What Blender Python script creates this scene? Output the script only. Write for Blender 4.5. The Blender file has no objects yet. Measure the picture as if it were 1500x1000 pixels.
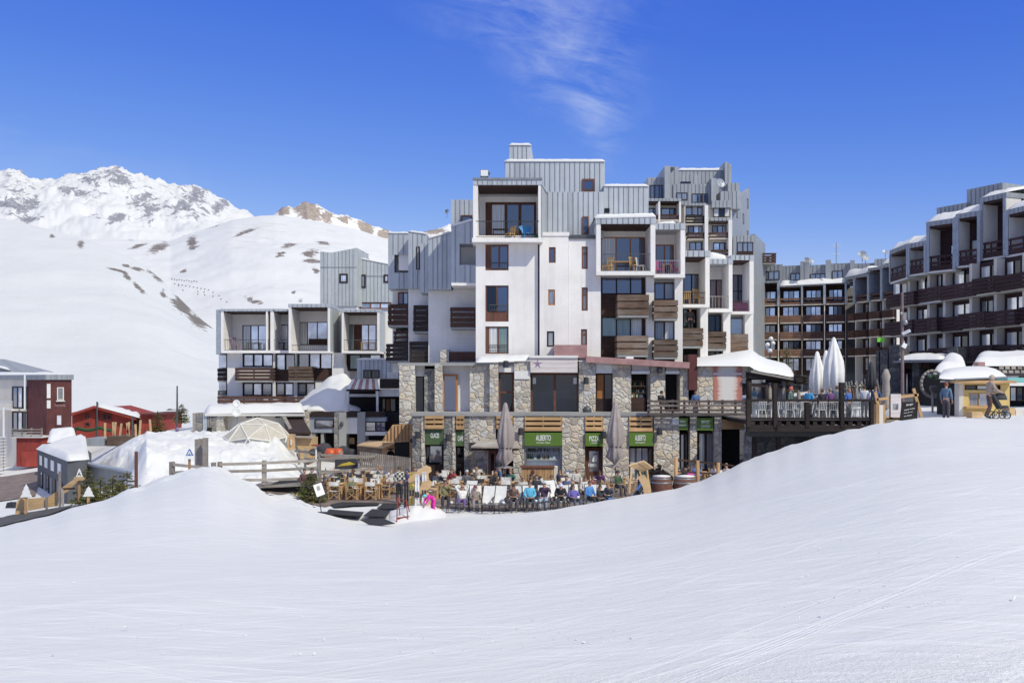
import bpy, bmesh, math, random
from mathutils import Vector, Matrix, noise as mnoise
random.seed(7)
scene = bpy.context.scene
COL = scene.collection
F, CX, CY = 1450.0, 750.0, 560.0      # the survey of the place: focal length in survey units, axis, eye level
R = math.radians

def P(px, py, Y):
    return Vector(((px - CX) / F * Y, Y, (CY - py) / F * Y))
def XZ(px, Y):
    return (px - CX) / F * Y
def ZZ(py, Y):
    return (CY - py) / F * Y
def V(*a):
    return Vector(a)
def lerp(a, b, t):
    return a + (b - a) * t
def interp(tab, x):
    if x <= tab[0][0]: return tab[0][1]
    for (x0, y0), (x1, y1) in zip(tab, tab[1:]):
        if x <= x1: return y0 + (y1 - y0) * (x - x0) / (x1 - x0)
    return tab[-1][1]
def sinterp(tab, x):
    if x <= tab[0][0]: return tab[0][1]
    for (x0, y0), (x1, y1) in zip(tab, tab[1:]):
        if x <= x1:
            t = (x - x0) / (x1 - x0); t = t * t * (3 - 2 * t) * .5 + t * .5
            return y0 + (y1 - y0) * t
    return tab[-1][1]

# ------------------------------------------------------------------ materials
M = {}
def new_mat(name):
    m = bpy.data.materials.new(name); m.use_nodes = True
    nt = m.node_tree; b = nt.nodes['Principled BSDF']
    M[name] = m
    return m, nt, b
def nd(nt, t, **kw):
    n = nt.nodes.new(t)
    for k, v in kw.items(): setattr(n, k, v)
    return n
def setin(n, **kw):
    for k, v in kw.items(): n.inputs[k.replace('_', ' ')].default_value = v
def coords(nt, scale=(1, 1, 1), out='Object', rot=(0, 0, 0)):
    tc = nd(nt, 'ShaderNodeTexCoord'); mp = nd(nt, 'ShaderNodeMapping')
    mp.inputs['Scale'].default_value = scale; mp.inputs['Rotation'].default_value = rot
    nt.links.new(tc.outputs[out], mp.inputs[0])
    return mp.outputs[0]
def noise(nt, vec, scale, detail=4, rough=.55, dist=0):
    n = nd(nt, 'ShaderNodeTexNoise')
    n.inputs['Scale'].default_value = scale; n.inputs['Detail'].default_value = detail
    n.inputs['Roughness'].default_value = rough; n.inputs['Distortion'].default_value = dist
    nt.links.new(vec, n.inputs['Vector'])
    return n.outputs['Fac']
def ramp(nt, fac, stops, interp_='LINEAR'):
    r = nd(nt, 'ShaderNodeValToRGB'); r.color_ramp.interpolation = interp_
    els = r.color_ramp.elements
    while len(els) > 1: els.remove(els[-1])
    els[0].position = stops[0][0]; els[0].color = c4(stops[0][1])
    for p, c in stops[1:]:
        e = els.new(p); e.color = c4(c)
    nt.links.new(fac, r.inputs[0])
    return r.outputs[0]
def c4(c):
    if isinstance(c, (int, float)): return (c, c, c, 1)
    return tuple(c) + (1,) if len(c) == 3 else tuple(c)
def mixc(nt, fac, a, b, mode='MIX'):
    n = nd(nt, 'ShaderNodeMix', data_type='RGBA', blend_type=mode)
    for k, v in ((0, fac), (6, a), (7, b)):
        if isinstance(v, bpy.types.NodeSocket): nt.links.new(v, n.inputs[k])
        elif k == 0: n.inputs[0].default_value = v
        else: n.inputs[k].default_value = c4(v)
    return n.outputs[2]
def mth(nt, op, a, b=None, c=None, clamp=False):
    n = nd(nt, 'ShaderNodeMath', operation=op); n.use_clamp = clamp
    for i, v in enumerate((a, b, c)):
        if v is None: continue
        if isinstance(v, bpy.types.NodeSocket): nt.links.new(v, n.inputs[i])
        else: n.inputs[i].default_value = v
    return n.outputs[0]
def bump(nt, b, h, strength=.3, dist=.02):
    n = nd(nt, 'ShaderNodeBump'); n.inputs['Strength'].default_value = strength; n.inputs['Distance'].default_value = dist
    nt.links.new(h, n.inputs['Height']); nt.links.new(n.outputs[0], b.inputs['Normal'])
def rnd_val(nt, amount):
    oi = nd(nt, 'ShaderNodeObjectInfo')
    return mth(nt, 'MULTIPLY_ADD', oi.outputs['Random'], amount * 2, 1 - amount)

def flat(name, col, rough=.6, var=.12, scale=6, metal=0, rand=0, spec=.5, bmp=0):
    m, nt, b = new_mat(name)
    v = coords(nt); n = noise(nt, v, scale, 5)
    lo = tuple(c * (1 - var) for c in col); hi = tuple(min(1, c * (1 + var)) for c in col)
    out = ramp(nt, n, [(.3, lo), (.7, hi)])
    if rand:
        out = mixc(nt, 1.0, out, rgbval(nt, rnd_val(nt, rand)), 'MULTIPLY')
    nt.links.new(out, b.inputs['Base Color'])
    setin(b, Roughness=rough, Metallic=metal); b.inputs['Specular IOR Level'].default_value = spec
    if bmp: bump(nt, b, noise(nt, v, scale * 3, 6), bmp, .02)
    return m
def rgbval(nt, s):
    n = nd(nt, 'ShaderNodeCombineColor')
    for i in range(3): nt.links.new(s, n.inputs[i])
    return n.outputs[0]

def m_stucco(name, col, stain=.10):
    m, nt, b = new_mat(name)
    v = coords(nt); big = noise(nt, v, .35, 5, .6)
    streak = noise(nt, coords(nt, (1.6, 1.6, .10)), 1.5, 5, .65)
    fine = noise(nt, v, 9, 4)
    lo = tuple(c * (1 - stain * 1.6) for c in col)
    c1 = ramp(nt, big, [(.25, lo), (.6, col)])
    c2 = mixc(nt, mth(nt, 'MULTIPLY', ramp(nt, streak, [(.5, 0.), (.78, 1.)]), stain * 2.6), c1, tuple(c * s for c, s in zip(col, (.62, .58, .53))))
    c3 = mixc(nt, .10, c2, ramp(nt, fine, [(.3, .45), (.7, 1.)]), 'MULTIPLY')
    nt.links.new(c3, b.inputs['Base Color']); setin(b, Roughness=.9); b.inputs['Specular IOR Level'].default_value = .2
    bump(nt, b, noise(nt, v, 30, 4), .25, .01)
    return m
m_stucco('white_render', (.85, .82, .79), .12)
m_stucco('cream_render', (.75, .69, .60), .10)
m_stucco('grey_render', (.42, .41, .40), .12)
m_stucco('pale_render', (.74, .71, .67), .10)
m_stucco('concrete', (.36, .36, .355), .16)

def m_zinc(name, col, pitch=.32, axis=0):
    m, nt, b = new_mat(name)
    tc = nd(nt, 'ShaderNodeTexCoord'); sp = nd(nt, 'ShaderNodeSeparateXYZ'); nt.links.new(tc.outputs['Object'], sp.inputs[0])
    s = mth(nt, 'ADD', sp.outputs[0], mth(nt, 'MULTIPLY', sp.outputs[1], .73))
    cell = mth(nt, 'FLOOR', mth(nt, 'DIVIDE', s, pitch))
    wn = nd(nt, 'ShaderNodeTexWhiteNoise', noise_dimensions='1D'); nt.links.new(cell, wn.inputs['W'])
    v = coords(nt); st = noise(nt, coords(nt, (2.2, 2.2, .16)), 1.3, 6, .68)
    f = noise(nt, v, .8, 6, .6)
    k = mth(nt, 'ADD', mth(nt, 'MULTIPLY_ADD', wn.outputs[0], .14, .09), mth(nt, 'ADD', mth(nt, 'MULTIPLY', st, .55), mth(nt, 'MULTIPLY', f, .35)))
    out = ramp(nt, k, [(.32, tuple(c * .68 for c in col)), (.6, col), (.88, tuple(c * 1.28 for c in col))])
    nt.links.new(out, b.inputs['Base Color']); setin(b, Roughness=.55, Metallic=.25)
    bump(nt, b, st, .15, .02)
    return m
m_zinc('zinc', (.43, .455, .485))
m_zinc('zinc_green', (.46, .485, .485), .36)
m_zinc('zinc_far', (.32, .335, .355), .5)
flat('zinc_seam', (.20, .22, .245), .55, .2, 2)
flat('zinc_seam_light', (.20, .225, .23), .55, .2, 2)
flat('zinc_trim', (.33, .36, .41), .5, .15, 2, .2)

def m_wood(name, col, along=(0.12, 1, 1), var=.35, rough=.75, rand=.22, grey=None):
    m, nt, b = new_mat(name)
    v = coords(nt, along)
    g = noise(nt, v, 9, 8, .65, .6); big = noise(nt, coords(nt), .9, 4)
    out = ramp(nt, g, [(.28, tuple(c * (1 - var) for c in col)), (.72, tuple(min(1, c * (1 + var)) for c in col))])
    if grey:
        out = mixc(nt, ramp(nt, noise(nt, coords(nt, (.5, .5, 2.2)), 1.1, 6, .7), [(.42, 0.), (.62, .85)]), out, grey)
    out = mixc(nt, 1.0, out, ramp(nt, big, [(.3, .75), (.7, 1.1)]), 'MULTIPLY')
    if rand: out = mixc(nt, 1.0, out, rgbval(nt, rnd_val(nt, rand)), 'MULTIPLY')
    nt.links.new(out, b.inputs['Base Color']); setin(b, Roughness=rough); b.inputs['Specular IOR Level'].default_value = .25
    bump(nt, b, g, .3, .01)
    return m
m_wood('brown_wood', (.058, .032, .026))                       # stained joinery and soffits
m_wood('brown_board', (.085, .045, .034), rand=.3)
m_wood('weathered_board', (.145, .093, .065), rand=.3, grey=(.21, .175, .145))
m_wood('painted_sunlit_board', (.21, .115, .075), rand=.3)  # brown_board lightened: sunlight on the left bays put into the colour
m_wood('plum_board', (.052, .025, .027), rand=.25)
m_wood('dark_board', (.034, .025, .023), rand=.3)
m_wood('larch', (.54, .34, .17), rand=.15, var=.25)
m_wood('larch_upright', (.47, .29, .145), (1, 1, .12), rand=.15, var=.3)
m_wood('grey_wood', (.30, .26, .22), rand=.25, grey=(.36, .34, .32))
m_wood('grey_wood_upright', (.27, .23, .20), (1, 1, .12), rand=.25, grey=(.36, .33, .31))
m_wood('pale_ply', (.60, .41, .225), rand=.1, var=.18)
m_wood('orange_frame', (.36, .15, .055), (1, 1, .12), rand=.2)
m_wood('brown_frame', (.15, .068, .048), (1, 1, .12), rand=.2)
m_wood('dark_frame', (.04, .026, .024), (1, 1, .12), rand=.2)
m_wood('red_board', (.29, .052, .042), (1, 1, .1), rand=.1, var=.25)
m_wood('maroon_board', (.125, .045, .043), (1, 1, .1), rand=.1, var=.25)
m_wood('terrace_rail_wood', (.12, .085, .075), rand=.3, grey=(.2, .17, .16))

def m_stone(name, cols, scale=1.9, mortar=(.42, .40, .37), sq=(1, 1, 1.25)):
    m, nt, b = new_mat(name)
    v = coords(nt, sq)
    wob = nd(nt, 'ShaderNodeTexNoise'); wob.inputs['Scale'].default_value = 1.7; wob.inputs['Detail'].default_value = 3
    nt.links.new(v, wob.inputs['Vector'])
    add = nd(nt, 'ShaderNodeVectorMath', operation='MULTIPLY_ADD'); nt.links.new(wob.outputs['Color'], add.inputs[0])
    add.inputs[1].default_value = (.45, .45, .45); nt.links.new(v, add.inputs[2])
    def vor(feat):
        n = nd(nt, 'ShaderNodeTexVoronoi', feature=feat); n.inputs['Scale'].default_value = scale
        n.inputs['Randomness'].default_value = .9; nt.links.new(add.outputs[0], n.inputs['Vector']); return n
    a = vor('F1'); e = vor('DISTANCE_TO_EDGE')
    sp = nd(nt, 'ShaderNodeSeparateColor'); nt.links.new(a.outputs['Color'], sp.inputs[0])
    cc = ramp(nt, sp.outputs[0], [(i / len(cols), c) for i, c in enumerate(cols)], 'CONSTANT')
    gr = noise(nt, coords(nt), 7, 8, .7)
    cc = mixc(nt, 1.0, cc, ramp(nt, gr, [(.25, .55), (.75, 1.25)]), 'MULTIPLY')
    edge = ramp(nt, e.outputs['Distance'], [(.015, 0.), (.06, 1.)])
    out = mixc(nt, edge, mortar, cc)
    # stone colours meet the mortar tone in the joints
    nt.links.new(out, b.inputs['Base Color']); setin(b, Roughness=.9); b.inputs['Specular IOR Level'].default_value = .2
    h = mth(nt, 'ADD', mth(nt, 'MULTIPLY', ramp(nt, e.outputs['Distance'], [(0, 0.), (.13, 1.)]), 1.), mth(nt, 'MULTIPLY', gr, .8))
    bump(nt, b, h, .8, .06)
    return m
m_stone('stone', [(.60, .53, .43), (.66, .59, .49), (.54, .50, .44), (.72, .66, .56), (.57, .50, .41), (.65, .60, .52), (.46, .40, .33), (.68, .57, .43), (.59, .565, .53)], 2.4, (.50, .47, .42))
m_stone('grey_or_shaded_stone', [(.26, .25, .24), (.33, .31, .28), (.2, .2, .2), (.38, .36, .33), (.28, .25, .22)], 2.4, (.3, .29, .28))  # also paints the shaded faces of the restaurant piers
m_stone('dark_stone', [(.12, .12, .125), (.16, .155, .15), (.09, .09, .1), (.19, .18, .17)], 2.2, (.1, .1, .1))

def m_glass(name, col, rough=.03, ior=1.9, wave=.0):
    m, nt, b = new_mat(name)
    v = coords(nt)
    nt.links.new(mixc(nt, 1., col, ramp(nt, noise(nt, v, .7, 2), [(.3, .6), (.7, 1.3)]), 'MULTIPLY'), b.inputs['Base Color'])
    setin(b, Roughness=rough, IOR=ior)
    bump(nt, b, noise(nt, v, .55, 1), .05, .05)      # old panes are never quite flat
    return m
m_glass('glass_dark', (.004, .008, .02), .02, 1.6)
m_glass('glass_blue', (.008, .026, .10), .03, 2.4)  # blue base puts the reflected sky's colour into the panes
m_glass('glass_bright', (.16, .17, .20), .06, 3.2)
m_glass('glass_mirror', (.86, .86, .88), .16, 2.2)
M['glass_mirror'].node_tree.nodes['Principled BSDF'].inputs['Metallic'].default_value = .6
def m_curtain(name, col, k=14):
    m, nt, b = new_mat(name)
    w = noise(nt, coords(nt, (1, 1, .02)), k, 2)
    nt.links.new(ramp(nt, w, [(.3, tuple(c * .55 for c in col)), (.65, col)]), b.inputs['Base Color'])
    setin(b, Roughness=.5); b.inputs['Coat Weight'].default_value = 1; b.inputs['Coat Roughness'].default_value = .03
    b.inputs['Coat IOR'].default_value = 1.8
    return m
m_curtain('curtain_white', (.68, .68, .67))
m_curtain('curtain_teal', (.16, .25, .24))
m_curtain('curtain_mauve', (.22, .13, .17))
m_curtain('curtain_grey', (.2, .21, .23))

m, nt, b = new_mat('clear_glass')            # balustrade panels and shop fronts: really see-through
setin(b, Roughness=.02, IOR=1.45); b.inputs['Transmission Weight'].default_value = 0
b.inputs['Base Color'].default_value = (.8, .85, .88, 1)
g = nd(nt, 'ShaderNodeBsdfGlossy'); g.inputs['Roughness'].default_value = .02
t = nd(nt, 'ShaderNodeBsdfTransparent'); t.inputs[0].default_value = (.86, .9, .92, 1)
fr = nd(nt, 'ShaderNodeLayerWeight'); fr.inputs[0].default_value = .25
mx = nd(nt, 'ShaderNodeMixShader'); nt.links.new(mth(nt, 'MULTIPLY_ADD', mth(nt, 'POWER', fr.outputs[1], 3.), .6, .06), mx.inputs[0]); nt.links.new(t.outputs[0], mx.inputs[1]); nt.links.new(g.outputs[0], mx.inputs[2])
nt.links.new(mx.outputs[0], nt.nodes['Material Output'].inputs[0])

def m_snow(name, streak=False, bumpk=.5):
    m, nt, b = new_mat(name)
    v = coords(nt)
    big = noise(nt, v, .09, 3, .6); mid = noise(nt, v, 1.1, 4, .6); fine = noise(nt, v, 14, 3, .6)
    base = ramp(nt, big, [(.3, (.705, .70, .69)), (.7, (.745, .74, .73))])
    h = mth(nt, 'ADD', mth(nt, 'MULTIPLY', mid, .35), mth(nt, 'MULTIPLY', fine, .10))
    if streak:
        tc = nd(nt, 'ShaderNodeTexCoord'); sp = nd(nt, 'ShaderNodeSeparateXYZ'); nt.links.new(tc.outputs['Object'], sp.inputs[0])
        def track(kx, ky, shear, sc, det, rough, dist):      # long thin marks of skis and groomer, at a slant across the piste
            cb = nd(nt, 'ShaderNodeCombineXYZ'); nt.links.new(mth(nt, 'MULTIPLY', sp.outputs[0], kx), cb.inputs[0])
            nt.links.new(mth(nt, 'MULTIPLY', mth(nt, 'MULTIPLY_ADD', sp.outputs[0], shear, sp.outputs[1]), ky), cb.inputs[1])
            return noise(nt, cb.outputs[0], sc, det, rough, dist)
        s1 = track(.35, 2.2, -.5, 1.0, 6, .68, .35); s2 = track(.16, 3.4, .28, 1.0, 5, .7, .5); s3 = track(.055, 1.5, -.95, 1.0, 3, .6, .9); s4 = track(.05, 1.1, .75, 1.3, 3, .6, 1.1)
        base = mixc(nt, mth(nt, 'MULTIPLY', ramp(nt, s1, [(.34, 1.), (.56, 0.)]), .34), base, (.63, .64, .66))
        base = mixc(nt, mth(nt, 'MULTIPLY', ramp(nt, s2, [(.56, 0.), (.70, 1.)]), .75), base, (.82, .815, .81))
        s5 = track(1.1, 7.5, -.25, 1.0, 5, .7, .3); s6 = track(.7, 9., .35, 1.0, 4, .7, .4)
        base = mixc(nt, mth(nt, 'MULTIPLY', ramp(nt, s5, [(.36, 1.), (.5, 0.)]), .45), base, (.63, .64, .665)); base = mixc(nt, mth(nt, 'MULTIPLY', ramp(nt, s6, [(.58, 0.), (.68, 1.)]), .8), base, (.85, .845, .84))
        l1 = ramp(nt, s3, [(.585, 0.), (.60, 1.), (.615, 0.)]); l2 = ramp(nt, s4, [(.60, 0.), (.612, 1.), (.625, 0.)])
        lines = mth(nt, 'MAXIMUM', l1, l2)
        base = mixc(nt, mth(nt, 'MULTIPLY', lines, .6), base, (.84, .835, .83))
        churn = mth(nt, 'MULTIPLY', ramp(nt, mth(nt, 'ADD', mth(nt, 'MULTIPLY', sp.outputs[1], .1), mth(nt, 'MULTIPLY', mid, .12)), [(.60, 1.), (.72, 0.)]), ramp(nt, noise(nt, v, 26, 4, .7), [(.42, 0.), (.62, 1.)]))
        h = mth(nt, 'ADD', h, mth(nt, 'ADD', mth(nt, 'MULTIPLY', s1, .6), mth(nt, 'MULTIPLY', s2, .45)))
        h = mth(nt, 'ADD', h, mth(nt, 'MULTIPLY', s5, .3))
        h = mth(nt, 'ADD', mth(nt, 'ADD', h, mth(nt, 'MULTIPLY', lines, .10)), mth(nt, 'MULTIPLY', churn, .22))
    nt.links.new(base, b.inputs['Base Color']); setin(b, Roughness=.55); b.inputs['Specular IOR Level'].default_value = .25
    bump(nt, b, h, bumpk, .10)
    return m
m_snow('snow', True, .42)
m_snow('snow_cap', False, .5)

flat('black_metal', (.03, .03, .032), .45, .2, 4)
flat('dark_metal', (.07, .07, .075), .45, .2, 4)
flat('grey_metal', (.3, .31, .33), .4, .12, 4, .6)
flat('white_metal', (.75, .75, .74), .45, .08, 4)
flat('white_plastic', (.78, .78, .76), .4, .06, 4)
flat('pinkish_rail', (.36, .20, .19), .6, .2, 2)
flat('asphalt', (.075, .073, .075), .85, .35, 1.2, bmp=.3)
flat('paving', (.20, .155, .14), .85, .35, 1.5, bmp=.3)
flat('rubber', (.022, .022, .024), .8, .4, 3, bmp=.4)
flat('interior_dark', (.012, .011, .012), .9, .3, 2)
flat('sign_green', (.10, .185, .022), .5, .07, 3)
flat('dull_or_shaded_green', (.07, .115, .045), .5, .07, 3)  # also the sign green darkened to paint shade on two restaurant signs
flat('letter_white', (.85, .85, .82), .5, .03, 3)
flat('canvas_white', (.72, .71, .69), .85, .08, 5)
flat('canvas_taupe', (.34, .29, .275), .85, .16, 3)
flat('canvas_parasol', (.78, .765, .74), .85, .08, 3)
# ------------------------------------------------------------------ geometry
ORG = {}
class MB:
    """collects faces; build() links them as one mesh object"""
    def __init__(s): s.v = []; s.f = []; s.mi = []; s.cur = 0; s.smooth = False; s.sm = []
    def add(s, vs, fs):
        o = len(s.v); s.v += [tuple(v) for v in vs]
        for f in fs: s.f.append([i + o for i in f]); s.mi.append(s.cur); s.sm.append(s.smooth)
        return s
    def mat(s, i): s.cur = i; return s
    def quad(s, a, b, c, d): return s.add([a, b, c, d], [(0, 1, 2, 3)])
    def poly(s, pts): return s.add(pts, [tuple(range(len(pts)))])
    def hexa(s, p):   # p: 8 corners, 0-3 back ring, 4-7 front ring
        return s.add(p, [(3, 2, 1, 0), (4, 5, 6, 7), (0, 1, 5, 4), (1, 2, 6, 5), (2, 3, 7, 6), (3, 0, 4, 7)])
    def box(s, x0, x1, y0, y1, z0, z1):
        return s.hexa([(x0, y1, z0), (x1, y1, z0), (x1, y1, z1), (x0, y1, z1), (x0, y0, z0), (x1, y0, z0), (x1, y0, z1), (x0, y0, z1)])
    def prism(s, pts, d):   # polygon extruded by vector d
        n = len(pts); pts = [Vector(p) for p in pts]; q = [p + d for p in pts]
        s.add(pts + q, [tuple(range(n)), tuple(reversed(range(n, 2 * n)))] + [(i, i + n, (i + 1) % n + n, (i + 1) % n) for i in range(n)])
        return s
    def tube(s, p0, p1, r0, r1=None, n=8, cap=True):
        p0 = Vector(p0); p1 = Vector(p1); r1 = r0 if r1 is None else r1
        d = (p1 - p0); 
        if d.length < 1e-6: return s
        q = d.to_track_quat('Z', 'Y'); a = []; 
        for p, r in ((p0, r0), (p1, r1)):
            for i in range(n):
                t = 2 * math.pi * i / n; a.append(p + q @ Vector((math.cos(t) * r, math.sin(t) * r, 0)))
        fs = [(i, (i + 1) % n, (i + 1) % n + n, i + n) for i in range(n)]
        if cap: fs += [tuple(reversed(range(n))), tuple(range(n, 2 * n))]
        return s.add(a, fs)
    def bar(s, p0, p1, w, h, up=(0, 0, 1)):   # rectangular bar between two points
        p0 = Vector(p0); p1 = Vector(p1); d = (p1 - p0).normalized(); up = Vector(up)
        sd = d.cross(up)
        if sd.length < 1e-4: sd = d.cross(Vector((1, 0, 0)))
        sd.normalize(); u = sd.cross(d).normalized()
        a = sd * w / 2; b = u * h / 2
        return s.hexa([p1 - a - b, p1 + a - b, p1 + a + b, p1 - a + b, p0 - a - b, p0 + a - b, p0 + a + b, p0 - a + b])
    def lathe(s, prof, c=(0, 0, 0), n=16, sq=1.0, wob=None):
        c = Vector(c); a = []
        for r, z in prof:
            for i in range(n):
                t = 2 * math.pi * i / n; rr = r * (wob(t, z) if wob else 1)
                a.append(c + Vector((math.cos(t) * rr, math.sin(t) * rr * sq, z)))
        fs = []
        for k in range(len(prof) - 1):
            for i in range(n):
                j = (i + 1) % n; fs.append((k * n + i, k * n + j, (k + 1) * n + j, (k + 1) * n + i))
        fs += [tuple(reversed(range(n))), tuple(range((len(prof) - 1) * n, len(prof) * n))]
        return s.add(a, fs)
    def sphere(s, c, r, n=10, sc=(1, 1, 1)):
        c = Vector(c); a = [c + Vector((0, 0, r * sc[2]))]; m = n // 2 + 1
        for k in range(1, m):
            t = math.pi * k / m
            for i in range(n):
                p = 2 * math.pi * i / n
                a.append(c + Vector((math.sin(t) * math.cos(p) * r * sc[0], math.sin(t) * math.sin(p) * r * sc[1], math.cos(t) * r * sc[2])))
        a.append(c - Vector((0, 0, r * sc[2]))); fs = [(0, 1 + i, 1 + (i + 1) % n) for i in range(n)]
        for k in range(m - 2):
            for i in range(n):
                j = (i + 1) % n; fs.append((1 + k * n + i, 1 + (k + 1) * n + i, 1 + (k + 1) * n + j, 1 + k * n + j))
        b = 1 + (m - 2) * n; fs += [(b + i, len(a) - 1, b + (i + 1) % n) for i in range(n)]
        return s.add(a, fs)
    def build(s, name, mats, parent=None, label=None, base=True):
        if not isinstance(mats, (list, tuple)): mats = [mats]
        root = parent
        while root is not None and root.parent is not None: root = root.parent
        if root is not None: o = ORG.get(root.name, Vector((0, 0, 0)))
        elif base and s.v:
            xs, ys, zs = zip(*s.v); o = Vector(((min(xs) + max(xs)) / 2, (min(ys) + max(ys)) / 2, min(zs)))
        else: o = Vector((0, 0, 0))
        me = bpy.data.meshes.new(name); me.from_pydata([tuple(Vector(v) - o) for v in s.v], [], s.f)
        for m in mats: me.materials.append(M[m] if isinstance(m, str) else m)
        me.polygons.foreach_set('material_index', s.mi); me.polygons.foreach_set('use_smooth', s.sm)
        me.update()
        ob = bpy.data.objects.new(name, me); COL.objects.link(ob)
        if parent is not None: ob.parent = parent
        else: ob.location = o; ORG[ob.name] = o
        if label: ob['label'] = label
        return ob

def tag(o, label, cat, group=None):
    o['label'] = label; o['category'] = cat
    if group: o['group'] = group
    return o
def thing(name, label, cat, loc=(0, 0, 0), group=None, rz=0):
    o = bpy.data.objects.new(name, None); COL.objects.link(o); o.empty_display_size = .3
    o.location = loc; o.rotation_euler.z = rz
    ORG[o.name] = Vector(loc)
    return tag(o, label, cat, group)
def proto(name, label, cat, group=None):      # a thing modelled round the origin, moved to its place later
    o = thing(name, label, cat, (0, 0, 0), group); return o
def copy_tree(o, parent=None):
    c = o.copy(); COL.objects.link(c)
    if parent is not None: c.parent = parent
    for ch in list(o.children): copy_tree(ch, c)
    return c
class Spawn:
    """first call moves the prototype itself, later calls copy it and its parts"""
    def __init__(s, root): s.root = root; s.used = False
    def __call__(s, loc, rz=0, label=None, group=None, scale=None):
        o = copy_tree(s.root) if s.used else s.root
        s.used = True
        o.location = loc; o.rotation_euler = (0, 0, rz)
        if label: o['label'] = label
        if group: o['group'] = group
        if scale: o.scale = (scale,) * 3
        return o
def struct(o): o['kind'] = 'structure'; return o

# ---- a facade: a vertical plane through two plan points, in metres along (u), up (z) and out (w)
class Fac:
    def __init__(s, pxA, YA, pxB, YB):
        s.A = V(XZ(pxA, YA), YA, 0); B = V(XZ(pxB, YB), YB, 0)
        s.d = (B - s.A); s.L = s.d.length; s.d.normalize()
        s.n = V(s.d.y, -s.d.x, 0)
        if s.n.dot(-s.A) < 0: s.n = -s.n
    def at(s, u, z, w=0): 
        p = s.A + s.d * u + s.n * w; return V(p.x, p.y, z)
    def hit(s, px, py, w=0):
        o = s.A + s.n * w; r = V((px - CX) / F, 1, (CY - py) / F)
        t = o.dot(s.n) / r.dot(s.n); p = r * t
        return (p - s.A).dot(s.d), p.z
    def u(s, px, w=0): return s.hit(px, CY, w)[0]
    def rect(s, x0, y0, x1, y1, w=0):
        a = s.hit(x0, y1, w); b = s.hit(x1, y0, w); return a[0], b[0], a[1], b[1]
    def hx(s, mb, u0, u1, z0, z1, w0, w1):     # box, w0 back, w1 front
        c = lambda u, z, w: s.at(u, z, w)
        mb.hexa([c(u0, z0, w0), c(u1, z0, w0), c(u1, z1, w0), c(u0, z1, w0), c(u0, z0, w1), c(u1, z0, w1), c(u1, z1, w1), c(u0, z1, w1)])
    def pbox(s, mb, x0, y0, x1, y1, w0, w1):   # box whose front face fills the surveyed rectangle
        u0, u1, z0, z1 = s.rect(x0, y0, x1, y1, w1); s.hx(mb, u0, u1, z0, z1, w0, w1)
    def holes(s, mb, rc, holes, w, depth):     # wall face with openings and their reveals
        u0, u1, z0, z1 = rc
        us = sorted({u0, u1} | {min(max(a, u0), u1) for h in holes for a in h[:2]}); zs = sorted({z0, z1} | {min(max(a, z0), z1) for h in holes for a in h[2:]})
        for i in range(len(us) - 1):
            for j in range(len(zs) - 1):
                cu = (us[i] + us[i + 1]) / 2; cz = (zs[j] + zs[j + 1]) / 2
                if any(h[0] < cu < h[1] and h[2] < cz < h[3] for h in holes): continue
                mb.quad(s.at(us[i], zs[j], w), s.at(us[i + 1], zs[j], w), s.at(us[i + 1], zs[j + 1], w), s.at(us[i], zs[j + 1], w))
        for a, b, c, d in holes:
            k = w - depth
            for p, q in (((a, c), (a, d)), ((a, d), (b, d)), ((b, d), (b, c)), ((b, c), (a, c))):
                mb.quad(s.at(*p, w), s.at(*q, w), s.at(*q, k), s.at(*p, k))
    def zinc(s, mb, u0, u1, z0, z1, w0, w1, pitch=.33, top=None, rib=.035):
        """standing-seam cladding; top=(zL,zR) for a sloping head; slot 0 sheet, slot 1 seam"""
        zl, zr = top if top else (z1, z1)
        c = lambda u, z, w: s.at(u, z, w)
        mb.mat(0).hexa([c(u0, z0, w0), c(u1, z0, w0), c(u1, zr, w0), c(u0, zl, w0), c(u0, z0, w1), c(u1, z0, w1), c(u1, zr, w1), c(u0, zl, w1)])
        n = max(1, round(abs(u1 - u0) / pitch)); mb.mat(1)
        for i in range(1, n):
            t = i / n; uu = lerp(u0, u1, t); zt = lerp(zl, zr, t)
            s.hx(mb, uu - rib / 2, uu + rib / 2, z0 + .01, zt - .02, w1 - .01, w1 + rib)
        mb.mat(0)
    def pzinc(s, mb, x0, y0, x1, y1, w0, w1, pitch=.33, yl=None, yr=None, rib=.035):
        u0, u1, z0, z1 = s.rect(x0, y0, x1, y1, w1)
        top = None
        if yl is not None: top = (s.hit(x0, yl, w1)[1], s.hit(x1, yr, w1)[1])
        s.zinc(mb, u0, u1, z0, z1, w0, w1, pitch, top, rib)

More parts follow.
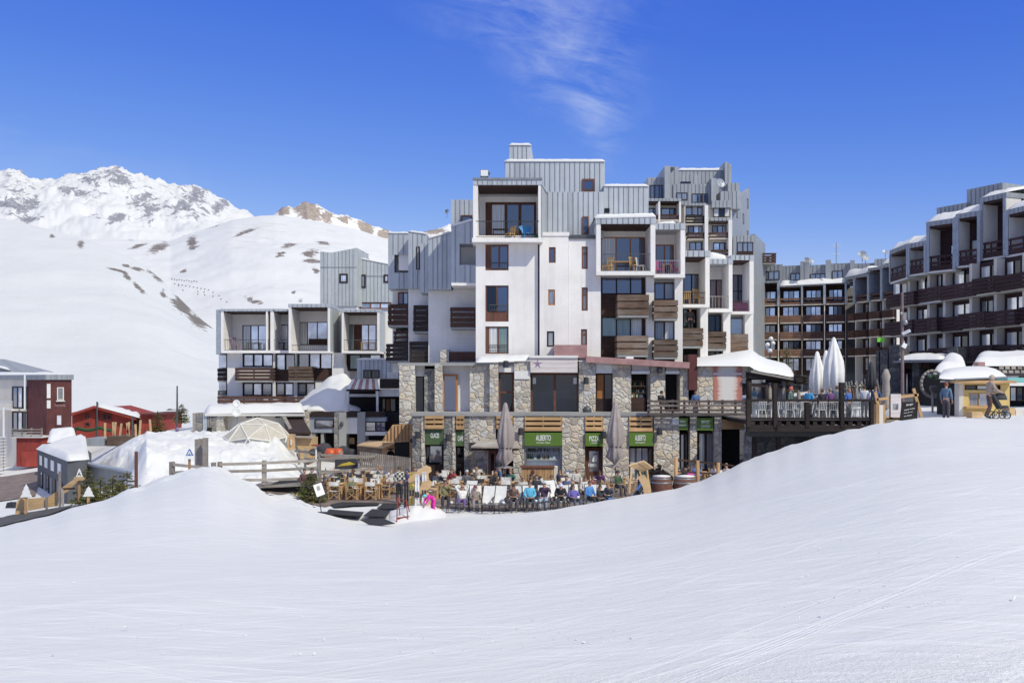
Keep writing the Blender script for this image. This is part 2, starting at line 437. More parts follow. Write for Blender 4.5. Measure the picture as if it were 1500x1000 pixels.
def window(fac, par, x0, y0, x1, y1, w, leaves=2, frame='brown_frame', panes=('glass_blue',), fw=.07, panel=None, trans=None, shutter=0, rc=None, fd=.07):
    """window > pane. panes: material per leaf (cycled); panel: fraction of height filled by a board at the foot; shutter: fraction at the left"""
    u0, u1, z0, z1 = rc if rc else fac.rect(x0, y0, x1, y1, w)
    mb = MB()
    fac.hx(mb, u0, u1, z1 - fw, z1, w - fd, w); fac.hx(mb, u0, u1, z0, z0 + fw, w - fd, w)
    fac.hx(mb, u0, u0 + fw, z0 + fw, z1 - fw, w - fd, w); fac.hx(mb, u1 - fw, u1, z0 + fw, z1 - fw, w - fd, w)
    a, b, c, d = u0 + fw, u1 - fw, z0 + fw, z1 - fw
    if shutter:
        s = a + (b - a) * shutter; fac.hx(mb, a, s, c, d, w - fd, w - .012); a = s
    if panel:
        s = c + (d - c) * panel; fac.hx(mb, a, b, c, s, w - fd, w - .012); c = s
    for i in range(1, leaves):
        uu = lerp(a, b, i / leaves); fac.hx(mb, uu - fw * .6, uu + fw * .6, c, d, w - fd, w - .006)
    if trans:
        zz = lerp(c, d, trans); fac.hx(mb, a, b, zz - fw * .5, zz + fw * .5, w - fd, w - .009)
    f = mb.build('window', frame, par)
    pm = MB(); names = list(dict.fromkeys(panes))
    for i in range(leaves):
        ua, ub = lerp(a, b, i / leaves), lerp(a, b, (i + 1) / leaves)
        pm.mat(names.index(panes[i % len(panes)]))
        t = random.uniform(-.012, .012)
        pm.quad(fac.at(ua, c, w - fd + .02 + t), fac.at(ub, c, w - fd + .02 - t), fac.at(ub, d, w - fd + .02 - t), fac.at(ua, d, w - fd + .02 + t))
    pm.build('pane', names, f)
    return f

def board_balcony(fac, par, x0, y0, x1, y1, w0, w1, mat='weathered_board', n=3, gap=.07, slab='concrete', rc=None, sides=True, lab=None):
    """balcony of wide horizontal boards with open joints"""
    u0, u1, z0, z1 = rc if rc else fac.rect(x0, y0, x1, y1, w1)
    mb = MB(); H = z1 - z0; bh = (H - gap * (n - 1)) / n; z = z0
    for i in range(n):
        j = random.uniform(-.012, .012)
        fac.hx(mb, u0 + random.uniform(-.02, .02), u1 + random.uniform(-.02, .02), z, z + bh, w1 - .05, w1 + j)
        if sides:
            fac.hx(mb, u0, u0 + .05, z, z + bh, w0, w1 - .052); fac.hx(mb, u1 - .05, u1, z, z + bh, w0, w1 - .052)
        z += bh + gap
    k = max(2, int((u1 - u0) / 1.1) + 1)
    for i in range(k):
        uu = lerp(u0 + .10, u1 - .10, i / (k - 1)); fac.hx(mb, uu - .05, uu + .05, z0, z1 - .03, w1 - .10, w1 - .053)
    o = mb.build('balcony', mat, par, lab)
    sl = MB(); fac.hx(sl, u0 + .03, u1 - .03, z0 - .14, z0 - .003, w0, w1 - .03); sl.build('slab', slab, o)
    return o
def bar_rail(fac, par, x0, y0, x1, y1, w, mat='black_metal', k=.11, th=.018, mid=None, name='railing', rc=None, d=0):
    u0, u1, z0, z1 = rc if rc else fac.rect(x0, y0, x1, y1, w)
    mb = MB(); fac.hx(mb, u0, u1, z1 - .05, z1, w - .05, w); fac.hx(mb, u0, u1, z0, z0 + .03, w - .03, w)
    n = max(2, int((u1 - u0) / k))
    for i in range(n + 1):
        uu = lerp(u0, u1 - th, i / n); fac.hx(mb, uu, uu + th, z0 + .03, z1 - .05, w - .03, w - .01)
    return mb.build(name, mat, par)
def part(fac, name, mat, par, rects, label=None):
    """one part made of boxes (x0,y0,x1,y1,w0,w1) given by their surveyed front faces"""
    mb = MB()
    for r in rects: fac.pbox(mb, *r)
    return mb.build(name, mat, par, label)
_cap_tex = {}
def snow_sheet(name, pts_top, par=None, th=.35, seed=0, nx=24, ny=8, mat='snow_cap', edge=.5):
    """a rounded snow load on a quadrilateral (4 corner points, counter-clockwise from front left)"""
    a, b, c, d = [Vector(p) for p in pts_top]; mb = MB(); mb.smooth = True; vs = []
    for j in range(ny + 1):
        for i in range(nx + 1):
            s, t = i / nx, j / ny
            p = (a * (1 - s) + b * s) * (1 - t) + (d * (1 - s) + c * s) * t
            e = min(1, min(s * (b - a).length, (1 - s) * (b - a).length, t * (d - a).length, (1 - t) * (d - a).length) / edge)
            h = th * math.sqrt(max(0, 1 - (1 - e) ** 2)) * (1 + .35 * mnoise.noise(p * .55 + V(seed, 0, 0))) + (.07 * mnoise.noise(p * 1.9 + V(0, seed, 0)) + .045 * mnoise.noise(p * 4.2)) * e * min(1, th / .3)
            vs.append(p + V(0, 0, h))
    fs = [(j * (nx + 1) + i, j * (nx + 1) + i + 1, (j + 1) * (nx + 1) + i + 1, (j + 1) * (nx + 1) + i) for j in range(ny) for i in range(nx)]
    mb.add(vs, fs)
    return mb.build(name, mat, par)
def text_mesh(s, size, sx=1.0, bold=.0):
    cu = bpy.data.curves.new('t', 'FONT'); cu.body = s; cu.size = size; cu.align_x = 'CENTER'; cu.align_y = 'CENTER'; cu.offset = bold; cu.resolution_u = 3
    o = bpy.data.objects.new('t', cu); COL.objects.link(o)
    dg = bpy.context.evaluated_depsgraph_get(); me = bpy.data.meshes.new_from_object(o.evaluated_get(dg))
    vs = [Vector((v.co.x * sx, v.co.y, 0)) for v in me.vertices]; fs = [tuple(p.vertices) for p in me.polygons]
    bpy.data.objects.remove(o); bpy.data.curves.remove(cu); bpy.data.meshes.remove(me)
    return vs, fs
def lettering(mb, s, centre, ux, uz, height, width=None, bold=.0):
    """adds flat letters to mb: centred, ux along the line, uz up, cap height and total width in metres"""
    vs, fs = text_mesh(s, 1.0, 1.0, bold)
    if not vs: return
    x0 = min(v.x for v in vs); x1 = max(v.x for v in vs); y0 = min(v.y for v in vs); y1 = max(v.y for v in vs)
    kx = (width / (x1 - x0)) if width else height / (y1 - y0); ky = height / (y1 - y0)
    mb.add([centre + ux * ((v.x - (x0 + x1) / 2) * kx) + uz * ((v.y - (y0 + y1) / 2) * ky) for v in vs], fs)
# ------------------------------------------------------------------ camera, sun, sky
cam = bpy.data.cameras.new('camera'); camo = bpy.data.objects.new('camera', cam); COL.objects.link(camo)
cam.sensor_width = 36; cam.lens = F / 1500 * 36; cam.shift_y = (CY - 500) / 1500
cam.clip_start = .2; cam.clip_end = 30000
camo.location = (0, 0, 0); camo.rotation_euler = (R(90), 0, 0); scene.camera = camo
scene.render.resolution_x = 1024; scene.render.resolution_y = 682
scene.view_settings.view_transform = 'Standard'; scene.view_settings.look = 'None'
scene.view_settings.exposure = 0; scene.view_settings.gamma = 1
SUN = V(.51, -.54, .72).normalized()
sl = bpy.data.lights.new('sun', 'SUN'); sl.energy = 3.3; sl.angle = R(.5); sl.color = (1, .965, .80)
so = bpy.data.objects.new('sun', sl); COL.objects.link(so); so.rotation_euler = SUN.to_track_quat('Z', 'Y').to_euler(); so.location = SUN * 200
w = bpy.data.worlds.new('World'); scene.world = w; w.use_nodes = True; nt = w.node_tree
bg = nt.nodes['Background']; sky = nd(nt, 'ShaderNodeTexSky', sky_type='NISHITA')
sky.sun_disc = False; sky.sun_elevation = math.asin(SUN.z); sky.sun_rotation = math.atan2(SUN.x, SUN.y)
sky.altitude = 2100; sky.air_density = 1.0; sky.dust_density = .1; sky.ozone_density = 1.6
tc = nd(nt, 'ShaderNodeTexCoord'); sx = nd(nt, 'ShaderNodeSeparateXYZ'); nt.links.new(tc.outputs['Generated'], sx.inputs[0])
yy = mth(nt, 'MAXIMUM', sx.outputs[1], .05)
U = mth(nt, 'DIVIDE', sx.outputs[0], yy); VV = mth(nt, 'DIVIDE', sx.outputs[2], yy)
cv = nd(nt, 'ShaderNodeCombineXYZ'); nt.links.new(U, cv.inputs[0]); nt.links.new(VV, cv.inputs[1])
cs_ = nd(nt, 'ShaderNodeCombineXYZ'); nt.links.new(mth(nt, 'MULTIPLY', U, .9), cs_.inputs[0]); nt.links.new(mth(nt, 'MULTIPLY', mth(nt, 'MULTIPLY_ADD', U, .24, VV), 3.0), cs_.inputs[1])
def cl_noise(scale, sc, rot, detail=8, rough=.62, dist=.6):
    mp = nd(nt, 'ShaderNodeMapping'); mp.inputs['Scale'].default_value = sc; mp.inputs['Rotation'].default_value = (0, 0, R(rot)); nt.links.new(cv.outputs[0], mp.inputs[0])
    return noise(nt, mp.outputs[0], scale, detail, rough, dist)
curve = nd(nt, 'ShaderNodeFloatCurve'); c = curve.mapping.curves[0]        # centre of the cirrus plume against height
for i, (x, y) in enumerate(((0, .094), (.10, .094), (.24, .092), (.30, .088), (.36, .05), (.42, .012), (.6, -.05), (1, -.2))):
    if i < 2: c.points[i].location = (x, y * 2 + .5)
    else: c.points.new(x, y * 2 + .5)
c.points[0].location = (0, .094 * 2 + .5); curve.mapping.update()
# keep point order robust
for p, (x, y) in zip(sorted(c.points, key=lambda p: p.location[0]), ((0, .094), (.10, .094), (.235, .093), (.28, .080), (.33, .062), (.385, .035), (.6, -.05), (1, -.2))): p.location = (x, y * 2 + .5)
curve.mapping.update()
nt.links.new(VV, curve.inputs['Value'])
uc = mth(nt, 'MULTIPLY', mth(nt, 'SUBTRACT', curve.outputs[0], .5), .5)
wd = mth(nt, 'MULTIPLY_ADD', mth(nt, 'MAXIMUM', mth(nt, 'SUBTRACT', VV, .22), 0.), .50, .011)
warp = mth(nt, 'MULTIPLY_ADD', cl_noise(9, (1, 1, 1), 0, 5), .10, -.05)
dd = mth(nt, 'DIVIDE', mth(nt, 'ADD', mth(nt, 'SUBTRACT', U, uc), warp), wd)
g = mth(nt, 'POWER', 2.718, mth(nt, 'MULTIPLY', mth(nt, 'MULTIPLY', dd, dd), -1.))
tex = ramp(nt, noise(nt, cs_.outputs[0], 13, 9, .64, .55), [(.36, 0.), (.72, 1.)])
tex2 = ramp(nt, cl_noise(5, (1, 1, 1), 0, 4), [(.32, .15), (.62, 1.)])
fade = ramp(nt, VV, [(.205, 0.), (.25, 1.), (.6, 1.), (.8, 0.)])
plume = mth(nt, 'MULTIPLY', mth(nt, 'MULTIPLY', g, mth(nt, 'MULTIPLY', tex, tex2)), fade)
thin = mth(nt, 'MULTIPLY', ramp(nt, cl_noise(3.2, (.7, 2.4, 1), 24, 8, .6, .8), [(.55, 0.), (.85, .22)]), ramp(nt, cl_noise(1.3, (1, 1, 1), 0, 2), [(.45, 0.), (.65, 1.)]))
front = mth(nt, 'GREATER_THAN', sx.outputs[1], .06)
cm = mth(nt, 'MULTIPLY', mth(nt, 'ADD', mth(nt, 'MULTIPLY', plume, .62), thin), front, clamp=True)
sc_ = nd(nt, 'ShaderNodeSeparateColor'); nt.links.new(sky.outputs[0], sc_.inputs[0])     # deeper high-altitude blue
cc_ = nd(nt, 'ShaderNodeCombineColor'); dim = nd(nt, 'ShaderNodeSeparateColor'); nt.links.new(ramp(nt, sx.outputs[2], [(.37, (.45, .45, .45)), (.62, (.45, .45, .45))]), dim.inputs[0])
for k, (a_, p_) in enumerate(((2.72, 1.785), (1.277, 1.257), (1.023, .366))):
    q = mth(nt, 'POWER', mth(nt, 'MULTIPLY', sc_.outputs[k], .1), p_)
    nt.links.new(mth(nt, 'MULTIPLY', mth(nt, 'MINIMUM', mth(nt, 'MULTIPLY', q, a_ * 10), (3.6, 5.2, 9.0)[k]), mth(nt, 'MULTIPLY', dim.outputs[k], 2.2222)), cc_.inputs[k])
tint = cc_.outputs[0]
skc = mixc(nt, cm, tint, (6.6, 7.4, 9.2))
skc = mixc(nt, ramp(nt, sx.outputs[2], [(.385, 0.), (.62, .78)]), skc, (6.1, 6.4, 7.0))      # added fill light: pale sky overhead, above the framed part
nt.links.new(skc, bg.inputs[0]); bg.inputs[1].default_value = .10

# ------------------------------------------------------------------ the snow field: one sheet from behind the viewer to the far valley
YC = [(-600, 41), (-300, 41), (0, 40), (150, 42), (280, 45), (320, 45), (400, 47), (470, 43.5), (580, 40.5), (700, 42), (850, 42), (950, 43), (1020, 44), (1100, 45), (1250, 45), (1330, 43), (1400, 42), (1500, 42), (2600, 42)]
PC = [(-600, 840), (-300, 805), (0, 772), (28, 765), (64, 757), (112, 742), (146, 735), (196, 717), (252, 700), (280, 692), (300, 687), (318, 689), (347, 703), (370, 711), (385, 723), (399, 734), (437, 738), (470, 752), (530, 768), (580, 771), (620, 765), (660, 760), (700, 757), (760, 753), (800, 748), (850, 740), (900, 731), (940, 724), (985, 717), (1022, 706), (1060, 690), (1090, 676), (1130, 662), (1160, 652), (1200, 640), (1250, 628), (1300, 618), (1340, 612.5), (1380, 611), (1500, 612), (1700, 618), (2600, 640)]
PC0 = [(-600, 840), (-300, 805), (0, 778), (150, 768), (300, 764), (400, 764), (530, 769), (620, 766), (700, 758), (850, 741), (940, 725), (1022, 707), (1090, 682), (1160, 657), (1250, 632), (1330, 616), (1400, 611.5), (1500, 611), (2600, 640)]
BEH = [(-600, [(48, -7.2), (60, -7.6), (90, -7.8), (200, -8)]),
       (0, [(43.4, -5.88), (45.5, -6.7), (52, -7.2), (60, -7.6), (90, -7.6), (200, -8)]),
       (130, [(43, -5.3), (46, -6.5), (54, -6.8), (60, -7), (66, -6.5), (90, -6.5), (200, -8)]),
       (175, [(47, -6.4), (56, -6.3), (60, -6.2), (63, -4.4), (90, -5.4), (200, -8)]),
       (215, [(48, -6.0), (54, -5.8), (57, -4.1), (60, -3.7), (66, -3.6), (75, -4), (90, -5), (200, -8)]),
       (300, [(48, -5.4), (55, -5.4), (59, -4.3), (64, -3.55), (70, -3.6), (90, -4), (200, -8)]),
       (405, [(50, -5.75), (56, -5.4), (60, -4.6), (64, -3.7), (70, -3.6), (90, -4), (200, -8)]),
       (445, [(50, -5.8), (57, -5.78), (62, -5.7), (75, -5.4), (90, -5), (200, -8)]),
       (600, [(44, -5.8), (50, -5.8), (62, -5.8), (90, -5.8), (200, -7)]),
       (900, [(45, -5.8), (50, -5.8), (62, -5.8), (90, -5.8), (200, -7)]),
       (1000, [(47, -5.75), (52, -5.8), (62, -5.8), (90, -4), (200, -3)]),
       (1100, [(48, -4.4), (52, -5.2), (62, -5.2), (90, -3), (200, -2)]),
       (1250, [(48, -3.2), (52, -3.6), (58, -3.6), (63, -1.6), (100, -.8), (160, -.3), (200, -.3)]),
       (1305, [(47, -2.0), (52, -1.75), (60, -1.5), (100, -.8), (160, -.3), (200, -.3)]),
       (1500, [(46, -1.52), (60, -1.45), (100, -.8), (160, -.3), (200, -.3)]),
       (2600, [(46, -1.52), (60, -1.45), (100, -.8), (160, -.3), (200, -.3)])]
def smooth_tab(tab, f, sig):
    g_ = [(k, math.exp(-(k / 2.) ** 2 * 2)) for k in [q * .25 - 2 for q in range(17)]]; W_ = sum(q[1] for q in g_)
    return [(p, sum(f(tab, p + k * sig) * q for k, q in g_) / W_) for p in range(-700, 2701, 10)]
YC = smooth_tab(YC, interp, 60); PCS = smooth_tab(PC0, interp, 110)
def crest(px): 
    Yc = interp(YC, px); return Yc, ZZ(sinterp(PC, px), Yc)
def behind(px, Y, Yc, zc):
    for (p0, t0), (p1, t1) in zip(BEH, BEH[1:]):
        if px <= p1 or p1 == BEH[-1][0]:
            k = min(1, max(0, (px - p0) / (p1 - p0)))
            e = lambda t: interp([(Yc, zc)] + [q for q in t if q[0] > Yc + .5] + [(700, -12), (8000, -60)], Y)
            return lerp(e(t0), e(t1), k)
def ground_px(px, Y):
    Yc, zc = crest(px)
    if Y <= 3: 
        d = 3 - Y; return -1.65 + .00014 * d * d 
    if Y <= Yc:
        t = (Y - 3) / (Yc - 3); k = min(1, max(0, (t - .32) / .68)); k = k * k * (3 - 2 * k)
        zb = ZZ(interp(PCS, px), Yc)
        return -1.65 + (zb + 1.65) * t ** (1.0 + .12 * min(1, max(0, (-zb - 2) / 2))) + (zc - zb) * k
    return behind(px, Y, Yc, zc)
def ground(x, Y):
    Y = max(Y, 3.001); return ground_px(CX + x / Y * F, Y)
pxs = [-5200, -3600, -2500, -1800, -1300, -900] + list(range(-600, -100, 50)) + [x * 9 - 100 for x in range(190)] + list(range(1620, 2600, 60)) + [2600, 3400, 4600, 6700]
Ys = [-420, -300, -200, -130, -80, -45, -22, -10, -4, 0]
y = 3.0
while y < 33: Ys.append(y); y *= 1.045
Ys += [33.3 + .36 * i for i in range(48)] + [51 + .6 * i for i in range(39)]; y = 74.5
while y < 9000: Ys.append(y); y *= 1.09
mb = MB(); mb.smooth = True; vs = []
for Y in Ys:
    S = Y if Y >= 3 else 3 + (3 - Y)
    for px in pxs:
        z = ground_px(min(max(px, -600), 2600), Y); x = (px - CX) / F * S
        if Y > 3:
            Yc, zc = crest(min(max(px, -600), 2600)); q = V(x, Y, 0)
            if Y < Yc + 1: z += (.035 * mnoise.noise(q * .45) + .04 * mnoise.noise(V(x * .22, Y * .16, 3)) * min(1, Y / 8)) * min(1, Y / 9)
            elif 120 < px < 440 and 46 < Y < 80: z += .34 * mnoise.noise(q * .42) + .17 * mnoise.noise(q * 1.1) + .08 * mnoise.noise(q * 2.6)
            if 150 < px < 470 and -9 < Y - Yc < 3.5: z += min(1, (9 + Y - Yc) / 5) * min(1, (px - 150) / 60, (470 - px) / 40) * (.22 * mnoise.noise(q * .5) + .15 * mnoise.noise(q * 1.3) + .09 * abs(mnoise.noise(q * 2.4)) + .05 * mnoise.noise(q * 4.5))
            if 1080 < px < 1320 and abs(Y - Yc) < 2: z += .10 * mnoise.noise(q * 1.4) + .06 * mnoise.noise(q * 3.3)
        elif Y < -20: z += 18 * mnoise.fractal(V(x * .006, Y * .006, 0), .9, 2, 5) * min(1, (-20 - Y) / 150)
        vs.append((x, Y, z))
n = len(pxs)
mb.add(vs, [(j * n + i, j * n + i + 1, (j + 1) * n + i + 1, (j + 1) * n + i) for j in range(len(Ys) - 1) for i in range(n - 1)])
struct(mb.build('snow_field', 'snow', base=False))

mb = MB(); mb.smooth = True; vs = []; nx, ny = 190, 62        # ploughed, refrozen snow bank
for j in range(ny + 1):
    for i in range(nx + 1):
        px = lerp(128, 452, i / nx); Y = lerp(53.5, 73, (j / ny) ** 1.15); x = XZ(px, Y); q = V(x, Y, 0); g_ = ground(x, Y)
        ed = min(1, i / 8, (nx - i) / 8, j / 5, (ny - j) / 5)
        z = g_ + .03 + .12 * (ed - .6) + ed * (.30 * mnoise.noise(q * .5 + V(3, 1, 0)) + .26 * abs(mnoise.noise(q * .95)) + .17 * mnoise.noise(q * 2.1) + .10 * abs(mnoise.noise(q * 4.3)) - .1)
        vs.append((x, Y, z))
mb.add(vs, [(j * (nx + 1) + i, j * (nx + 1) + i + 1, (j + 1) * (nx + 1) + i + 1, (j + 1) * (nx + 1) + i) for j in range(ny) for i in range(nx)])
struct(mb.build('snow_bank', 'snow_cap', base=False))

# ------------------------------------------------------------------ mountains
def m_mountain(name, rock, dens_k, scale, thr, streak=(1, 1, 1), snowc=(.80, .79, .775)):
    m, nt, b = new_mat(name)
    at = nd(nt, 'ShaderNodeAttribute', attribute_name='rock')
    v = coords(nt, streak); n1 = noise(nt, v, scale, 7, .68, .5); n2 = noise(nt, v, scale * 5, 5, .7)
    k = mth(nt, 'ADD', mth(nt, 'MULTIPLY', at.outputs['Fac'], dens_k), mth(nt, 'ADD', mth(nt, 'MULTIPLY', n1, 1.4), mth(nt, 'MULTIPLY', n2, .7)))
    mask = ramp(nt, mth(nt, 'MULTIPLY', k, .5), [(thr * .5, 0.), (thr * .5 + .02, 1.)])
    rc = ramp(nt, n2, [(.3, tuple(c * .6 for c in rock)), (.7, tuple(c * 1.35 for c in rock))])
    sn = ramp(nt, noise(nt, coords(nt), scale * .35, 5, .6), [(.3, tuple(c * .93 for c in snowc)), (.7, snowc)])
    nt.links.new(mixc(nt, mask, sn, rc), b.inputs['Base Color']); setin(b, Roughness=.8); b.inputs['Specular IOR Level'].default_value = .1
    bump(nt, b, mth(nt, 'ADD', n1, mth(nt, 'MULTIPLY', n2, .4)), .35, 1.5 / scale * .06)
    return m
m_mountain('far_rock', (.27, .275, .31), .62, .026, 1.35, (1, 1, .6), (.69, .69, .69))
m_mountain('ochre_rock', (.36, .30, .26), .80, .03, 1.38, (1, 1, .45))
m_mountain('slope_rock', (.215, .185, .175), .80, .055, 1.40, snowc=(.70, .70, .70))
m_mountain('near_rock', (.20, .18, .165), .85, .13, 1.42, snowc=(.645, .65, .655))  # darker snow tone puts the near slope's shading into the colour
def hill(name, mat, prof, Yr, Y0, z0, px0, px1, nx, ny, shape, amp, patches, base_rock=0, nscale=.01, ridge_amp=0, rockfn=None):
    mb = MB(); mb.smooth = True; vs = []; rk = []
    rows = [j / ny for j in range(ny + 1)] + [1.06, 1.2, 1.5]
    for t in rows:
        for i in range(nx + 1):
            px = lerp(px0, px1, i / nx); py = interp(prof, px)
            yr = Yr(px) if callable(Yr) else Yr; y0 = Y0(px) if callable(Y0) else Y0
            zr = ZZ(py, yr)
            if t <= 1:
                Y = lerp(y0, yr, t); z = z0 + (zr - z0) * shape(t)
            else:
                Y = lerp(y0, yr, t); z = zr - (zr - z0) * (t - 1) * 1.4
            x = XZ(px, Y if t <= 1 else yr); q = V(x, Y, z) * nscale
            env = math.sin(min(1, t) * math.pi) ** .6 if t < 1 else 0
            z += amp * env * (mnoise.fractal(q, .8, 2.1, 6)) 
            if ridge_amp: z += ridge_amp * (.35 + .65 * min(1, t)) * min(1, t * 3) * (mnoise.fractal(q * 5, .7, 2.2, 5)) * (1 if t <= 1 else .2)
            qx, qy = CX + x / Y * F, CY - z / Y * F
            r = base_rock + (rockfn(qx, qy, t) if rockfn else 0)
            for (a, c, rx, ry, tl) in patches:
                dx, dy = qx - a, qy - c
                if abs(dx) > 3 * (rx + ry) : continue
                ct, st = math.cos(tl), math.sin(tl); e = ((dx * ct + dy * st) / rx) ** 2 + ((-dx * st + dy * ct) / ry) ** 2
                r = max(r, .75 * math.exp(-e * .7) if e < 6 else 0)
            vs.append((x, Y, z)); rk.append(r)
    n = nx + 1
    mb.add(vs, [(j * n + i, j * n + i + 1, (j + 1) * n + i + 1, (j + 1) * n + i) for j in range(len(rows) - 1) for i in range(nx)])
    o = mb.build(name, mat, base=False); at = o.data.attributes.new('rock', 'FLOAT', 'POINT'); at.data.foreach_set('value', rk)
    return struct(o)
hill('far_mountain', 'far_rock', [(-400, 300), (-200, 280), (-60, 262), (0, 251), (12, 248), (30, 253), (50, 262), (80, 262), (110, 254), (135, 251), (150, 247), (165, 245), (180, 249), (210, 257), (250, 268), (285, 272), (300, 276), (320, 290), (345, 306), (372, 318), (420, 330), (600, 380)],
     3900, 2500, 320, -400, 620, 420, 70, lambda t: t ** .95, 48, [(20, 300, 40, 10, .2), (45, 298, 16, 9, 0), (110, 282, 30, 7, .2), (175, 262, 26, 12, .4), (210, 290, 20, 12, -.7), (220, 305, 22, 14, -.8), (172, 318, 20, 10, 0), (290, 285, 20, 16, -.8), (270, 300, 26, 12, -.5), (322, 302, 22, 9, -.6), (40, 322, 14, 6, 0), (130, 265, 20, 7, .4)], .30, .0035, 17,
     rockfn=lambda x, y, t: .10 * math.sin(x * .05) - (.3 if 70 < x < 185 and 285 < y < 312 else 0) - max(0, (y - 318) * .03))
hill('rocky_peak', 'ochre_rock', [(250, 352), (330, 330), (372, 318), (395, 316), (403, 313), (414, 302), (430, 303), (450, 296), (462, 299), (476, 306), (492, 313), (510, 316), (526, 322), (548, 331), (570, 338), (600, 350), (618, 342), (632, 336), (658, 330), (700, 338), (800, 400), (1000, 575)],
     2100, 1500, -20, 250, 1000, 360, 46, lambda t: t ** .9, 10, [(450, 309, 26, 14, .3), (416, 309, 10, 9, 0), (536, 332, 14, 14, .3), (562, 346, 12, 14, .5), (555, 366, 18, 14, .6), (505, 322, 10, 6, .3), (531, 356, 16, 6, .2), (640, 338, 20, 5, 0), (480, 318, 12, 8, .3)], .05, .008, 5)
hill('middle_slope', 'slope_rock', [(0, 352), (100, 350), (180, 351), (250, 352), (300, 336), (340, 322), (380, 316), (404, 315), (440, 320), (480, 327), (520, 335), (560, 348), (620, 372), (700, 405), (900, 470), (1200, 540), (1500, 560)],
     1500, 320, -12, 0, 1500, 480, 90, lambda t: t ** 1.05, 7, [(196, 350, 8, 2, -.2), (203, 360, 14, 2.6, -.3), (232, 363, 17, 6.5, -.35), (282, 356, 9, 10, .2), (267, 396, 8, 3, .2), (302, 332, 16, 3, -.1), (359, 340, 22, 2.6, -.35), (422, 360, 11, 4, -.2), (410, 373, 10, 4, -.5), (456, 370, 12, 5, 0), (474, 356, 11, 3, .2), (463, 397, 6, 6, .3), (458, 382, 15, 4, .1), (370, 440, 15, 3, .35), (430, 428, 4, 2, 0), (440, 440, 5, 3, 0), (300, 330, 12, 2, -.3), (225, 332, 18, 3, -.4), (500, 380, 16, 8, .2)], 0, .006, .15)
hill('near_slope', 'near_rock', [(-900, 250), (-500, 276), (-200, 300), (0, 320), (32, 326), (76, 337), (130, 352), (167, 365), (200, 381), (235, 408), (262, 436), (290, 464), (316, 484), (360, 520), (420, 560), (520, 610), (700, 640)],
     lambda px: interp([(-900, 560), (0, 520), (200, 420), (316, 330), (520, 300)], px), 135, -9, -900, 700, 420, 90, lambda t: t ** 1.12, 1.6, [(104, 339, 12, 6, .3), (118, 358, 6, 6, .5), (170, 395, 14, 2.5, .25), (186, 405, 12, 4, .9), (202, 420, 10, 4, .8), (184, 389, 5, 2, .2), (202, 394, 9, 2.5, .2), (232, 405, 11, 7, .6), (239, 430, 4, 6, -.3), (268, 446, 18, 11, .85), (288, 470, 17, 9, .7), (304, 470, 16, 9, .3), (207, 425, 9, 4, .8), (226, 398, 12, 4, .2), (60, 325, 25, 2.5, .15), (76, 346, 4, 3, 0)], 0, .012, .0)
# ------------------------------------------------------------------ figures: one skinned body per pose, clothes as children
def skin_mesh(pts, edges, radii, sub=1):
    me = bpy.data.meshes.new('sk'); me.from_pydata([tuple(p) for p in pts], edges, [])
    o = bpy.data.objects.new('sk', me); COL.objects.link(o)
    o.modifiers.new('s', 'SKIN').use_smooth_shade = True
    if not me.skin_vertices: 
        bpy.context.view_layer.objects.active = o
    for i, r in enumerate(radii):
        sv = me.skin_vertices[0].data[i]; sv.radius = r if isinstance(r, tuple) else (r, r); sv.use_root = (i == 0)
    s = o.modifiers.new('u', 'SUBSURF'); s.levels = sub; s.render_levels = sub
    dg = bpy.context.evaluated_depsgraph_get(); ev = o.evaluated_get(dg).to_mesh()
    vs = [v.co.copy() for v in ev.vertices]; fs = [tuple(p.vertices) for p in ev.polygons]
    bpy.data.objects.remove(o); bpy.data.meshes.remove(me)
    return vs, fs
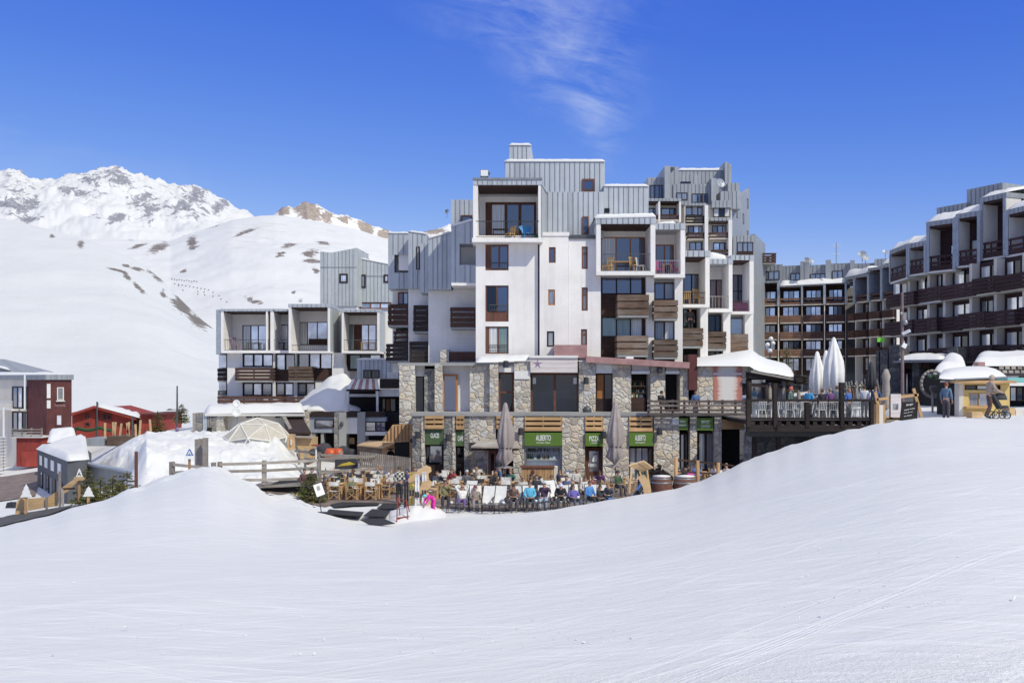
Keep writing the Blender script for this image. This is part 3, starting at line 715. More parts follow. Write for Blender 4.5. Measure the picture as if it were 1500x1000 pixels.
POSES = {
 'stand': dict(pel=(0, 0, .95), spi=(0, .01, 1.15), che=(0, 0, 1.36), nec=(0, 0, 1.51), hed=(0, -.03, 1.645), sh=(.175, 0, 1.43), el=(.245, .03, 1.15), wr=(.25, -.06, .92), pa=(.24, -.09, .85), hp=(.09, 0, .92), kn=(.10, -.02, .50), an=(.10, .03, .10), to=(.115, -.14, .05)),
 'push': dict(pel=(0, 0, .95), spi=(0, -.01, 1.15), che=(0, -.05, 1.36), nec=(0, -.07, 1.51), hed=(0, -.12, 1.64), sh=(.175, -.05, 1.43), el=(.23, -.16, 1.17), wr=(.2, -.42, 1.06), pa=(.19, -.49, 1.05), hp=(.09, 0, .92), kn=(.10, -.1, .50), an=(.10, .05, .10), to=(.11, -.12, .05)),
 'sit': dict(pel=(0, 0, .50), spi=(0, .04, .68), che=(0, .05, .89), nec=(0, .03, 1.04), hed=(0, -.01, 1.17), sh=(.175, .05, .96), el=(.25, -.02, .70), wr=(.13, -.25, .62), pa=(.08, -.31, .62), hp=(.09, -.03, .49), kn=(.13, -.45, .50), an=(.13, -.46, .10), to=(.14, -.62, .05)),
 'drink': dict(pel=(0, 0, .50), spi=(0, .04, .68), che=(0, .05, .89), nec=(0, .03, 1.04), hed=(0, -.01, 1.17), sh=(.175, .05, .96), el=(.30, -.12, .86), wr=(.10, -.17, 1.06), pa=(.06, -.17, 1.12), hp=(.09, -.03, .49), kn=(.14, -.45, .50), an=(.12, -.46, .10), to=(.14, -.62, .05)),
 'lean': dict(pel=(0, 0, .50), spi=(0, -.03, .68), che=(0, -.13, .86), nec=(0, -.20, .99), hed=(0, -.29, 1.09), sh=(.175, -.13, .93), el=(.25, -.18, .68), wr=(.10, -.38, .66), pa=(.05, -.44, .68), hp=(.09, -.03, .49), kn=(.13, -.45, .50), an=(.13, -.46, .10), to=(.14, -.62, .05)),
 'recline': dict(pel=(0, 0, .38), spi=(0, .13, .52), che=(0, .26, .69), nec=(0, .35, .82), hed=(0, .36, .96), sh=(.175, .28, .75), el=(.26, .08, .55), wr=(.13, -.10, .54), pa=(.08, -.16, .54), hp=(.09, -.03, .37), kn=(.13, -.42, .50), an=(.13, -.62, .12), to=(.14, -.78, .10)),
 'handshead': dict(pel=(0, 0, .38), spi=(0, .13, .52), che=(0, .26, .69), nec=(0, .35, .82), hed=(0, .36, .96), sh=(.175, .28, .77), el=(.33, .22, 1.0), wr=(.13, .38, 1.07), pa=(.07, .42, 1.05), hp=(.09, -.03, .37), kn=(.13, -.42, .50), an=(.13, -.62, .12), to=(.14, -.78, .10)),
 'bend': dict(pel=(0, .10, .86), spi=(0, -.08, .98), che=(0, -.26, 1.06), nec=(0, -.40, 1.08), hed=(0, -.52, 1.05), sh=(.165, -.28, 1.04), el=(.21, -.42, .80), wr=(.17, -.55, .58), pa=(.16, -.60, .52), hp=(.09, .09, .83), kn=(.13, -.02, .47), an=(.15, .08, .10), to=(.17, -.10, .05))}
flat('skin_tone', (.50, .29, .20), .55, .08, 12); flat('eye_dark', (.02, .015, .015), .2); flat('lip_tone', (.38, .14, .12), .5)
FIG = {}
m, nt, b = new_mat('check_cloth'); ck = nd(nt, 'ShaderNodeTexChecker'); ck.inputs['Scale'].default_value = 9; nt.links.new(coords(nt, (1, .01, 1)), ck.inputs[0]); ck.inputs[1].default_value = (.62, .60, .50, 1); ck.inputs[2].default_value = (.05, .05, .05, 1); nt.links.new(ck.outputs[0], b.inputs['Base Color']); setin(b, Roughness=.85)
def fig_meshes(pose):
    if pose in FIG: return FIG[pose]
    J = {k: Vector(v) for k, v in POSES[pose].items()}
    mir = lambda v: V(-v.x, v.y, v.z)
    L = {k: J[k] for k in ('sh', 'el', 'wr', 'pa', 'hp', 'kn', 'an', 'to')}; Rr = {k: mir(v) for k, v in L.items()}
    if pose == 'drink': Rr.update({'el': V(-.25, -.02, .70), 'wr': V(-.13, -.25, .62), 'pa': V(-.08, -.31, .62)})
    if pose == 'push': Rr.update({'kn': V(-.10, -.0, .50), 'an': V(-.10, .22, .13), 'to': V(-.11, .06, .05)})
    def graph(center, arms, legs):
        pts, rad, ed = [], [], []
        def a(p, r, prev=None):
            pts.append(p); rad.append(r); i = len(pts) - 1
            if prev is not None: ed.append((prev, i))
            return i
        prev = None; idx = {}
        for k, r in center: prev = a(J[k] if isinstance(k, str) else k, r, prev); idx[k if isinstance(k, str) else 0] = prev
        for S in (L, Rr):
            p = idx.get('che')
            for k, r in arms: p = a(S[k], r, p)
            p = idx.get('pel')
            for k, r in legs: p = a(S[k], r, p)
        return skin_mesh(pts, ed, rad)
    skull = lerp(J['nec'], J['hed'], .6)
    ax = (J['hed'] - J['nec']).normalized(); hd = J['hed']
    body = MB(); body.smooth = True
    pts = graph([('pel', .13), ('spi', .11), ('che', (.15, .11)), ('nec', .052), (skull, .05)], [('sh', .055), ('el', .042), ('wr', .027), ('pa', .030)], [('hp', .085), ('kn', .058), ('an', .04), ('to', .035)])
    body.add(*pts)
    # head with face (looks along -Y, nodded with the neck)
    tilt = 0 if pose not in ('lean', 'bend') else (.45 if pose == 'lean' else .9)
    Q = Matrix.Rotation(tilt, 3, 'X')
    def H(x, y, z): return hd + Q @ V(x, y, z)
    n, m = 14, 9; vs = []; 
    for k in range(m + 1):
        t = math.pi * k / m
        for i in range(n):
            p = 2 * math.pi * i / n; x, y, z = math.sin(t) * math.cos(p), math.sin(t) * math.sin(p), math.cos(t)
            w = .080 * (1 - .22 * max(0, -z) ** 1.5); dpt = .098
            yy = y * dpt; zz = z * .118
            if y < 0 and abs(x) < .32 and -.45 < z < .12: yy -= .022 * (1 - abs(x) / .32) * (1 - max(0, z) / .12)          # nose
            if y < -.55 and abs(z - .12) < .16 and .15 < abs(x) < .6: yy += .012                                    # eye sockets
            vs.append(H(x * w, yy, zz))
    body.add(vs, [(k * n + i, k * n + (i + 1) % n, (k + 1) * n + (i + 1) % n, (k + 1) * n + i) for k in range(m) for i in range(n)])
    for s in (-1, 1): body.sphere(H(s * .080, .005, -.005), .022, 6, (.5, .8, 1.2))
    body.mat(1)
    for s in (-1, 1): body.sphere(H(s * .032, -.082, .016), .011, 6)
    body.mat(2).sphere(H(0, -.090, -.052), .018, 6, (1.2, .4, .35)); body.mat(0)
    for S, s in ((L, 1), (Rr, -1)):      # five fingers of different length on each palm
        d = (S['pa'] - S['wr']).normalized(); side = d.cross(V(0, 0, 1)); side = side.normalized() if side.length > .1 else V(1, 0, 0); up = side.cross(d)
        for i, (o, ln) in enumerate(((-.026, .062), (-.009, .074), (.009, .070), (.026, .055))):
            b = S['pa'] + side * o + d * .02; k_ = b + d * ln * .55 - up * .008; e = k_ + d * ln * .35 - up * .022
            body.tube(b, k_, .0085, .008, 5); body.tube(k_, e, .008, .006, 5)
        b = S['pa'] - side * .028 * s - d * .01; body.tube(b, b - side * .022 * s + d * .025, .010, .009, 5); body.tube(b - side * .022 * s + d * .025, b - side * .022 * s + d * .055 - up * .01, .009, .007, 5)
    jk = graph([(lerp(J['pel'], J['spi'], -.15), (.165, .145)), ('spi', (.16, .135)), ('che', (.185, .14)), (lerp(J['che'], J['nec'], .75), .085)], [('sh', .085), ('el', .066), (lerp(J['el'], J['wr'], .95), .048)], []) if False else None
    # jacket graph rooted at the chest so that sleeves join at the shoulder
    def jacket():
        P_ = [J['che'], lerp(J['che'], J['spi'], 1), lerp(J['spi'], J['pel'], .9), lerp(J['che'], J['nec'], .8)]; r = [(.18, .135), (.158, .13), (.172, .15), .075]; e = [(0, 1), (1, 2), (0, 3)]
        for S in (L, Rr):
            i = len(P_); P_ += [S['sh'], S['el'], lerp(S['el'], S['wr'], .93)]; r += [.083, .066, .046]; e += [(0, i), (i, i + 1), (i + 1, i + 2)]
        return skin_mesh(P_, e, r)
    def trousers():
        P_ = [J['pel'], lerp(J['pel'], J['spi'], .45)]; r = [(.155, .135), (.15, .125)]; e = [(0, 1)]
        for S in (L, Rr):
            i = len(P_); P_ += [S['hp'], S['kn'], lerp(S['kn'], S['an'], .93)]; r += [.108, .08, .066]; e += [(0, i), (i, i + 1), (i + 1, i + 2)]
        return skin_mesh(P_, e, r)
    def M_(name, add, mats=('skin_tone',)):
        mb = MB(); mb.smooth = True
        for a in add:
            mb.add(*a)
        me = bpy.data.meshes.new(name); me.from_pydata([tuple(v) for v in mb.v], [], mb.f); me.polygons.foreach_set('use_smooth', [True] * len(mb.f))
        for q in mats: me.materials.append(M[q])
        return me
    bme = bpy.data.meshes.new('body'); bme.from_pydata([tuple(v) for v in body.v], [], body.f); bme.polygons.foreach_set('use_smooth', [True] * len(body.f)); bme.polygons.foreach_set('material_index', body.mi)
    for q in ('skin_tone', 'eye_dark', 'lip_tone'): bme.materials.append(M[q])
    boots = []
    for S in (L, Rr):
        boots.append(skin_mesh([lerp(S['an'], S['kn'], .25), S['an'], S['to']], [(0, 1), (1, 2)], [.068, .068, .055]))
    # hair cap and hat
    def cap(r, zc, back, long=0, n=14, m=6):
        vs = []; fs = []
        for k in range(m + 1):
            t = math.pi * (.62 if True else .5) * k / m
            for i in range(n):
                p = 2 * math.pi * i / n; x, y, z = math.sin(t) * math.cos(p), math.sin(t) * math.sin(p), math.cos(t)
                if y < -.2 and z < zc: z = zc; 
                zz = z * .128 * r - (long * max(0, y + .3) if z < .1 else 0)
                vs.append(H(x * .090 * r, y * .108 * r + back, zz + .008))
        fs = [(k * n + i, k * n + (i + 1) % n, (k + 1) * n + (i + 1) % n, (k + 1) * n + i) for k in range(m) for i in range(n)]
        return vs, fs
    sg = MB(); 
    for s in (-1, 1): sg.sphere(H(s * .034, -.088, .018), .027, 8, (1.1, .45, .8))
    sg.bar(H(-.085, -.06, .022), H(.085, -.06, .022), .012, .01)
    out = dict(body=bme, jacket=M_('jacket', [jacket()]), trousers=M_('trousers', [trousers()]), boot=[M_('boot', [x]) for x in boots],
               hair=M_('hair', [cap(1.0, .42, .008)]), long_hair=M_('hair', [cap(1.06, .42, .012, .16)]), hat=M_('hat', [cap(1.12, .30, .004)]), sunglasses=M_('sunglasses', [(sg.v, sg.f)]))
    FIG[pose] = out
    return out
CLO = {}
def cloth(col, rough=.8):
    if isinstance(col, str): return M[col]
    k = tuple(round(c, 3) for c in col)
    if k not in CLO: CLO[k] = flat('cloth_%d' % len(CLO), col, rough, .18, 9, bmp=.3)
    return CLO[k]
flat('boot_dark', (.05, .05, .055), .6, .2, 6); flat('lens_dark', (.01, .01, .012), .1)
def person(pose, label, loc, rz=0, jacket=(.1, .1, .1), trousers=(.05, .05, .06), hair=(.06, .04, .03), hat=None, glasses=False, scale=1.0, long=False, group=None):
    f = fig_meshes(pose); t = thing('person', label, 'person', loc, group, rz); t.scale = (scale,) * 3
    def ch(name, me, mat=None):
        o = bpy.data.objects.new(name, me); COL.objects.link(o); o.parent = t
        if mat: o.material_slots[0].link = 'OBJECT'; o.material_slots[0].material = mat
    ch('body', f['body']); ch('jacket', f['jacket'], cloth(jacket)); ch('trousers', f['trousers'], cloth(trousers))
    for b in f['boot']: ch('boot', b, M['boot_dark'])
    if hair and (not hat or long): ch('hair', f['long_hair' if long else 'hair'], cloth(hair))
    if hat: ch('hat', f['hat'], cloth(hat))
    if glasses: ch('sunglasses', f['sunglasses'], M['lens_dark'])
    return t
# ------------------------------------------------------------------ the white front block
def wall(fac, par, x0, y0, x1, y1, w, back, holes=(), mat='white_render', depth=.14, name='wall', label=None, rc=None):
    rc = rc or fac.rect(x0, y0, x1, y1, w); hs = [fac.rect(*h, w) if len(h) == 4 else h[0] for h in holes]
    mb = MB(); fac.holes(mb, rc, hs, w, depth); u0, u1, z0, z1 = rc; k = w - depth
    for p, q in (((u0, z0), (u1, z0)), ((u1, z0), (u1, z1)), ((u1, z1), (u0, z1)), ((u0, z1), (u0, z0))):
        mb.quad(fac.at(*p, w), fac.at(*p, k), fac.at(*q, k), fac.at(*q, w))
    fac.hx(mb, u0, u1, z0, z1, back, k)
    return mb.build(name, mat, par, label)
def zincwall(fac, par, x0, y0, x1, y1, w0, w1, yl=None, yr=None, pitch=.33, mats=('zinc', 'zinc_seam'), label=None, rib=.035):
    mb = MB(); fac.pzinc(mb, x0, y0, x1, y1, w0, w1, pitch, yl, yr, rib); return mb.build('cladding', mats, par, label)
def snowcap(fac, par, x0, y0, x1, y1, w0, w1, yl=None, yr=None):
    """thin layer of snow lying along a roof edge"""
    yl = y0 if yl is None else yl; yr = y0 if yr is None else yr; th = (y1 - y0); mb = MB(); mb.smooth = True
    n = max(4, int((x1 - x0) / 4)); rows = []
    for i in range(n + 1):
        px = lerp(x0, x1, i / n); yt = lerp(yl, yr, i / n) + random.uniform(-.35, .35); yb = lerp(yl, yr, i / n) + th
        u, zt = fac.hit(px, yt, w1); _, zb = fac.hit(px, yb, w1)
        e = 0 if 0 < i < n else .6
        rows.append([fac.at(u, zb, w1 + .02), fac.at(u, lerp(zt, zb, .35 + e), w1 + .06), fac.at(u, lerp(zt, zb, e), w1 - .12), fac.at(u, lerp(zt, zb, e), w0)])
    vs = [p for r in rows for p in r]
    mb.add(vs, [(i * 4 + k, (i + 1) * 4 + k, (i + 1) * 4 + k + 1, i * 4 + k + 1) for i in range(n) for k in range(3)])
    return mb.build('roof_snow', 'snow_cap', par)
def loge(fac, par, xl, xr, yt, yf, yb, wf, wb, pl, pr, win=None, frame='brown_frame', panes=('glass_blue',), leaves=2, soffit=True, slab=5, shutter=0, wallmat='white_render', fasc=('zinc', 'zinc_seam'), soff='brown_wood', trans=None, pitch=.33, fmat=None):
    """a boxed-in balcony: two cheek walls, clad fascia, boarded soffit, back wall with its window, floor"""
    for e, x0_, x1_ in ((pl, xl, xl + pl), (pr, xr - pr, xr)):
        if e: mb = MB(); fac.pbox(mb, x0_, yf, x1_, yb, wb, wf); mb.build('cheek_wall', fmat or wallmat, par)
    zincwall(fac, par, xl - .8, yt, xr + .8, yf, wb, wf + .04, pitch=pitch, mats=fasc)
    u0, u1, z0, z1 = fac.rect(xl + pl, yf, xr - pr, yb, wf)
    if soffit:
        mb = MB(); fac.hx(mb, u0 + .003, u1 - .003, z1 - .09, z1 - .004, wb + .003, wf - .04); mb.build('soffit', soff, par)
    wx = fac.rect(*win, wb) if win else None
    mb = MB(); fac.holes(mb, (u0, u1, z0, z1 - .01), [wx] if wx else [], wb, .1)
    mb.build('back_wall', wallmat, par)
    if wx: window(fac, par, 0, 0, 0, 0, wb - .06, leaves, frame, panes, rc=wx, shutter=shutter, trans=trans)
    if slab:
        mb = MB(); fac.pbox(mb, xl, yb, xr, yb + slab, wb, wf + .06); mb.build('slab', wallmat, par)

A = thing('apartment_building', 'tall white apartment block with grey zinc upper storeys, above the stone restaurant', 'building', P(790, 600, 64))
FM = Fac(600, 62, 1100, 62)
wall(FM, A, 697, 345, 788, 540, 0, -9, [(711, 358, 745, 396), (711, 418, 745, 471), (711, 478, 745, 518)])
wall(FM, A, 790.5, 343, 833, 540, .32, -9, [(804, 362, 814, 385), (803, 424, 813, 447), (801, 485, 812, 508)])
wall(FM, A, 833.2, 347, 880, 540, .25, -9, [(852, 361, 861, 394), (852, 421, 861, 455), (851, 482, 860, 506)])
window(FM, A, 711, 358, 745, 396, -.07, 2, panes=('glass_blue',), shutter=.22, fw=.09)
window(FM, A, 711, 418, 745, 471, -.07, 2, panes=('glass_dark', 'glass_blue'), panel=.26, fw=.09)
window(FM, A, 711, 478, 745, 518, -.07, 2, panes=('curtain_white', 'curtain_teal'), fw=.09, shutter=.12)
for r in ((711, 384, 745, 394), (711, 446, 745, 456), (711, 505, 745, 516)):
    bar_rail(FM, A, r[0] + 6, r[1], r[2] - 2, r[1] + 9, .0, 'dark_metal', .14, .015, name='guard_rail')
for x0, y0, x1, y1, f in ((804, 362, 814, 385, 'brown_frame'), (803, 424, 813, 447, 'orange_frame'), (801, 485, 812, 508, 'dark_frame')):
    window(FM, A, x0, y0, x1, y1, .27, 1, f, ('glass_bright' if y0 > 400 else 'glass_blue',), fw=.10)
for x0, y0, x1, y1 in ((852, 361, 861, 394), (852, 421, 861, 455), (851, 482, 860, 506)):
    window(FM, A, x0, y0, x1, y1, .2, 1, 'brown_frame', ('curtain_grey',), fw=.10, trans=.72)
part(FM, 'parapet', 'white_render', A, [(790, 340, 834, 345.5, -2, .38)])
part(FM, 'flashing', 'dark_metal', A, [(833.5, 344, 879, 349.5, -1, .36)])
# zinc top storeys
zincwall(FM, A, 740, 236, 886, 300, -10, -3)
snowcap(FM, A, 739, 232.5, 886.5, 237, -9, -2.95)
window(FM, A, 853, 262, 871, 280, -2.90, 1, 'brown_frame', ('glass_blue',), fw=.13)
zincwall(FM, A, 795, 281, 884.5, 349, -8, -1.2)
window(FM, A, 853, 317, 862.5, 342.5, -1.1, 1, 'brown_frame', ('glass_blue',), fw=.08)
zincwall(FM, A, 884.7, 272, 950, 347, -9, -2.2)
snowcap(FM, A, 884, 269, 950.5, 273, -8, -2.15)
window(FM, A, 885.5, 305, 893, 311.5, -2.1, 1, 'dark_frame', ('glass_dark',), fw=.06)
mb = MB(); u0, u1, z0, z1 = FM.rect(746, 212.5, 778, 237, -4); u2 = FM.hit(782, 237, -4)[0]
c = FM.at; mb.hexa([c(u0, z0, -7), c(u2, z0, -7), c(u1, z1, -7), c(u0, z1, -7), c(u0, z0, -4), c(u2, z0, -4), c(u1, z1, -4), c(u0, z1, -4)])
mb.mat(1)
for i in range(1, 5): uu = lerp(u0, u1, i / 5); FM.hx(mb, uu - .018, uu + .018, z0, z1 - .02, -4.01, -3.965)
mb.build('stair_head', ('zinc', 'zinc_seam'), A); snowcap(FM, A, 745.5, 209, 778.5, 213, -7, -3.95)
# the big boxed balcony at the head of the white wall (its right cheek splays out, its roof falls to the back)
FB = FM
u0, u1, z0, z1 = FB.rect(693, 271, 793, 350, 1.0); u3 = FB.hit(803.5, 300, -2)[0]; ztop = FB.hit(693, 263.5, 1.0)[1]; ztr = FB.hit(793, 261.5, 1.0)[1]; zbk = FB.hit(803, 291, -2)[1]
il, ir = FB.hit(700, 300, 1)[0], FB.hit(788.5, 300, 1)[0]
mb = MB(); mb.hexa([c(u0, z0, -2), c(il, z0, -2), c(il, z1, -2), c(u0, z1, -2), c(u0, z0, 1), c(il, z0, 1), c(il, z1, 1), c(u0, z1, 1)]); mb.build('cheek_wall', 'white_render', A); mb = MB()
mb.hexa([c(ir, z0, -2), c(u3 - .03, z0, -2), c(u3 - .03, zbk - .3, -2), c(ir, zbk - .3, -2), c(ir, z0, 1), c(u1 - .03, z0, 1), c(u1 - .03, z1, 1), c(ir, z1, 1)])
mb.build('cheek_wall', 'white_render', A)
mb = MB(); p0 = [c(u1, z0, 1.0), c(u3, z0, -2), c(u3, zbk, -2), c(u1, z1, 1.0)]; mb.poly(p0); mb.build('cheek_cladding', 'zinc', A)
mb = MB(); mb.hexa([c(u0, z1 - .1, -2), c(u3, z1 - .1, -2), c(u3, zbk + .12, -2), c(u0, zbk + .12, -2), c(u0, z1, 1.04), c(u1 + .03, z1, 1.04), c(u1 + .03, ztr, 1.04), c(u0, ztop, 1.04)]); mb.mat(1)
for i in range(1, 14): uu = lerp(u0, u1, i / 14); FB.hx(mb, uu - .018, uu + .018, z1 + .01, lerp(ztop, ztr, i / 14) - .02, 1.03, 1.075)
FB.hx(mb, u0 - .03, u1 + .05, ztop + .0, ztr + .035, .95, 1.10)
mb.build('cladding', ('zinc', 'zinc_seam'), A)
mb = MB(); FB.hx(mb, il + .003, ir - .003, z1 - .09, z1 - .004, -1.99, .9); mb.build('soffit', 'brown_wood', A)
hw = FB.rect(711, 296, 789, 346, -2); hw = (hw[0], min(hw[1], ir - .04), hw[2], hw[3])
mb = MB(); FB.holes(mb, (il, ir, z0, z1 - .01), [hw], -2, .1); mb.build('back_wall', 'white_render', A)
window(FB, A, 0, 0, 0, 0, -2.06, 3, 'brown_frame', ('curtain_white', 'glass_blue', 'glass_blue'), rc=hw, fw=.16, shutter=.09)
part(FB, 'slab', 'white_render', A, [(691.5, 348.5, 795, 354.5, -2, 1.04)])
bar_rail(FB, A, 697, 323.5, 790, 347.5, 1.0, 'black_metal', .12, .016)

# balcony columns on the right of the front
loge(FM, A, 873.5, 960, 318, 328, 397, .9, -1.5, 6.5, 7, (880, 347, 946, 397.5), 'orange_frame', ('curtain_white', 'glass_blue', 'glass_blue'), 3, slab=6)
snowcap(FM, A, 871.5, 312.5, 960.5, 319, -4, .95, 313.5, 311.5)
bar_rail(FM, A, 880.5, 371.5, 952.8, 396.8, .88, 'dark_metal', .115, .011)
wall(FM, A, 946.5, 402.5, 958.2, 545, 0, -6); part(FM, 'wall', 'white_render', A, [(880.4, 402.5, 946.3, 545, -6, -1.0)])
loge(FM, A, 957.8, 1003.5, 327, 336, 401.5, .6, -1.6, 0, 6.5, (960, 358, 987.5, 401.3), 'orange_frame', ('glass_blue',), 2, soffit=False, slab=5)
snowcap(FM, A, 962, 323, 990, 328, -1, .55, 325, 323)
bar_rail(FM, A, 959, 381, 996.5, 401, .58, 'grey_metal', .115, .011)
wall(FM, A, 988.5, 406.5, 1000, 545, -.12, -6); part(FM, 'wall', 'white_render', A, [(958.4, 406.5, 988.3, 545, -6, -1.0)])
def infill(fac, par, x0, y0, x1, y1, w, panes, leaves, mat='brown_frame', foot=None, fw=.07):
    """window with a boarded spandrel under it"""
    window(fac, par, x0, y0, x1, y1, w, leaves, mat, panes, fw=fw)
    if foot: part(fac, 'spandrel', 'brown_wood', par, [(x0, y1 + .2, x1, foot, w - .3, w - .02)])
infill(FM, A, 881, 404.5, 946, 431, -.55, ('glass_blue',), 3, 'dark_frame', 463)
infill(FM, A, 881, 464, 946, 493.5, -.55, ('curtain_teal', 'curtain_teal', 'curtain_white'), 3, 'dark_frame', 530)
for r in ((940.5, 405, 946, 430, -.6, -.45), (940.5, 464.5, 946, 493, -.6, -.45)): part(FM, 'side_panel', 'brown_wood', A, [r])
board_balcony(FM, A, 905, 431.5, 951, 461.5, -.9, .95)
board_balcony(FM, A, 904, 491.5, 950, 519.5, -.9, .95)
infill(FM, A, 958.5, 414, 988, 439, -.5, ('glass_blue', 'curtain_grey'), 2, 'dark_frame', 467)
infill(FM, A, 958.5, 470, 988, 498, -.5, ('curtain_grey', 'curtain_white'), 2, 'dark_frame', 530)
board_balcony(FM, A, 958, 439.5, 993, 466, -.9, .8)
board_balcony(FM, A, 957.5, 497.5, 993, 522.5, -.9, .8)
F4, F5, F6 = Fac(980, 65, 1060, 65), Fac(1000, 67, 1100, 67), Fac(1040, 69, 1120, 69)
loge(F4, A, 1000.5, 1039.5, 367, 376, 445.5, .6, -1.7, 0, 6.3, (1001, 401, 1026, 446), 'dark_frame', ('glass_blue',), 2, slab=4.5)
bar_rail(F4, A, 1001, 428, 1033, 445, .58, 'brown_wood', .115, .012)
wall(F4, A, 1026, 450, 1037, 545, 0, -6); part(F4, 'wall', 'white_render', A, [(1000, 450, 1025.8, 545, -6, -1.6)])
part(F4, 'room', 'interior_dark', A, [(1000.4, 452, 1025.8, 480, -1.58, -1.3)])
window(F4, A, 1000.5, 453, 1008, 479, -.5, 1, 'dark_frame', ('curtain_teal',))
board_balcony(F4, A, 1000, 480.5, 1030, 506.5, -.9, .9)
part(F4, 'room', 'interior_dark', A, [(1000.4, 509, 1025.8, 530, -1.58, -1.0)])
loge(F5, A, 1038, 1073, 379, 386.5, 452, .6, -1.6, 0, 5.5, (1040, 409.5, 1059.5, 452), 'dark_frame', ('curtain_mauve',), 2, soffit=False, slab=5)
snowcap(F5, A, 1038, 368, 1066, 380, -2, .5, 368, 374)
bar_rail(F5, A, 1039, 433.5, 1067.5, 451.5, .58, 'grey_wood', .2, .03)
wall(F5, A, 1059.5, 457, 1070, 545, 0, -6); part(F5, 'wall', 'white_render', A, [(1036, 457, 1059.3, 545, -6, -1.0)])
infill(F5, A, 1037, 461, 1059, 486, -.5, ('glass_dark',), 2, 'dark_frame', 512)
infill(F5, A, 1037, 512.5, 1059, 524, -.5, ('glass_dark',), 2, 'dark_frame', 530)
board_balcony(F5, A, 1036.5, 485.5, 1064, 510.5, -.9, .8)
loge(F6, A, 1071.5, 1104, 373.5, 381, 456, .6, -1.6, 0, 6, (1073, 402, 1090.5, 456), 'dark_frame', ('glass_blue',), 2, slab=4, trans=.55)
bar_rail(F6, A, 1072.5, 440.5, 1098, 456, .58, 'brown_wood', .115, .012)
wall(F6, A, 1091, 460, 1103.5, 545, 0, -6); part(F6, 'wall', 'white_render', A, [(1069, 460, 1090.8, 545, -6, -1.0)])
infill(F6, A, 1069.5, 465.5, 1091, 490, -.5, ('glass_bright',), 1, 'dark_frame', 540)
board_balcony(F6, A, 1069.5, 489, 1096, 515, -.9, .8, n=4, gap=.02)

# stepped modules on the left flank
G1, G2, G3, G4 = Fac(560, 63, 720, 63), Fac(560, 64.6, 720, 64.6), Fac(540, 66.6, 700, 66.6), Fac(540, 68.4, 700, 68.4)
zincwall(G1, A, 660.5, 292.5, 694, 335, -8, -2)
window(G1, A, 675, 315, 692, 331, -1.93, 1, 'brown_frame', ('glass_blue',), fw=.1)
zincwall(G1, A, 661, 330, 673, 418, -7, .3, 331, 327)
zincwall(G1, A, 673.05, 326, 697, 357, -7, .3, 327, 320)
zincwall(G1, A, 673.05, 388, 697, 414, -1.2, .3)
part(G1, 'loggia_wall', 'white_render', A, [(673.1, 357.2, 697, 418, -7, -1.3), (661.2, 414.3, 697, 418.2, -7, .34)])
snowcap(G1, A, 660, 327, 694, 331, -1.9, .32, 328.5, 318.5)
zincwall(G2, A, 627.5, 345, 661, 424, -3, .2, 349, 339.5)
snowcap(G2, A, 627, 347, 661, 350, -3, .24, 347, 337)
wall(G2, A, 627.5, 424, 699, 545, -.8, -4)
wall(G2, A, 645, 512, 657.5, 545, .5, -.7, mat='stone')
board_balcony(G2, A, 659.5, 450, 698, 479, -.7, .6, 'brown_board', n=4)
part(G2, 'parapet', 'brown_board', A, [(657.7, 515, 698, 529, .35, .45)])
part(G2, 'parapet_ledge', 'concrete', A, [(657.7, 529.3, 698, 535, .2, .5)])
zincwall(Fac(560, 65.4, 720, 65.4), A, 615.5, 356, 627.8, 429, -3, 0, 358, 354)
zincwall(G3, A, 598.2, 340, 625, 423, -3, 0, 338.5, 342)
snowcap(G3, A, 598, 336.5, 625, 339.5, -3, .04, 336.5, 340)
window(G3, A, 609.5, 361, 615, 395, .03, 1, 'dark_frame', ('glass_dark',), fw=.08)
wall(G3, A, 598.2, 423, 628, 545, -.5, -3.2)
board_balcony(G3, A, 605.5, 447, 628, 485, -.4, .9, 'dark_board', n=5, gap=.04)
board_balcony(G3, A, 599.5, 500, 628, 533, -.4, .9, 'dark_board', n=5, gap=.04)
zincwall(G4, A, 568.5, 341.5, 598.4, 373, -2.6, 0)
zincwall(G4, A, 568.5, 373.03, 577.5, 423, -2.6, 0)
zincwall(G4, A, 577.55, 399.5, 598.4, 423, -2.6, 0)
part(G4, 'loggia_wall', 'white_render', A, [(577.55, 373.1, 598.4, 399.4, -2.6, -1.2)])
part(G4, 'loggia_post', 'white_render', A, [(584, 373.1, 598.3, 396, -1.1, -.15)])
snowcap(G4, A, 568, 339, 598.6, 342, -2.6, .03)
wall(G4, A, 575, 423, 600, 545, -1.4, -2.7)
window(G4, A, 583, 428, 598.3, 446, -1.33, 2, 'brown_frame', ('curtain_mauve', 'glass_bright'))
window(G4, A, 580, 476, 598, 486, -1.33, 2, 'dark_frame', ('glass_dark',))
board_balcony(G4, A, 568, 445.5, 598.4, 476, -1.3, .6, 'brown_board', n=4, gap=.06)
board_balcony(G4, A, 576.5, 485, 598.4, 503, -1.3, .35, 'brown_board', n=3, gap=.16)
board_balcony(G4, A, 565.5, 503.5, 598.4, 528, -1.3, .7, 'dark_board', n=4, gap=.06)
# roof kit
t = thing('floodlight', 'big square floodlight on the flat roof above the top balcony', 'lamp', P(709, 263, 61.5))
mb = MB(); FM.pbox(mb, 703.5, 248.5, 715.5, 258.5, .1, .45); mb.build('housing', 'grey_metal', t)
mb = MB(); FM.pbox(mb, 704.3, 249.3, 714.7, 257.7, .45, .47); mb.build('lens', 'white_plastic', t)
for r in ((704, 258.8, 706, 263, .1, .3), (712.5, 258.8, 714.5, 263, .1, .3), (715.7, 252, 717.5, 256, .1, .3)): part(FM, 'bracket', 'dark_metal', t, [r])
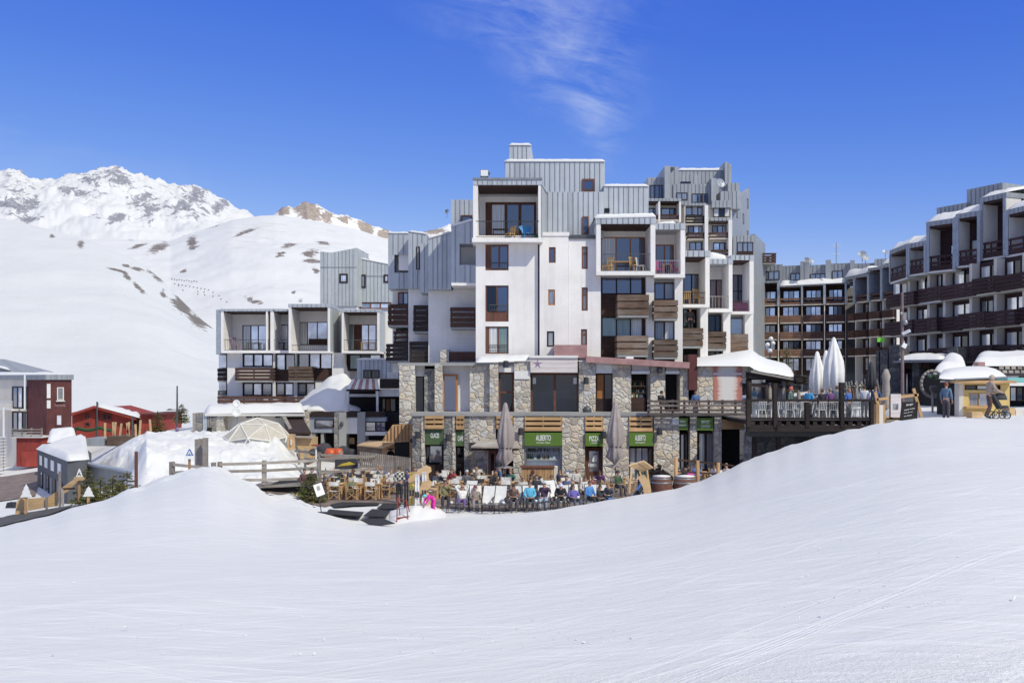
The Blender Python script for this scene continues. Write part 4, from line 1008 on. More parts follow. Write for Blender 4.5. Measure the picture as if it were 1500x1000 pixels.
# ------------------------------------------------------------------ the stepped tower behind
T = thing('tower_building', 'tall stepped tower of grey zinc storeys rising behind the white front block', 'building', P(1020, 545, 140))
FT = Fac(880, 140, 1140, 140)
ZF = ('zinc_far', 'zinc_seam')
def zf(x0, y0, x1, y1, w0, w1, par=T, fac=FT, yl=None, yr=None, mats=ZF): return zincwall(fac, par, x0, y0, x1, y1, w0, w1, yl, yr, .55, mats, rib=.06)
def wn(fac, par, x0, y0, x1, y1, w, n=3, fr='dark_frame', panes=('glass_bright',), fw=.10): return window(fac, par, x0, y0, x1, y1, w, n, fr, panes, fw=fw, fd=.1)
zf(949, 260, 973.5, 300, -14, -3); wn(FT, T, 952, 271, 973, 291, -2.9, 3, panes=('glass_blue',))
zf(973.6, 243, 982, 293, -14, -1.5); part(FT, 'flue_cap', 'dark_metal', T, [(982.2, 245, 987, 248.5, -3, -1.9)])
zf(982.1, 244, 994, 293, -14, -2.2)
zf(994.1, 248, 1062, 300, -14, -5); snowcap(FT, T, 994, 246, 1062, 249.5, -12, -4.9)
zf(1062.1, 236.5, 1071.5, 300, -14, -3.6, yl=236.5, yr=241)
zf(988, 256, 1022, 272, -12, -3.5); part(FT, 'slit_window', 'glass_dark', T, [(997, 266, 1012, 268.5, -3.6, -3.42)])
zf(986.3, 269.5, 1041, 300, -10, -2); wn(FT, T, 991, 282, 1007, 293, -1.9, 2); wn(FT, T, 1013.5, 283.5, 1037, 297, -1.9, 3, panes=('glass_bright', 'glass_blue', 'glass_blue'))
zf(1042, 261, 1049, 298, -8, -1.2)
zf(1049.2, 262, 1066, 296, -12, -4.2)
zf(1055.5, 280, 1085, 306, -8, -1.6)
zf(1066.2, 268, 1083, 290, -12, -3)
# right flank, receding
FS = Fac(1072.6, 142.2, 1098, 157)
mb = MB(); zl = ZZ(300, 142); u_ = FS.L; zr = ZZ(276, 157)
mb.hexa([FS.at(0, -2, -.6), FS.at(u_, -2, -.6), FS.at(u_, zr, -.6), FS.at(0, zl, -.6), FS.at(0, -2, 0), FS.at(u_, -2, 0), FS.at(u_, zr, 0), FS.at(0, zl, 0)])
mb.build('flank_wall', 'zinc_far', T)
for k, z in ((.25, 20), (.25, 25), (.62, 21), (.62, 25), (.88, 19), (.88, 23), (.88, 28)):
    window(FS, T, 0, 0, 0, 0, .05, 1, 'dark_frame', ('glass_dark',), rc=(u_ * k - .5, u_ * k + .5, z - .75, z + .75), fd=.1)
# balconies of the tower
def tower_bay(x0, y0, x1, y1, w, panes, rail=None, n=3):
    wn(FT, T, x0, y0, x1, y1, w, n, panes=panes)
    if rail: board_balcony(FT, T, rail[0], rail[1], rail[2], rail[3], w, w + 1.2, 'brown_board', n=2, gap=.25, slab='cream_render')
part(FT, 'wall', 'cream_render', T, [(949, 297, 1003, 560, -12, -2.6)])
part(FT, 'wall', 'cream_render', T, [(1003.2, 300, 1072, 560, -12, -1.7)])
zf(948, 290.5, 998, 294.5, -3, .3); 
for x in (964.5, 995): part(FT, 'post', 'white_render', T, [(x, 294.6, x + 2.6, 325, -2.5, .25)])
for x0, x1 in ((949, 964.3), (967.3, 994.8)):
    part(FT, 'soffit', 'brown_wood', T, [(x0, 294.7, x1, 296.2, -2.5, .1)])
    wn(FT, T, x0 + 1, 305, x1 - 1, 315, -2.5, 2, panes=('glass_bright', 'glass_blue'))
    board_balcony(FT, T, x0, 314.5, x1, 321.5, -2.5, .2, 'brown_board', n=2, gap=.2, slab='cream_render')
zf(1003, 297.5, 1034.5, 301, -6, -.5)
tower_bay(1004, 301.5, 1032, 315.5, -1.6, ('glass_bright', 'curtain_white', 'glass_bright')); board_balcony(FT, T, 1004, 316, 1032, 327.5, -1.6, -.5, 'dark_board', n=3, gap=.15, slab='cream_render')
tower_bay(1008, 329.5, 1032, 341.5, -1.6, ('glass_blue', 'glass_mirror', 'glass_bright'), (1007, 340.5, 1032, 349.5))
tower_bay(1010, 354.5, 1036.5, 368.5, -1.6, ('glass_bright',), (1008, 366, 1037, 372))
part(FT, 'cheek_wall', 'white_render', T, [(1032.4, 300.5, 1037.4, 382, -1.6, -.2)])
part(FT, 'cheek_wall', 'white_render', T, [(1003.2, 300.5, 1004, 382, -1.6, -.6)])
zf(1043, 293.5, 1070.5, 304, -6, -.7)
tower_bay(1045, 304.5, 1070, 318, -1.2, ('curtain_white', 'glass_dark', 'curtain_white')); zf(1041, 318.5, 1070.5, 323.5, -6, -.6)
part(FT, 'soffit', 'brown_wood', T, [(1040, 324, 1068, 326.5, -1.6, -.5)])
tower_bay(1043, 330.5, 1067, 341.5, -1.6, ('curtain_grey', 'glass_bright', 'glass_bright'), (1039, 340.5, 1067, 348.5))
tower_bay(1045, 355.5, 1070.5, 368.5, -1.6, ('glass_mirror', 'glass_bright', 'glass_bright'), (1044, 365.5, 1072, 374))
part(FT, 'cheek_wall', 'white_render', T, [(1067.3, 322, 1072.5, 382, -1.6, -.1)])
# lower right wing
zf(1074, 345, 1105.5, 560, -10, -.6); wn(FT, T, 1080, 354.5, 1103.5, 369, -.5, 3); part(FT, 'spandrel', 'brown_wood', T, [(1080, 369.2, 1103.5, 373.5, -.6, -.42)])
FS2 = Fac(1105.9, 140.7, 1121, 151); mb = MB(); FS2.hx(mb, .05, FS2.L, -2, ZZ(349, 145), -.6, 0); mb.build('flank_wall', 'zinc_far', T)
board_balcony(FT, T, 1117.5, 370.5, 1137, 385, -14, -8, 'brown_board', n=4, gap=.12)

# ------------------------------------------------------------------ the long curved block at the back of the square
D = thing('curved_building', 'long dark balconied apartment block curving round the back of the square', 'building', P(1200, 560, 150))
D1 = Fac(1102, 151, 1240, 146.5); D2 = Fac(1240, 146.5, 1313, 137)
FL = [11.75, 9.05, 6.55, 3.95, 1.35]
def far_bay(fac, par, u0, u1, zt, panes, boards='brown_board', top=True, off=0, n=3, wmat='cream_render', floors=FL, loge_d=2.2, btop=1.04, cheek='cream_render'):
    """one vertical bay: loge under the eaves and three balconied storeys below"""
    for k, zf_ in enumerate(floors):
        ztop = zt if k == 0 else floors[k - 1] - .18
        back = -loge_d if k == 0 else -1.3
        mb = MB(); fac.hx(mb, u0, u1, zf_ - .18, ztop, back - 3, back); mb.build('back_wall', 'brown_wood', par)
        h0 = zf_ + .6 if k < 4 else zf_ + .4; h1 = min(ztop - .1, zf_ + 2.42)
        if k == 0: h1 = zf_ + 2.25
        window(fac, par, 0, 0, 0, 0, back + .1, n, 'dark_frame', panes[k % len(panes)] if isinstance(panes[0], tuple) else panes, rc=(u0 + .35, u1 - .35, h0, h1), fw=.1, fd=.1)
        if k == 0:
            mb = MB(); fac.hx(mb, u0, u1, zt - .12, zt - .01, back, .05); mb.build('soffit', 'brown_wood', par)
        if k < 4:
            board_balcony(fac, par, 0, 0, 0, 0, back, .1 + (off if k else 0), boards, n=3 if k else 2, gap=.05 if k else .3, slab=wmat, rc=(u0 + .04, u1 - .04, zf_ - .02, zf_ + (btop if k else .95)))
    return
BAYS = [(1107, 1138.5, 415), (1142, 1173.5, 420.5), (1176, 1206, 418.5), (1209.5, 1237.5, 416)]
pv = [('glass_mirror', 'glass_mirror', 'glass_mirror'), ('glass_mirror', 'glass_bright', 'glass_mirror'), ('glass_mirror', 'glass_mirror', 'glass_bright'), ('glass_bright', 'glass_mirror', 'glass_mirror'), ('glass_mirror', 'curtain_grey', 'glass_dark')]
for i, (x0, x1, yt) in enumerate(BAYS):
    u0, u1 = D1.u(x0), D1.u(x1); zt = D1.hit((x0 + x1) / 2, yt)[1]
    far_bay(D1, D, u0, u1, zt, pv[i % 4:] + pv[:i % 4], 'painted_sunlit_board' if i < 2 else 'brown_board')
    xn = BAYS[i + 1][0] if i < 3 else 1240
    mb = MB(); D1.hx(mb, u1, D1.u(xn), FL[0] - .2, zt + .3, -2.2, .25); mb.build('cheek_wall', 'zinc_trim', D)
    mb = MB(); D1.hx(mb, u1 + .1, D1.u(xn) - .1, -1.5, FL[0] - .21, -1.3, .0); mb.build('pier', 'cream_render', D)
    zincwall(D1, D, x0 - 1, yt - 3.5 if i == 0 else yt - 2, x1 + 2, yt, -3, .3, pitch=.6, mats=ZF, rib=.06)
mb = MB(); D1.hx(mb, D1.u(1104), D1.u(1107) - .02, -1.5, ZZ(412, 151), -2.2, .25); mb.build('cheek_wall', 'zinc_trim', D)
snow_sheet('roof_snow', [D1.at(D1.u(1142), ZZ(419, 149.5), .35), D1.at(D1.u(1240), ZZ(414.5, 147), .35), D1.at(D1.u(1240), ZZ(413, 147), -4), D1.at(D1.u(1142), ZZ(417, 149.5), -4)], D, .75, 3)
L2 = D2.L
for i, (a, b, n) in enumerate(((.03, .17, 2), (.21, .46, 3), (.50, .72, 3), (.76, .98, 3))):
    zt = lerp(15.1, 15.6, a) + (.6 if i > 1 else 0)
    far_bay(D2, D, L2 * a, L2 * b, zt, pv[i:] + pv[:i], 'brown_board', n=n, off=.3 if i > 0 else 0)
    mb = MB(); D2.hx(mb, L2 * b, L2 * (b + .04), FL[0] - .2, zt + .35, -2.2, .3); mb.build('cheek_wall', 'zinc_trim', D)
    mb = MB(); D2.hx(mb, L2 * b + .15, L2 * (b + .04) - .1, -1.5, FL[0] - .21, -1.3, .0); mb.build('pier', 'cream_render', D)
    mb = MB(); D2.zinc(mb, L2 * a - .2, L2 * b + .2, zt, zt + .4, -3, .34, .6); mb.build('cladding', ZF, D)
snow_sheet('roof_snow', [D2.at(0, 15.5, .4), D2.at(L2 * .48, 15.7, .4), D2.at(L2 * .48, 15.9, -4), D2.at(0, 15.8, -4)], D, .9, 4)
snow_sheet('roof_snow', [D2.at(L2 * .76, 16.6, .4), D2.at(L2 * .97, 16.6, .4), D2.at(L2 * .97, 16.9, -4), D2.at(L2 * .76, 16.9, -4)], D, .7, 5)
# attic
for x0, y0, x1, y1, w, win in ((1113, 387, 1146, 420, -3.2, (1118, 396.5, 1142, 410, 3)), (1147, 388.5, 1172, 420, -4, (1158, 400, 1172, 411, 2)), (1172.2, 382.5, 1185, 420, -3, None), (1185.2, 387.5, 1209, 420, -4.2, (1187, 400.5, 1209, 409, 3)),
                               (1209.3, 380.5, 1217, 420, -3.1, None), (1217.2, 385, 1245, 418, -4, (1219, 396, 1234.5, 409, 2)), (1245.2, 381, 1252, 412, -3, None), (1252.2, 385, 1281, 410, -4.2, (1258, 394, 1272, 403, 3)), (1281.2, 378.5, 1303, 402, -3.5, (1286, 390, 1296, 396, 2))):
    zincwall(D1, D, x0, y0, x1, y1, -12, w, pitch=.55, mats=ZF, rib=.06)
    if win: wn(D1, D, win[0], win[1], win[2], win[3], w + .12, win[4])
mb = MB(); D1.hx(mb, 0, D1.L + 14, -2, ZZ(418, 148), -14, -4.6); mb.build('core_wall', 'concrete', D)
mb = MB(); D2.hx(mb, .3, L2, -2, 15.2, -14, -5.6); mb.build('core_wall', 'concrete', D)
def dish(px, py, Y, r, face, label, stand=.6):
    r *= .5
    p = P(px, py, Y); t = thing('satellite_dish', label, 'satellite dish', p - V(0, 0, r + stand))
    f = Vector(face).normalized(); q = f.to_track_quat('Z', 'Y'); mb = MB(); mb.smooth = True; n = 16; vs = [p - f * r * .22]
    for k in (1, 2, 3):
        rr = r * k / 3
        for i in range(n): a = 2 * math.pi * i / n; vs.append(p + q @ V(math.cos(a) * rr, math.sin(a) * rr, r * .22 * (k / 3) ** 2 - r * .22))
    fs = [(0, 1 + i, 1 + (i + 1) % n) for i in range(n)] + [(1 + k * n + i, 1 + (k + 1) * n + i, 1 + (k + 1) * n + (i + 1) % n, 1 + k * n + (i + 1) % n) for k in range(2) for i in range(n)]
    mb.add(vs, fs); mb.build('reflector', 'zinc_trim', t)
    mb = MB(); mb.tube(p - V(0, 0, r + stand), p - f * r * .25, .05 * r / .5); mb.build('mast', 'grey_metal', t)
    mb = MB(); mb.tube(p - f * r * .2 - V(0, 0, r * .8), p + f * r * .6, .02); mb.sphere(p + f * r * .6, .07, 6); mb.build('feed_arm', 'dark_metal', t)
dish(1181, 380.5, 146, .9, (-.5, -1, .5), 'satellite dish on the middle of the far roof, left one')
dish(1188, 382, 147, 1.0, (.5, -1, .5), 'satellite dish on the far roof turned to the right')
dish(1263, 372, 142, 1.2, (-.4, -1, .6), 'upper satellite dish beside the right-hand chimneys of the far block')
dish(1268, 377, 141, 1.1, (.2, -1, .4), 'lower satellite dish beside the right-hand chimneys of the far block')
dish(1297, 369, 130, .8, (0, -1, .8), 'snowy satellite dish at the right end of the far roof')
dish(654.5, 309.5, 68, .33, (-.6, -1, .3), 'white satellite dish on the left roof edge of the white block', .3)
dish(1056, 268, 136, 1.3, (.5, -1, .3), 'satellite dish near the top of the tower')
t = thing('antenna', 'tall thin television mast standing on the far roof', 'antenna', P(1225, 388, 146))
mb = MB(); mb.tube(P(1225, 388, 146), P(1225, 356, 146), .055); mb.build('mast', 'grey_metal', t)
for y, l in ((358, 3.4), (361, 5), (372, 4)):
    mb = MB(); mb.tube(P(1225, y, 146) - V(l * .15, 0, 0), P(1225, y, 146) + V(l * .15, 0, 0), .03); mb.build('crossbar', 'grey_metal', t)

# ------------------------------------------------------------------ the dark block on the right of the square
E = thing('timber_apartment_block', 'dark wooden balconied apartment block on the right edge of the square', 'building', P(1400, 590, 92))
FE = Fac(1308, 105, 1500, 83.3)
LE = FE.u(1580); FLE = [11.1, 7.95, 4.95, 1.95]
edges = [0] + [FE.u(p) for p in (1331, 1360, 1383, 1422, 1458, 1500, 1545)] + [LE]
for k, z in enumerate(FLE):
    ztop = FLE[k - 1] - .2 if k else 11.0
    if k == 0: continue
    mb = MB(); FE.hx(mb, 0, LE, z - .2, ztop, -5, -.75); mb.build('back_wall', 'plum_board', E)
    for i in range(len(edges) - 1):
        a, b = edges[i], edges[i + 1]
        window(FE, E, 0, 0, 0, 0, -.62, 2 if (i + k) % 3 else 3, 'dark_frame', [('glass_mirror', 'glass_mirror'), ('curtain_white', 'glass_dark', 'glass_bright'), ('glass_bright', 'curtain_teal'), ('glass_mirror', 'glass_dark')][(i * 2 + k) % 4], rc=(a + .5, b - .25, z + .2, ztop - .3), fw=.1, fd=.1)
        mb = MB(); FE.hx(mb, b - .22, b + .22, z, ztop - .01, -.75, .0); mb.build('pier', 'cream_render', E)
    mb = MB(); FE.hx(mb, 0, LE, z - .2, z - .01, -.75, .35); mb.build('slab', 'pale_render', E)
    i = 0; u = .1
    while u < LE - 1:
        ln = min(random.choice((4.2, 5.6, 3.4)), LE - u - .1); pr = random.choice((.5, .85, 1.0)); dz = random.choice((0, .12))
        o = MB(); zz = z - .12 + dz; n = 4
        for q in range(n):
            FE.hx(o, u + random.uniform(-.04, .04), u + ln + random.uniform(-.04, .04), zz, zz + .30, pr - .06, pr + random.uniform(-.02, .02)); FE.hx(o, u, u + .06, zz, zz + .30, -1.2, pr - .065); FE.hx(o, u + ln - .06, u + ln, zz, zz + .30, -1.2, pr - .065); zz += .345
        q = max(2, int(ln / 1.3))
        for j in range(q + 1): FE.hx(o, lerp(u + .1, u + ln - .1, j / q) - .06, lerp(u + .1, u + ln - .1, j / q) + .06, z - .1 + dz, zz - .06, pr - .14, pr - .062)
        o.build('balcony', 'plum_board', E); u += ln + .05
# loges under the eaves, each turned a little towards the square
def right_loge(xa, Ya, xb, Yb, yt, yfl, h, winx, panes, cheek, rail='plum_board', depth=1.7, fasc=.45):
    f = Fac(xa, Ya, xb, Yb); L = f.L; zt = ZZ(yt, Ya); zb = 11.12 if yfl is None else ZZ(yfl, Ya)
    mb = MB(); f.zinc(mb, -.05, L + .05, zt - fasc, zt, -depth - 3, .1, .5); mb.build('cladding', ZF, E)
    mb = MB(); f.hx(mb, .02, L - .02, zt - fasc - .22, zt - fasc - .01, -depth, -.02); mb.build('soffit', 'brown_wood', E)
    for a, b in ((0, .3), (L - .3, L)):
        mb = MB(); f.hx(mb, a + .01, b - .01, zb, zt - fasc - .01, -depth, .06); mb.build('cheek_wall', cheek, E)
        mb = MB(); f.hx(mb, a, b, zb - .3, zt - fasc, .065, .16); mb.build('edge_trim', 'zinc_trim', E)
    mb = MB(); f.hx(mb, .3, L - .3, zb, zt - fasc - .23, -depth - 3, -depth + .01); mb.build('back_wall', 'plum_board', E)
    a, b = winx; window(f, E, 0, 0, 0, 0, -depth + .15, 2, 'dark_frame', panes, rc=(lerp(.3, L - .3, a), lerp(.3, L - .3, b), zb + .2, zb + 2.3), fw=.1, fd=.1)
    mb = MB(); 
    for z0 in (zb - .25, zb + .38, zb + .95): f.hx(mb, .31, L - .31, z0, z0 + (.5 if z0 < zb else .22), .0, .07)
    for i in range(4): uu = lerp(.4, L - .4, i / 3); f.hx(mb, uu - .06, uu + .06, zb + .2, zb + 1.1, -.08, -.002)
    mb.build('railing', rail, E)
    mb = MB(); f.hx(mb, 0, L, zb - .45, zb - .26, -depth, .05); mb.build('slab', 'pale_render', E)
    return f, zt
for a in ((1304.5, 105, 1331, 99.5, 367, 410, 0, (.1, .9), ('curtain_teal', 'glass_bright'), 'pale_render'), (1331.2, 99.5, 1358, 97, 357.5, 399, 0, (.1, .9), ('curtain_teal', 'glass_mirror'), 'pale_render'),
          (1358.2, 95.5, 1401, 93, 325.5, 394, 0, (.45, .98), ('glass_mirror', 'glass_bright'), 'pale_render'), (1401.2, 93, 1437, 91, 314, 386, 0, (.1, .95), ('glass_mirror', 'glass_mirror'), 'pale_render'),
          (1437.2, 91.2, 1475, 88.5, 290, 375, 0, (.5, .95), ('glass_dark', 'glass_bright'), 'pale_render'), (1475.2, 87, 1545, 81.5, 308, 370, 0, (.15, .9), ('glass_mirror', 'glass_bright'), 'pale_render')):
    f, zt = right_loge(*a)
    snow_sheet('roof_snow', [f.at(.0, zt + .02, .05), f.at(f.L, zt + .02, .05), f.at(f.L, zt + 1.3, -6), f.at(0, zt + 1.0, -6)], E, .55 if a[0] != 1437.2 else .35, a[0])
for x0, x1, Y0, Y1, y0 in ((1366, 1409, 99, 96, 300), (1410, 1462, 96.5, 93, 278), (1463, 1580, 93, 86, 268)):
    f = Fac(x0, Y0, x1, Y1); mb = MB(); f.zinc(mb, 0, f.L, 12, ZZ(y0, (Y0 + Y1) / 2) + (1 if x0 == 1410 else 0) * .4, -9, -.6, .5, rib=.06); mb.build('cladding', ZF, E)
mb = MB(); FE.hx(mb, .5, LE, -2, 12, -16, -5.2); mb.build('core_wall', 'concrete', E)
# shop fronts in the base
FG = Fac(1280, 90, 1420, 84)
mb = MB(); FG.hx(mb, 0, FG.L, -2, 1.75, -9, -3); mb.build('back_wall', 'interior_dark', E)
for x0, x1, yt in ((1289, 1300, 512), (1302, 1318, 505), (1336, 1346, 526), (1387, 1402, 508), (1283, 1287, 514)):
    mb = MB(); FG.hx(mb, FG.u(x0), FG.u(x1), -2, FG.hit(x0, yt)[1], -2, 0); mb.build('pier', 'dark_stone', E)
for x0, x1, c_ in ((1319, 1335, 'glass_bright'), (1347, 1386, 'glass_blue'), (1301, 1302, 'glass_dark')):
    window(FG, E, 0, 0, 0, 0, -.8, 3, 'dark_frame', (c_, 'glass_dark'), rc=(FG.u(x0), FG.u(x1), -1.6, .9), fw=.12)
part(FG, 'signboard', 'plum_board', E, [(1310, 532, 1336, 540, -.6, -.4), ]); part(FG, 'signboard', 'plum_board', E, [(1347, 530, 1361, 540, -.6, -.4)])
part(FG, 'canopy', 'grey_metal', E, [(1309, 527.5, 1388, 531, -2, 1.2)])
snow_sheet('roof_snow', [FG.at(FG.u(1324), ZZ(527, 87), 1.1), FG.at(FG.u(1386), ZZ(527, 85.5), 1.1), FG.at(FG.u(1386), ZZ(522, 85.5), -2), FG.at(FG.u(1324), ZZ(521, 87), -2)], E, .35, 9)
# ------------------------------------------------------------------ the two-storey stone restaurant in front
m, nt, b = new_mat('awning_print')       # sun-bleached awning cloth
v = coords(nt, (.25, .25, 3)); nn = noise(nt, v, 2.2, 4)
nt.links.new(ramp(nt, nn, [(.35, (.56, .48, .47)), (.6, (.68, .63, .61))]), b.inputs['Base Color']); setin(b, Roughness=.9)
m, nt, b = new_mat('faded_poster')
tc_ = nd(nt, 'ShaderNodeTexCoord'); s_ = nd(nt, 'ShaderNodeSeparateXYZ'); nt.links.new(tc_.outputs['Object'], s_.inputs[0])
dx_ = mth(nt, 'ABSOLUTE', mth(nt, 'SUBTRACT', s_.outputs[0], XZ(1066, 60) - XZ(800, 58)))
k_ = mth(nt, 'ADD', mth(nt, 'DIVIDE', dx_, 1.0), mth(nt, 'MULTIPLY_ADD', noise(nt, coords(nt, (.3, 1, 3.5)), 1.6, 4), .5, -.25))
nt.links.new(ramp(nt, k_, [(.30, (.66, .62, .58)), (.52, (.60, .46, .42)), (.62, (.46, .19, .14)), (.9, (.40, .15, .12))]), b.inputs['Base Color']); setin(b, Roughness=.6)
flat('roller_white', (.72, .70, .67), .6, .08, 3)
flat('bottle_glass', (.05, .09, .04), .15, .3, 3, rand=.5)
flat('spirit_glass', (.35, .25, .12), .15, .3, 3, rand=.6)
flat('shelf_white', (.74, .75, .78), .4, .1, 3)
flat('purple_ink', (.24, .17, .26), .7, .1, 3)
G = thing('restaurant_building', 'two-storey stone restaurant with rubble piers and green signs facing the sun terrace', 'building', P(800, 703, 58))
U = Fac(560, 60.4, 1110, 60.4); LW = Fac(560, 58, 1110, 58)
def stone(fac, x0, y0, x1, y1, w0, w1, mat='stone', name='pier'): return part(fac, name, mat, G, [(x0, y0, x1, y1, w0, w1)])
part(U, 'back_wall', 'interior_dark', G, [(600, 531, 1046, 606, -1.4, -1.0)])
# upper storey
stone(U, 585, 535, 607.5, 622, -3, .3); part(U, 'lintel', 'white_render', G, [(607.7, 535, 622, 551, -1, -.5)])
window(U, G, 608, 551, 621, 606, -.55, 1, 'dark_frame', ('glass_dark',))
stone(U, 621.5, 540, 636.5, 606, -1, -.25, 'grey_or_shaded_stone'); stone(U, 636.7, 533, 648, 606, -1, .25)  # the grey face paints this pier's shaded side
part(U, 'wall', 'white_render', G, [(648.2, 534, 690, 606, -1, -.75)])
window(U, G, 646, 548, 670.5, 606, -.5, 1, 'orange_frame', ('glass_blue',), fw=.12, shutter=.10)
stone(U, 688.2, 531, 717, 606, -1, -.1); stone(U, 717.2, 532, 730, 606, -1, .28)
part(U, 'lintel', 'white_render', G, [(730.2, 530, 752.6, 545, -1, .1)]); window(U, G, 730.2, 545.2, 752.5, 605.5, -.2, 1, 'brown_frame', ('glass_dark',), trans=.52, fw=.12)
stone(U, 753, 529, 777, 606, -1, .28); part(U, 'notice_board', 'roller_white', G, [(753.6, 543, 776, 555, .29, .35)])
window(U, G, 777.2, 546, 848, 606, -.3, 2, 'brown_frame', ('glass_dark', 'glass_dark'), fw=.13)
for x in (779.5, 840):
    part(U, 'notice', 'roller_white', G, [(x, 553, x + 5.5, 562, -.36, -.33)])
aw = part(U, 'awning', 'awning_print', G, [(777, 524, 846, 545.5, -.6, .5)]); part(U, 'awning_case', 'roller_white', G, [(775, 520.5, 847, 524, -.6, .6)])
mb = MB(); cx_, cz_ = U.hit(787.5, 533, .51); 
pts = []
for i in range(10):
    a = math.pi / 2 + i * math.pi / 5; r = .30 if i % 2 == 0 else .09; pts.append(U.at(cx_ + math.cos(a) * r, cz_ + math.sin(a) * r, .512))
mb.poly(pts); mb.build('emblem', 'purple_ink', aw)
stone(U, 848.2, 528, 872.5, 606, -1, .28)
part(U, 'roller_blind', 'roller_white', G, [(873, 531, 897.5, 546.5, -1, .12)]); window(U, G, 873, 547, 897.5, 605, -.3, 2, 'dark_frame', ('orange_frame', 'glass_dark'), panel=.36)
stone(U, 898, 531, 924.5, 606, -1, .28)
for x0, x1, sh in ((924.7, 952.5, 1), (974.7, 996, 0)):
    part(U, 'roller_blind', 'roller_white', G, [(x0, 531, x1, 534, -.8, .5)]); part(U, 'roller_blind', 'awning_print', G, [(x0 + 1, 534.2, x1 - 1, 543, -.8, .15)]); part(U, 'roller_blind', 'roller_white', G, [(x0 + .5, 543.2, x1 - .5, 547.5, -.8, .42)])
part(U, 'counter_front', 'brown_wood', G, [(925, 582, 945.5, 606, -.9, -.1)])
for y in (565, 575): part(U, 'shelf', 'larch', G, [(924.8, y, 946, y + 1, -.95, -.55)])
stone(U, 953, 531, 974.5, 606, -1, .28); stone(U, 996.2, 530, 1008.5, 606, -1, .28)
part(U, 'post', 'grey_wood_upright', G, [(949, 546, 952.8, 606, -.9, -.1)])
part(U, 'flue', 'maroon_board', G, [(1008.7, 519, 1021.3, 571, -1, .6)])
mb = MB(); p = [U.at(*U.hit(x, y, .3), .3) for x, y in ((1008.6, 596), (1021.4, 571), (1021.4, 606), (1008.6, 606))]; mb.prism(p, V(0, 1.2, 0)); mb.build('buttress', 'stone', G)
stone(U, 1021.6, 534, 1045, 606, -1, .3); stone(U, 1087.4, 534, 1097, 561, -1, .3); stone(U, 1045.2, 588, 1097, 606, -1, .2)
part(U, 'poster', 'faded_poster', G, [(1045, 535, 1087.2, 588, -.9, .32)])
part(U, 'poster_bar', 'awning_print', G, [(1045, 546, 1087, 549, .33, .40)])
# roof edge: pinkish box and gutter pipe, snow on top
part(U, 'roof_box', 'pinkish_rail', G, [(812, 505, 860, 524, -1.2, .5)])
mb = MB(); mb.bar(P(858, 526, 59.8), P(1009, 535, 59.8), .5, .36); mb.build('gutter', 'pinkish_rail', G)
mb = MB(); mb.hexa([U.at(*U.hit(x, y, w), w) for x, y, w in ((583, 536, -3), (1010, 536, -3), (1010, 531, -3), (583, 531, -3), (583, 535.5, .2), (1010, 535.5, -.0), (1010, 531, -.0), (583, 531, .2))]); mb.build('roof_slab', 'concrete', G)
snow_sheet('roof_snow', [P(697, 531, 60), P(775, 528, 60), P(778, 521, 61.5), P(697, 525, 61.5)], G, .16, 11)
snow_sheet('roof_snow', [P(846, 529, 60), P(862, 530, 60), P(868, 526, 61), P(846, 524, 61)], G, .2, 12, 8, 5)
snow_sheet('roof_snow', [P(862, 533, 60), P(900, 535, 60), P(900, 533, 61), P(862, 530, 61)], G, .08, 13, 12, 5)
part(U, 'roof_light', 'white_plastic', G, [(917, 522, 928, 528.5, .1, .7)]); 
# terrace floor between the storeys
mb = MB(); LW.hx(mb, LW.u(604), LW.u(1096), ZZ(609, 58), ZZ(604.5, 58), -3, .12); mb.build('terrace_slab', 'concrete', G)
# lower storey
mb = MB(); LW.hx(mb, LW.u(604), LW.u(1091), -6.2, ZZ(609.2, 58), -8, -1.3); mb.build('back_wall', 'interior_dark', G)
for x0, x1, y1, mt in ((604, 617, 712, 'grey_or_shaded_stone'), (617.2, 622, 712, 'stone'), (650, 662.5, 712, 'grey_or_shaded_stone'), (662.7, 667, 712, 'stone'), (680, 687, 712, 'grey_or_shaded_stone'), (752, 768, 712, 'stone'), (823.5, 857, 712, 'stone'), (883.5, 921.5, 712, 'stone'), (958, 985, 712, 'stone'), (985.2, 995, 712, 'stone'), (1011, 1021, 712, 'stone'), (1046.5, 1057, 712, 'stone')):  # grey faces paint the shade, plain stone strips the lit edges
    stone(LW, x0, 609.3, x1, y1, -1.3, .0 + (.05 if mt == 'stone' else 0), mt)
stone(LW, 687.2, 609.3, 726, 648, -1.3, -.03); stone(LW, 687.2, 648.2, 713, 712, -1.3, -.45, name='wall'); stone(LW, 726.2, 628, 752, 712, -1.3, -.5, 'interior_dark', 'wall')
def pallet(x0, y0, x1, y1, lab=None):
    u0, u1, z0, z1 = LW.rect(x0, y0, x1, y1, .16); mb = MB(); n = 3; h = (z1 - z0)
    for i in range(n): za = z0 + h * (i + .18) / n; LW.hx(mb, u0, u1, za, za + h / n * .66, .11, .16)
    LW.hx(mb, u0, u1, z0, z0 + h * .05, .10, .158)
    for t in (.0, .5, 1): uu = lerp(u0, u1 - .08, t); LW.hx(mb, uu, uu + .08, z0 + .01, z1 - .01, .02, .108)
    return mb.build('pallet_screen', 'larch', G)
for r in ((622, 607.5, 650, 628), (668, 607.5, 680, 629), (727, 608, 751, 628), (768.5, 609.5, 823, 631), (857.5, 609.5, 883, 631), (921.8, 609.5, 956, 632)): pallet(*r)
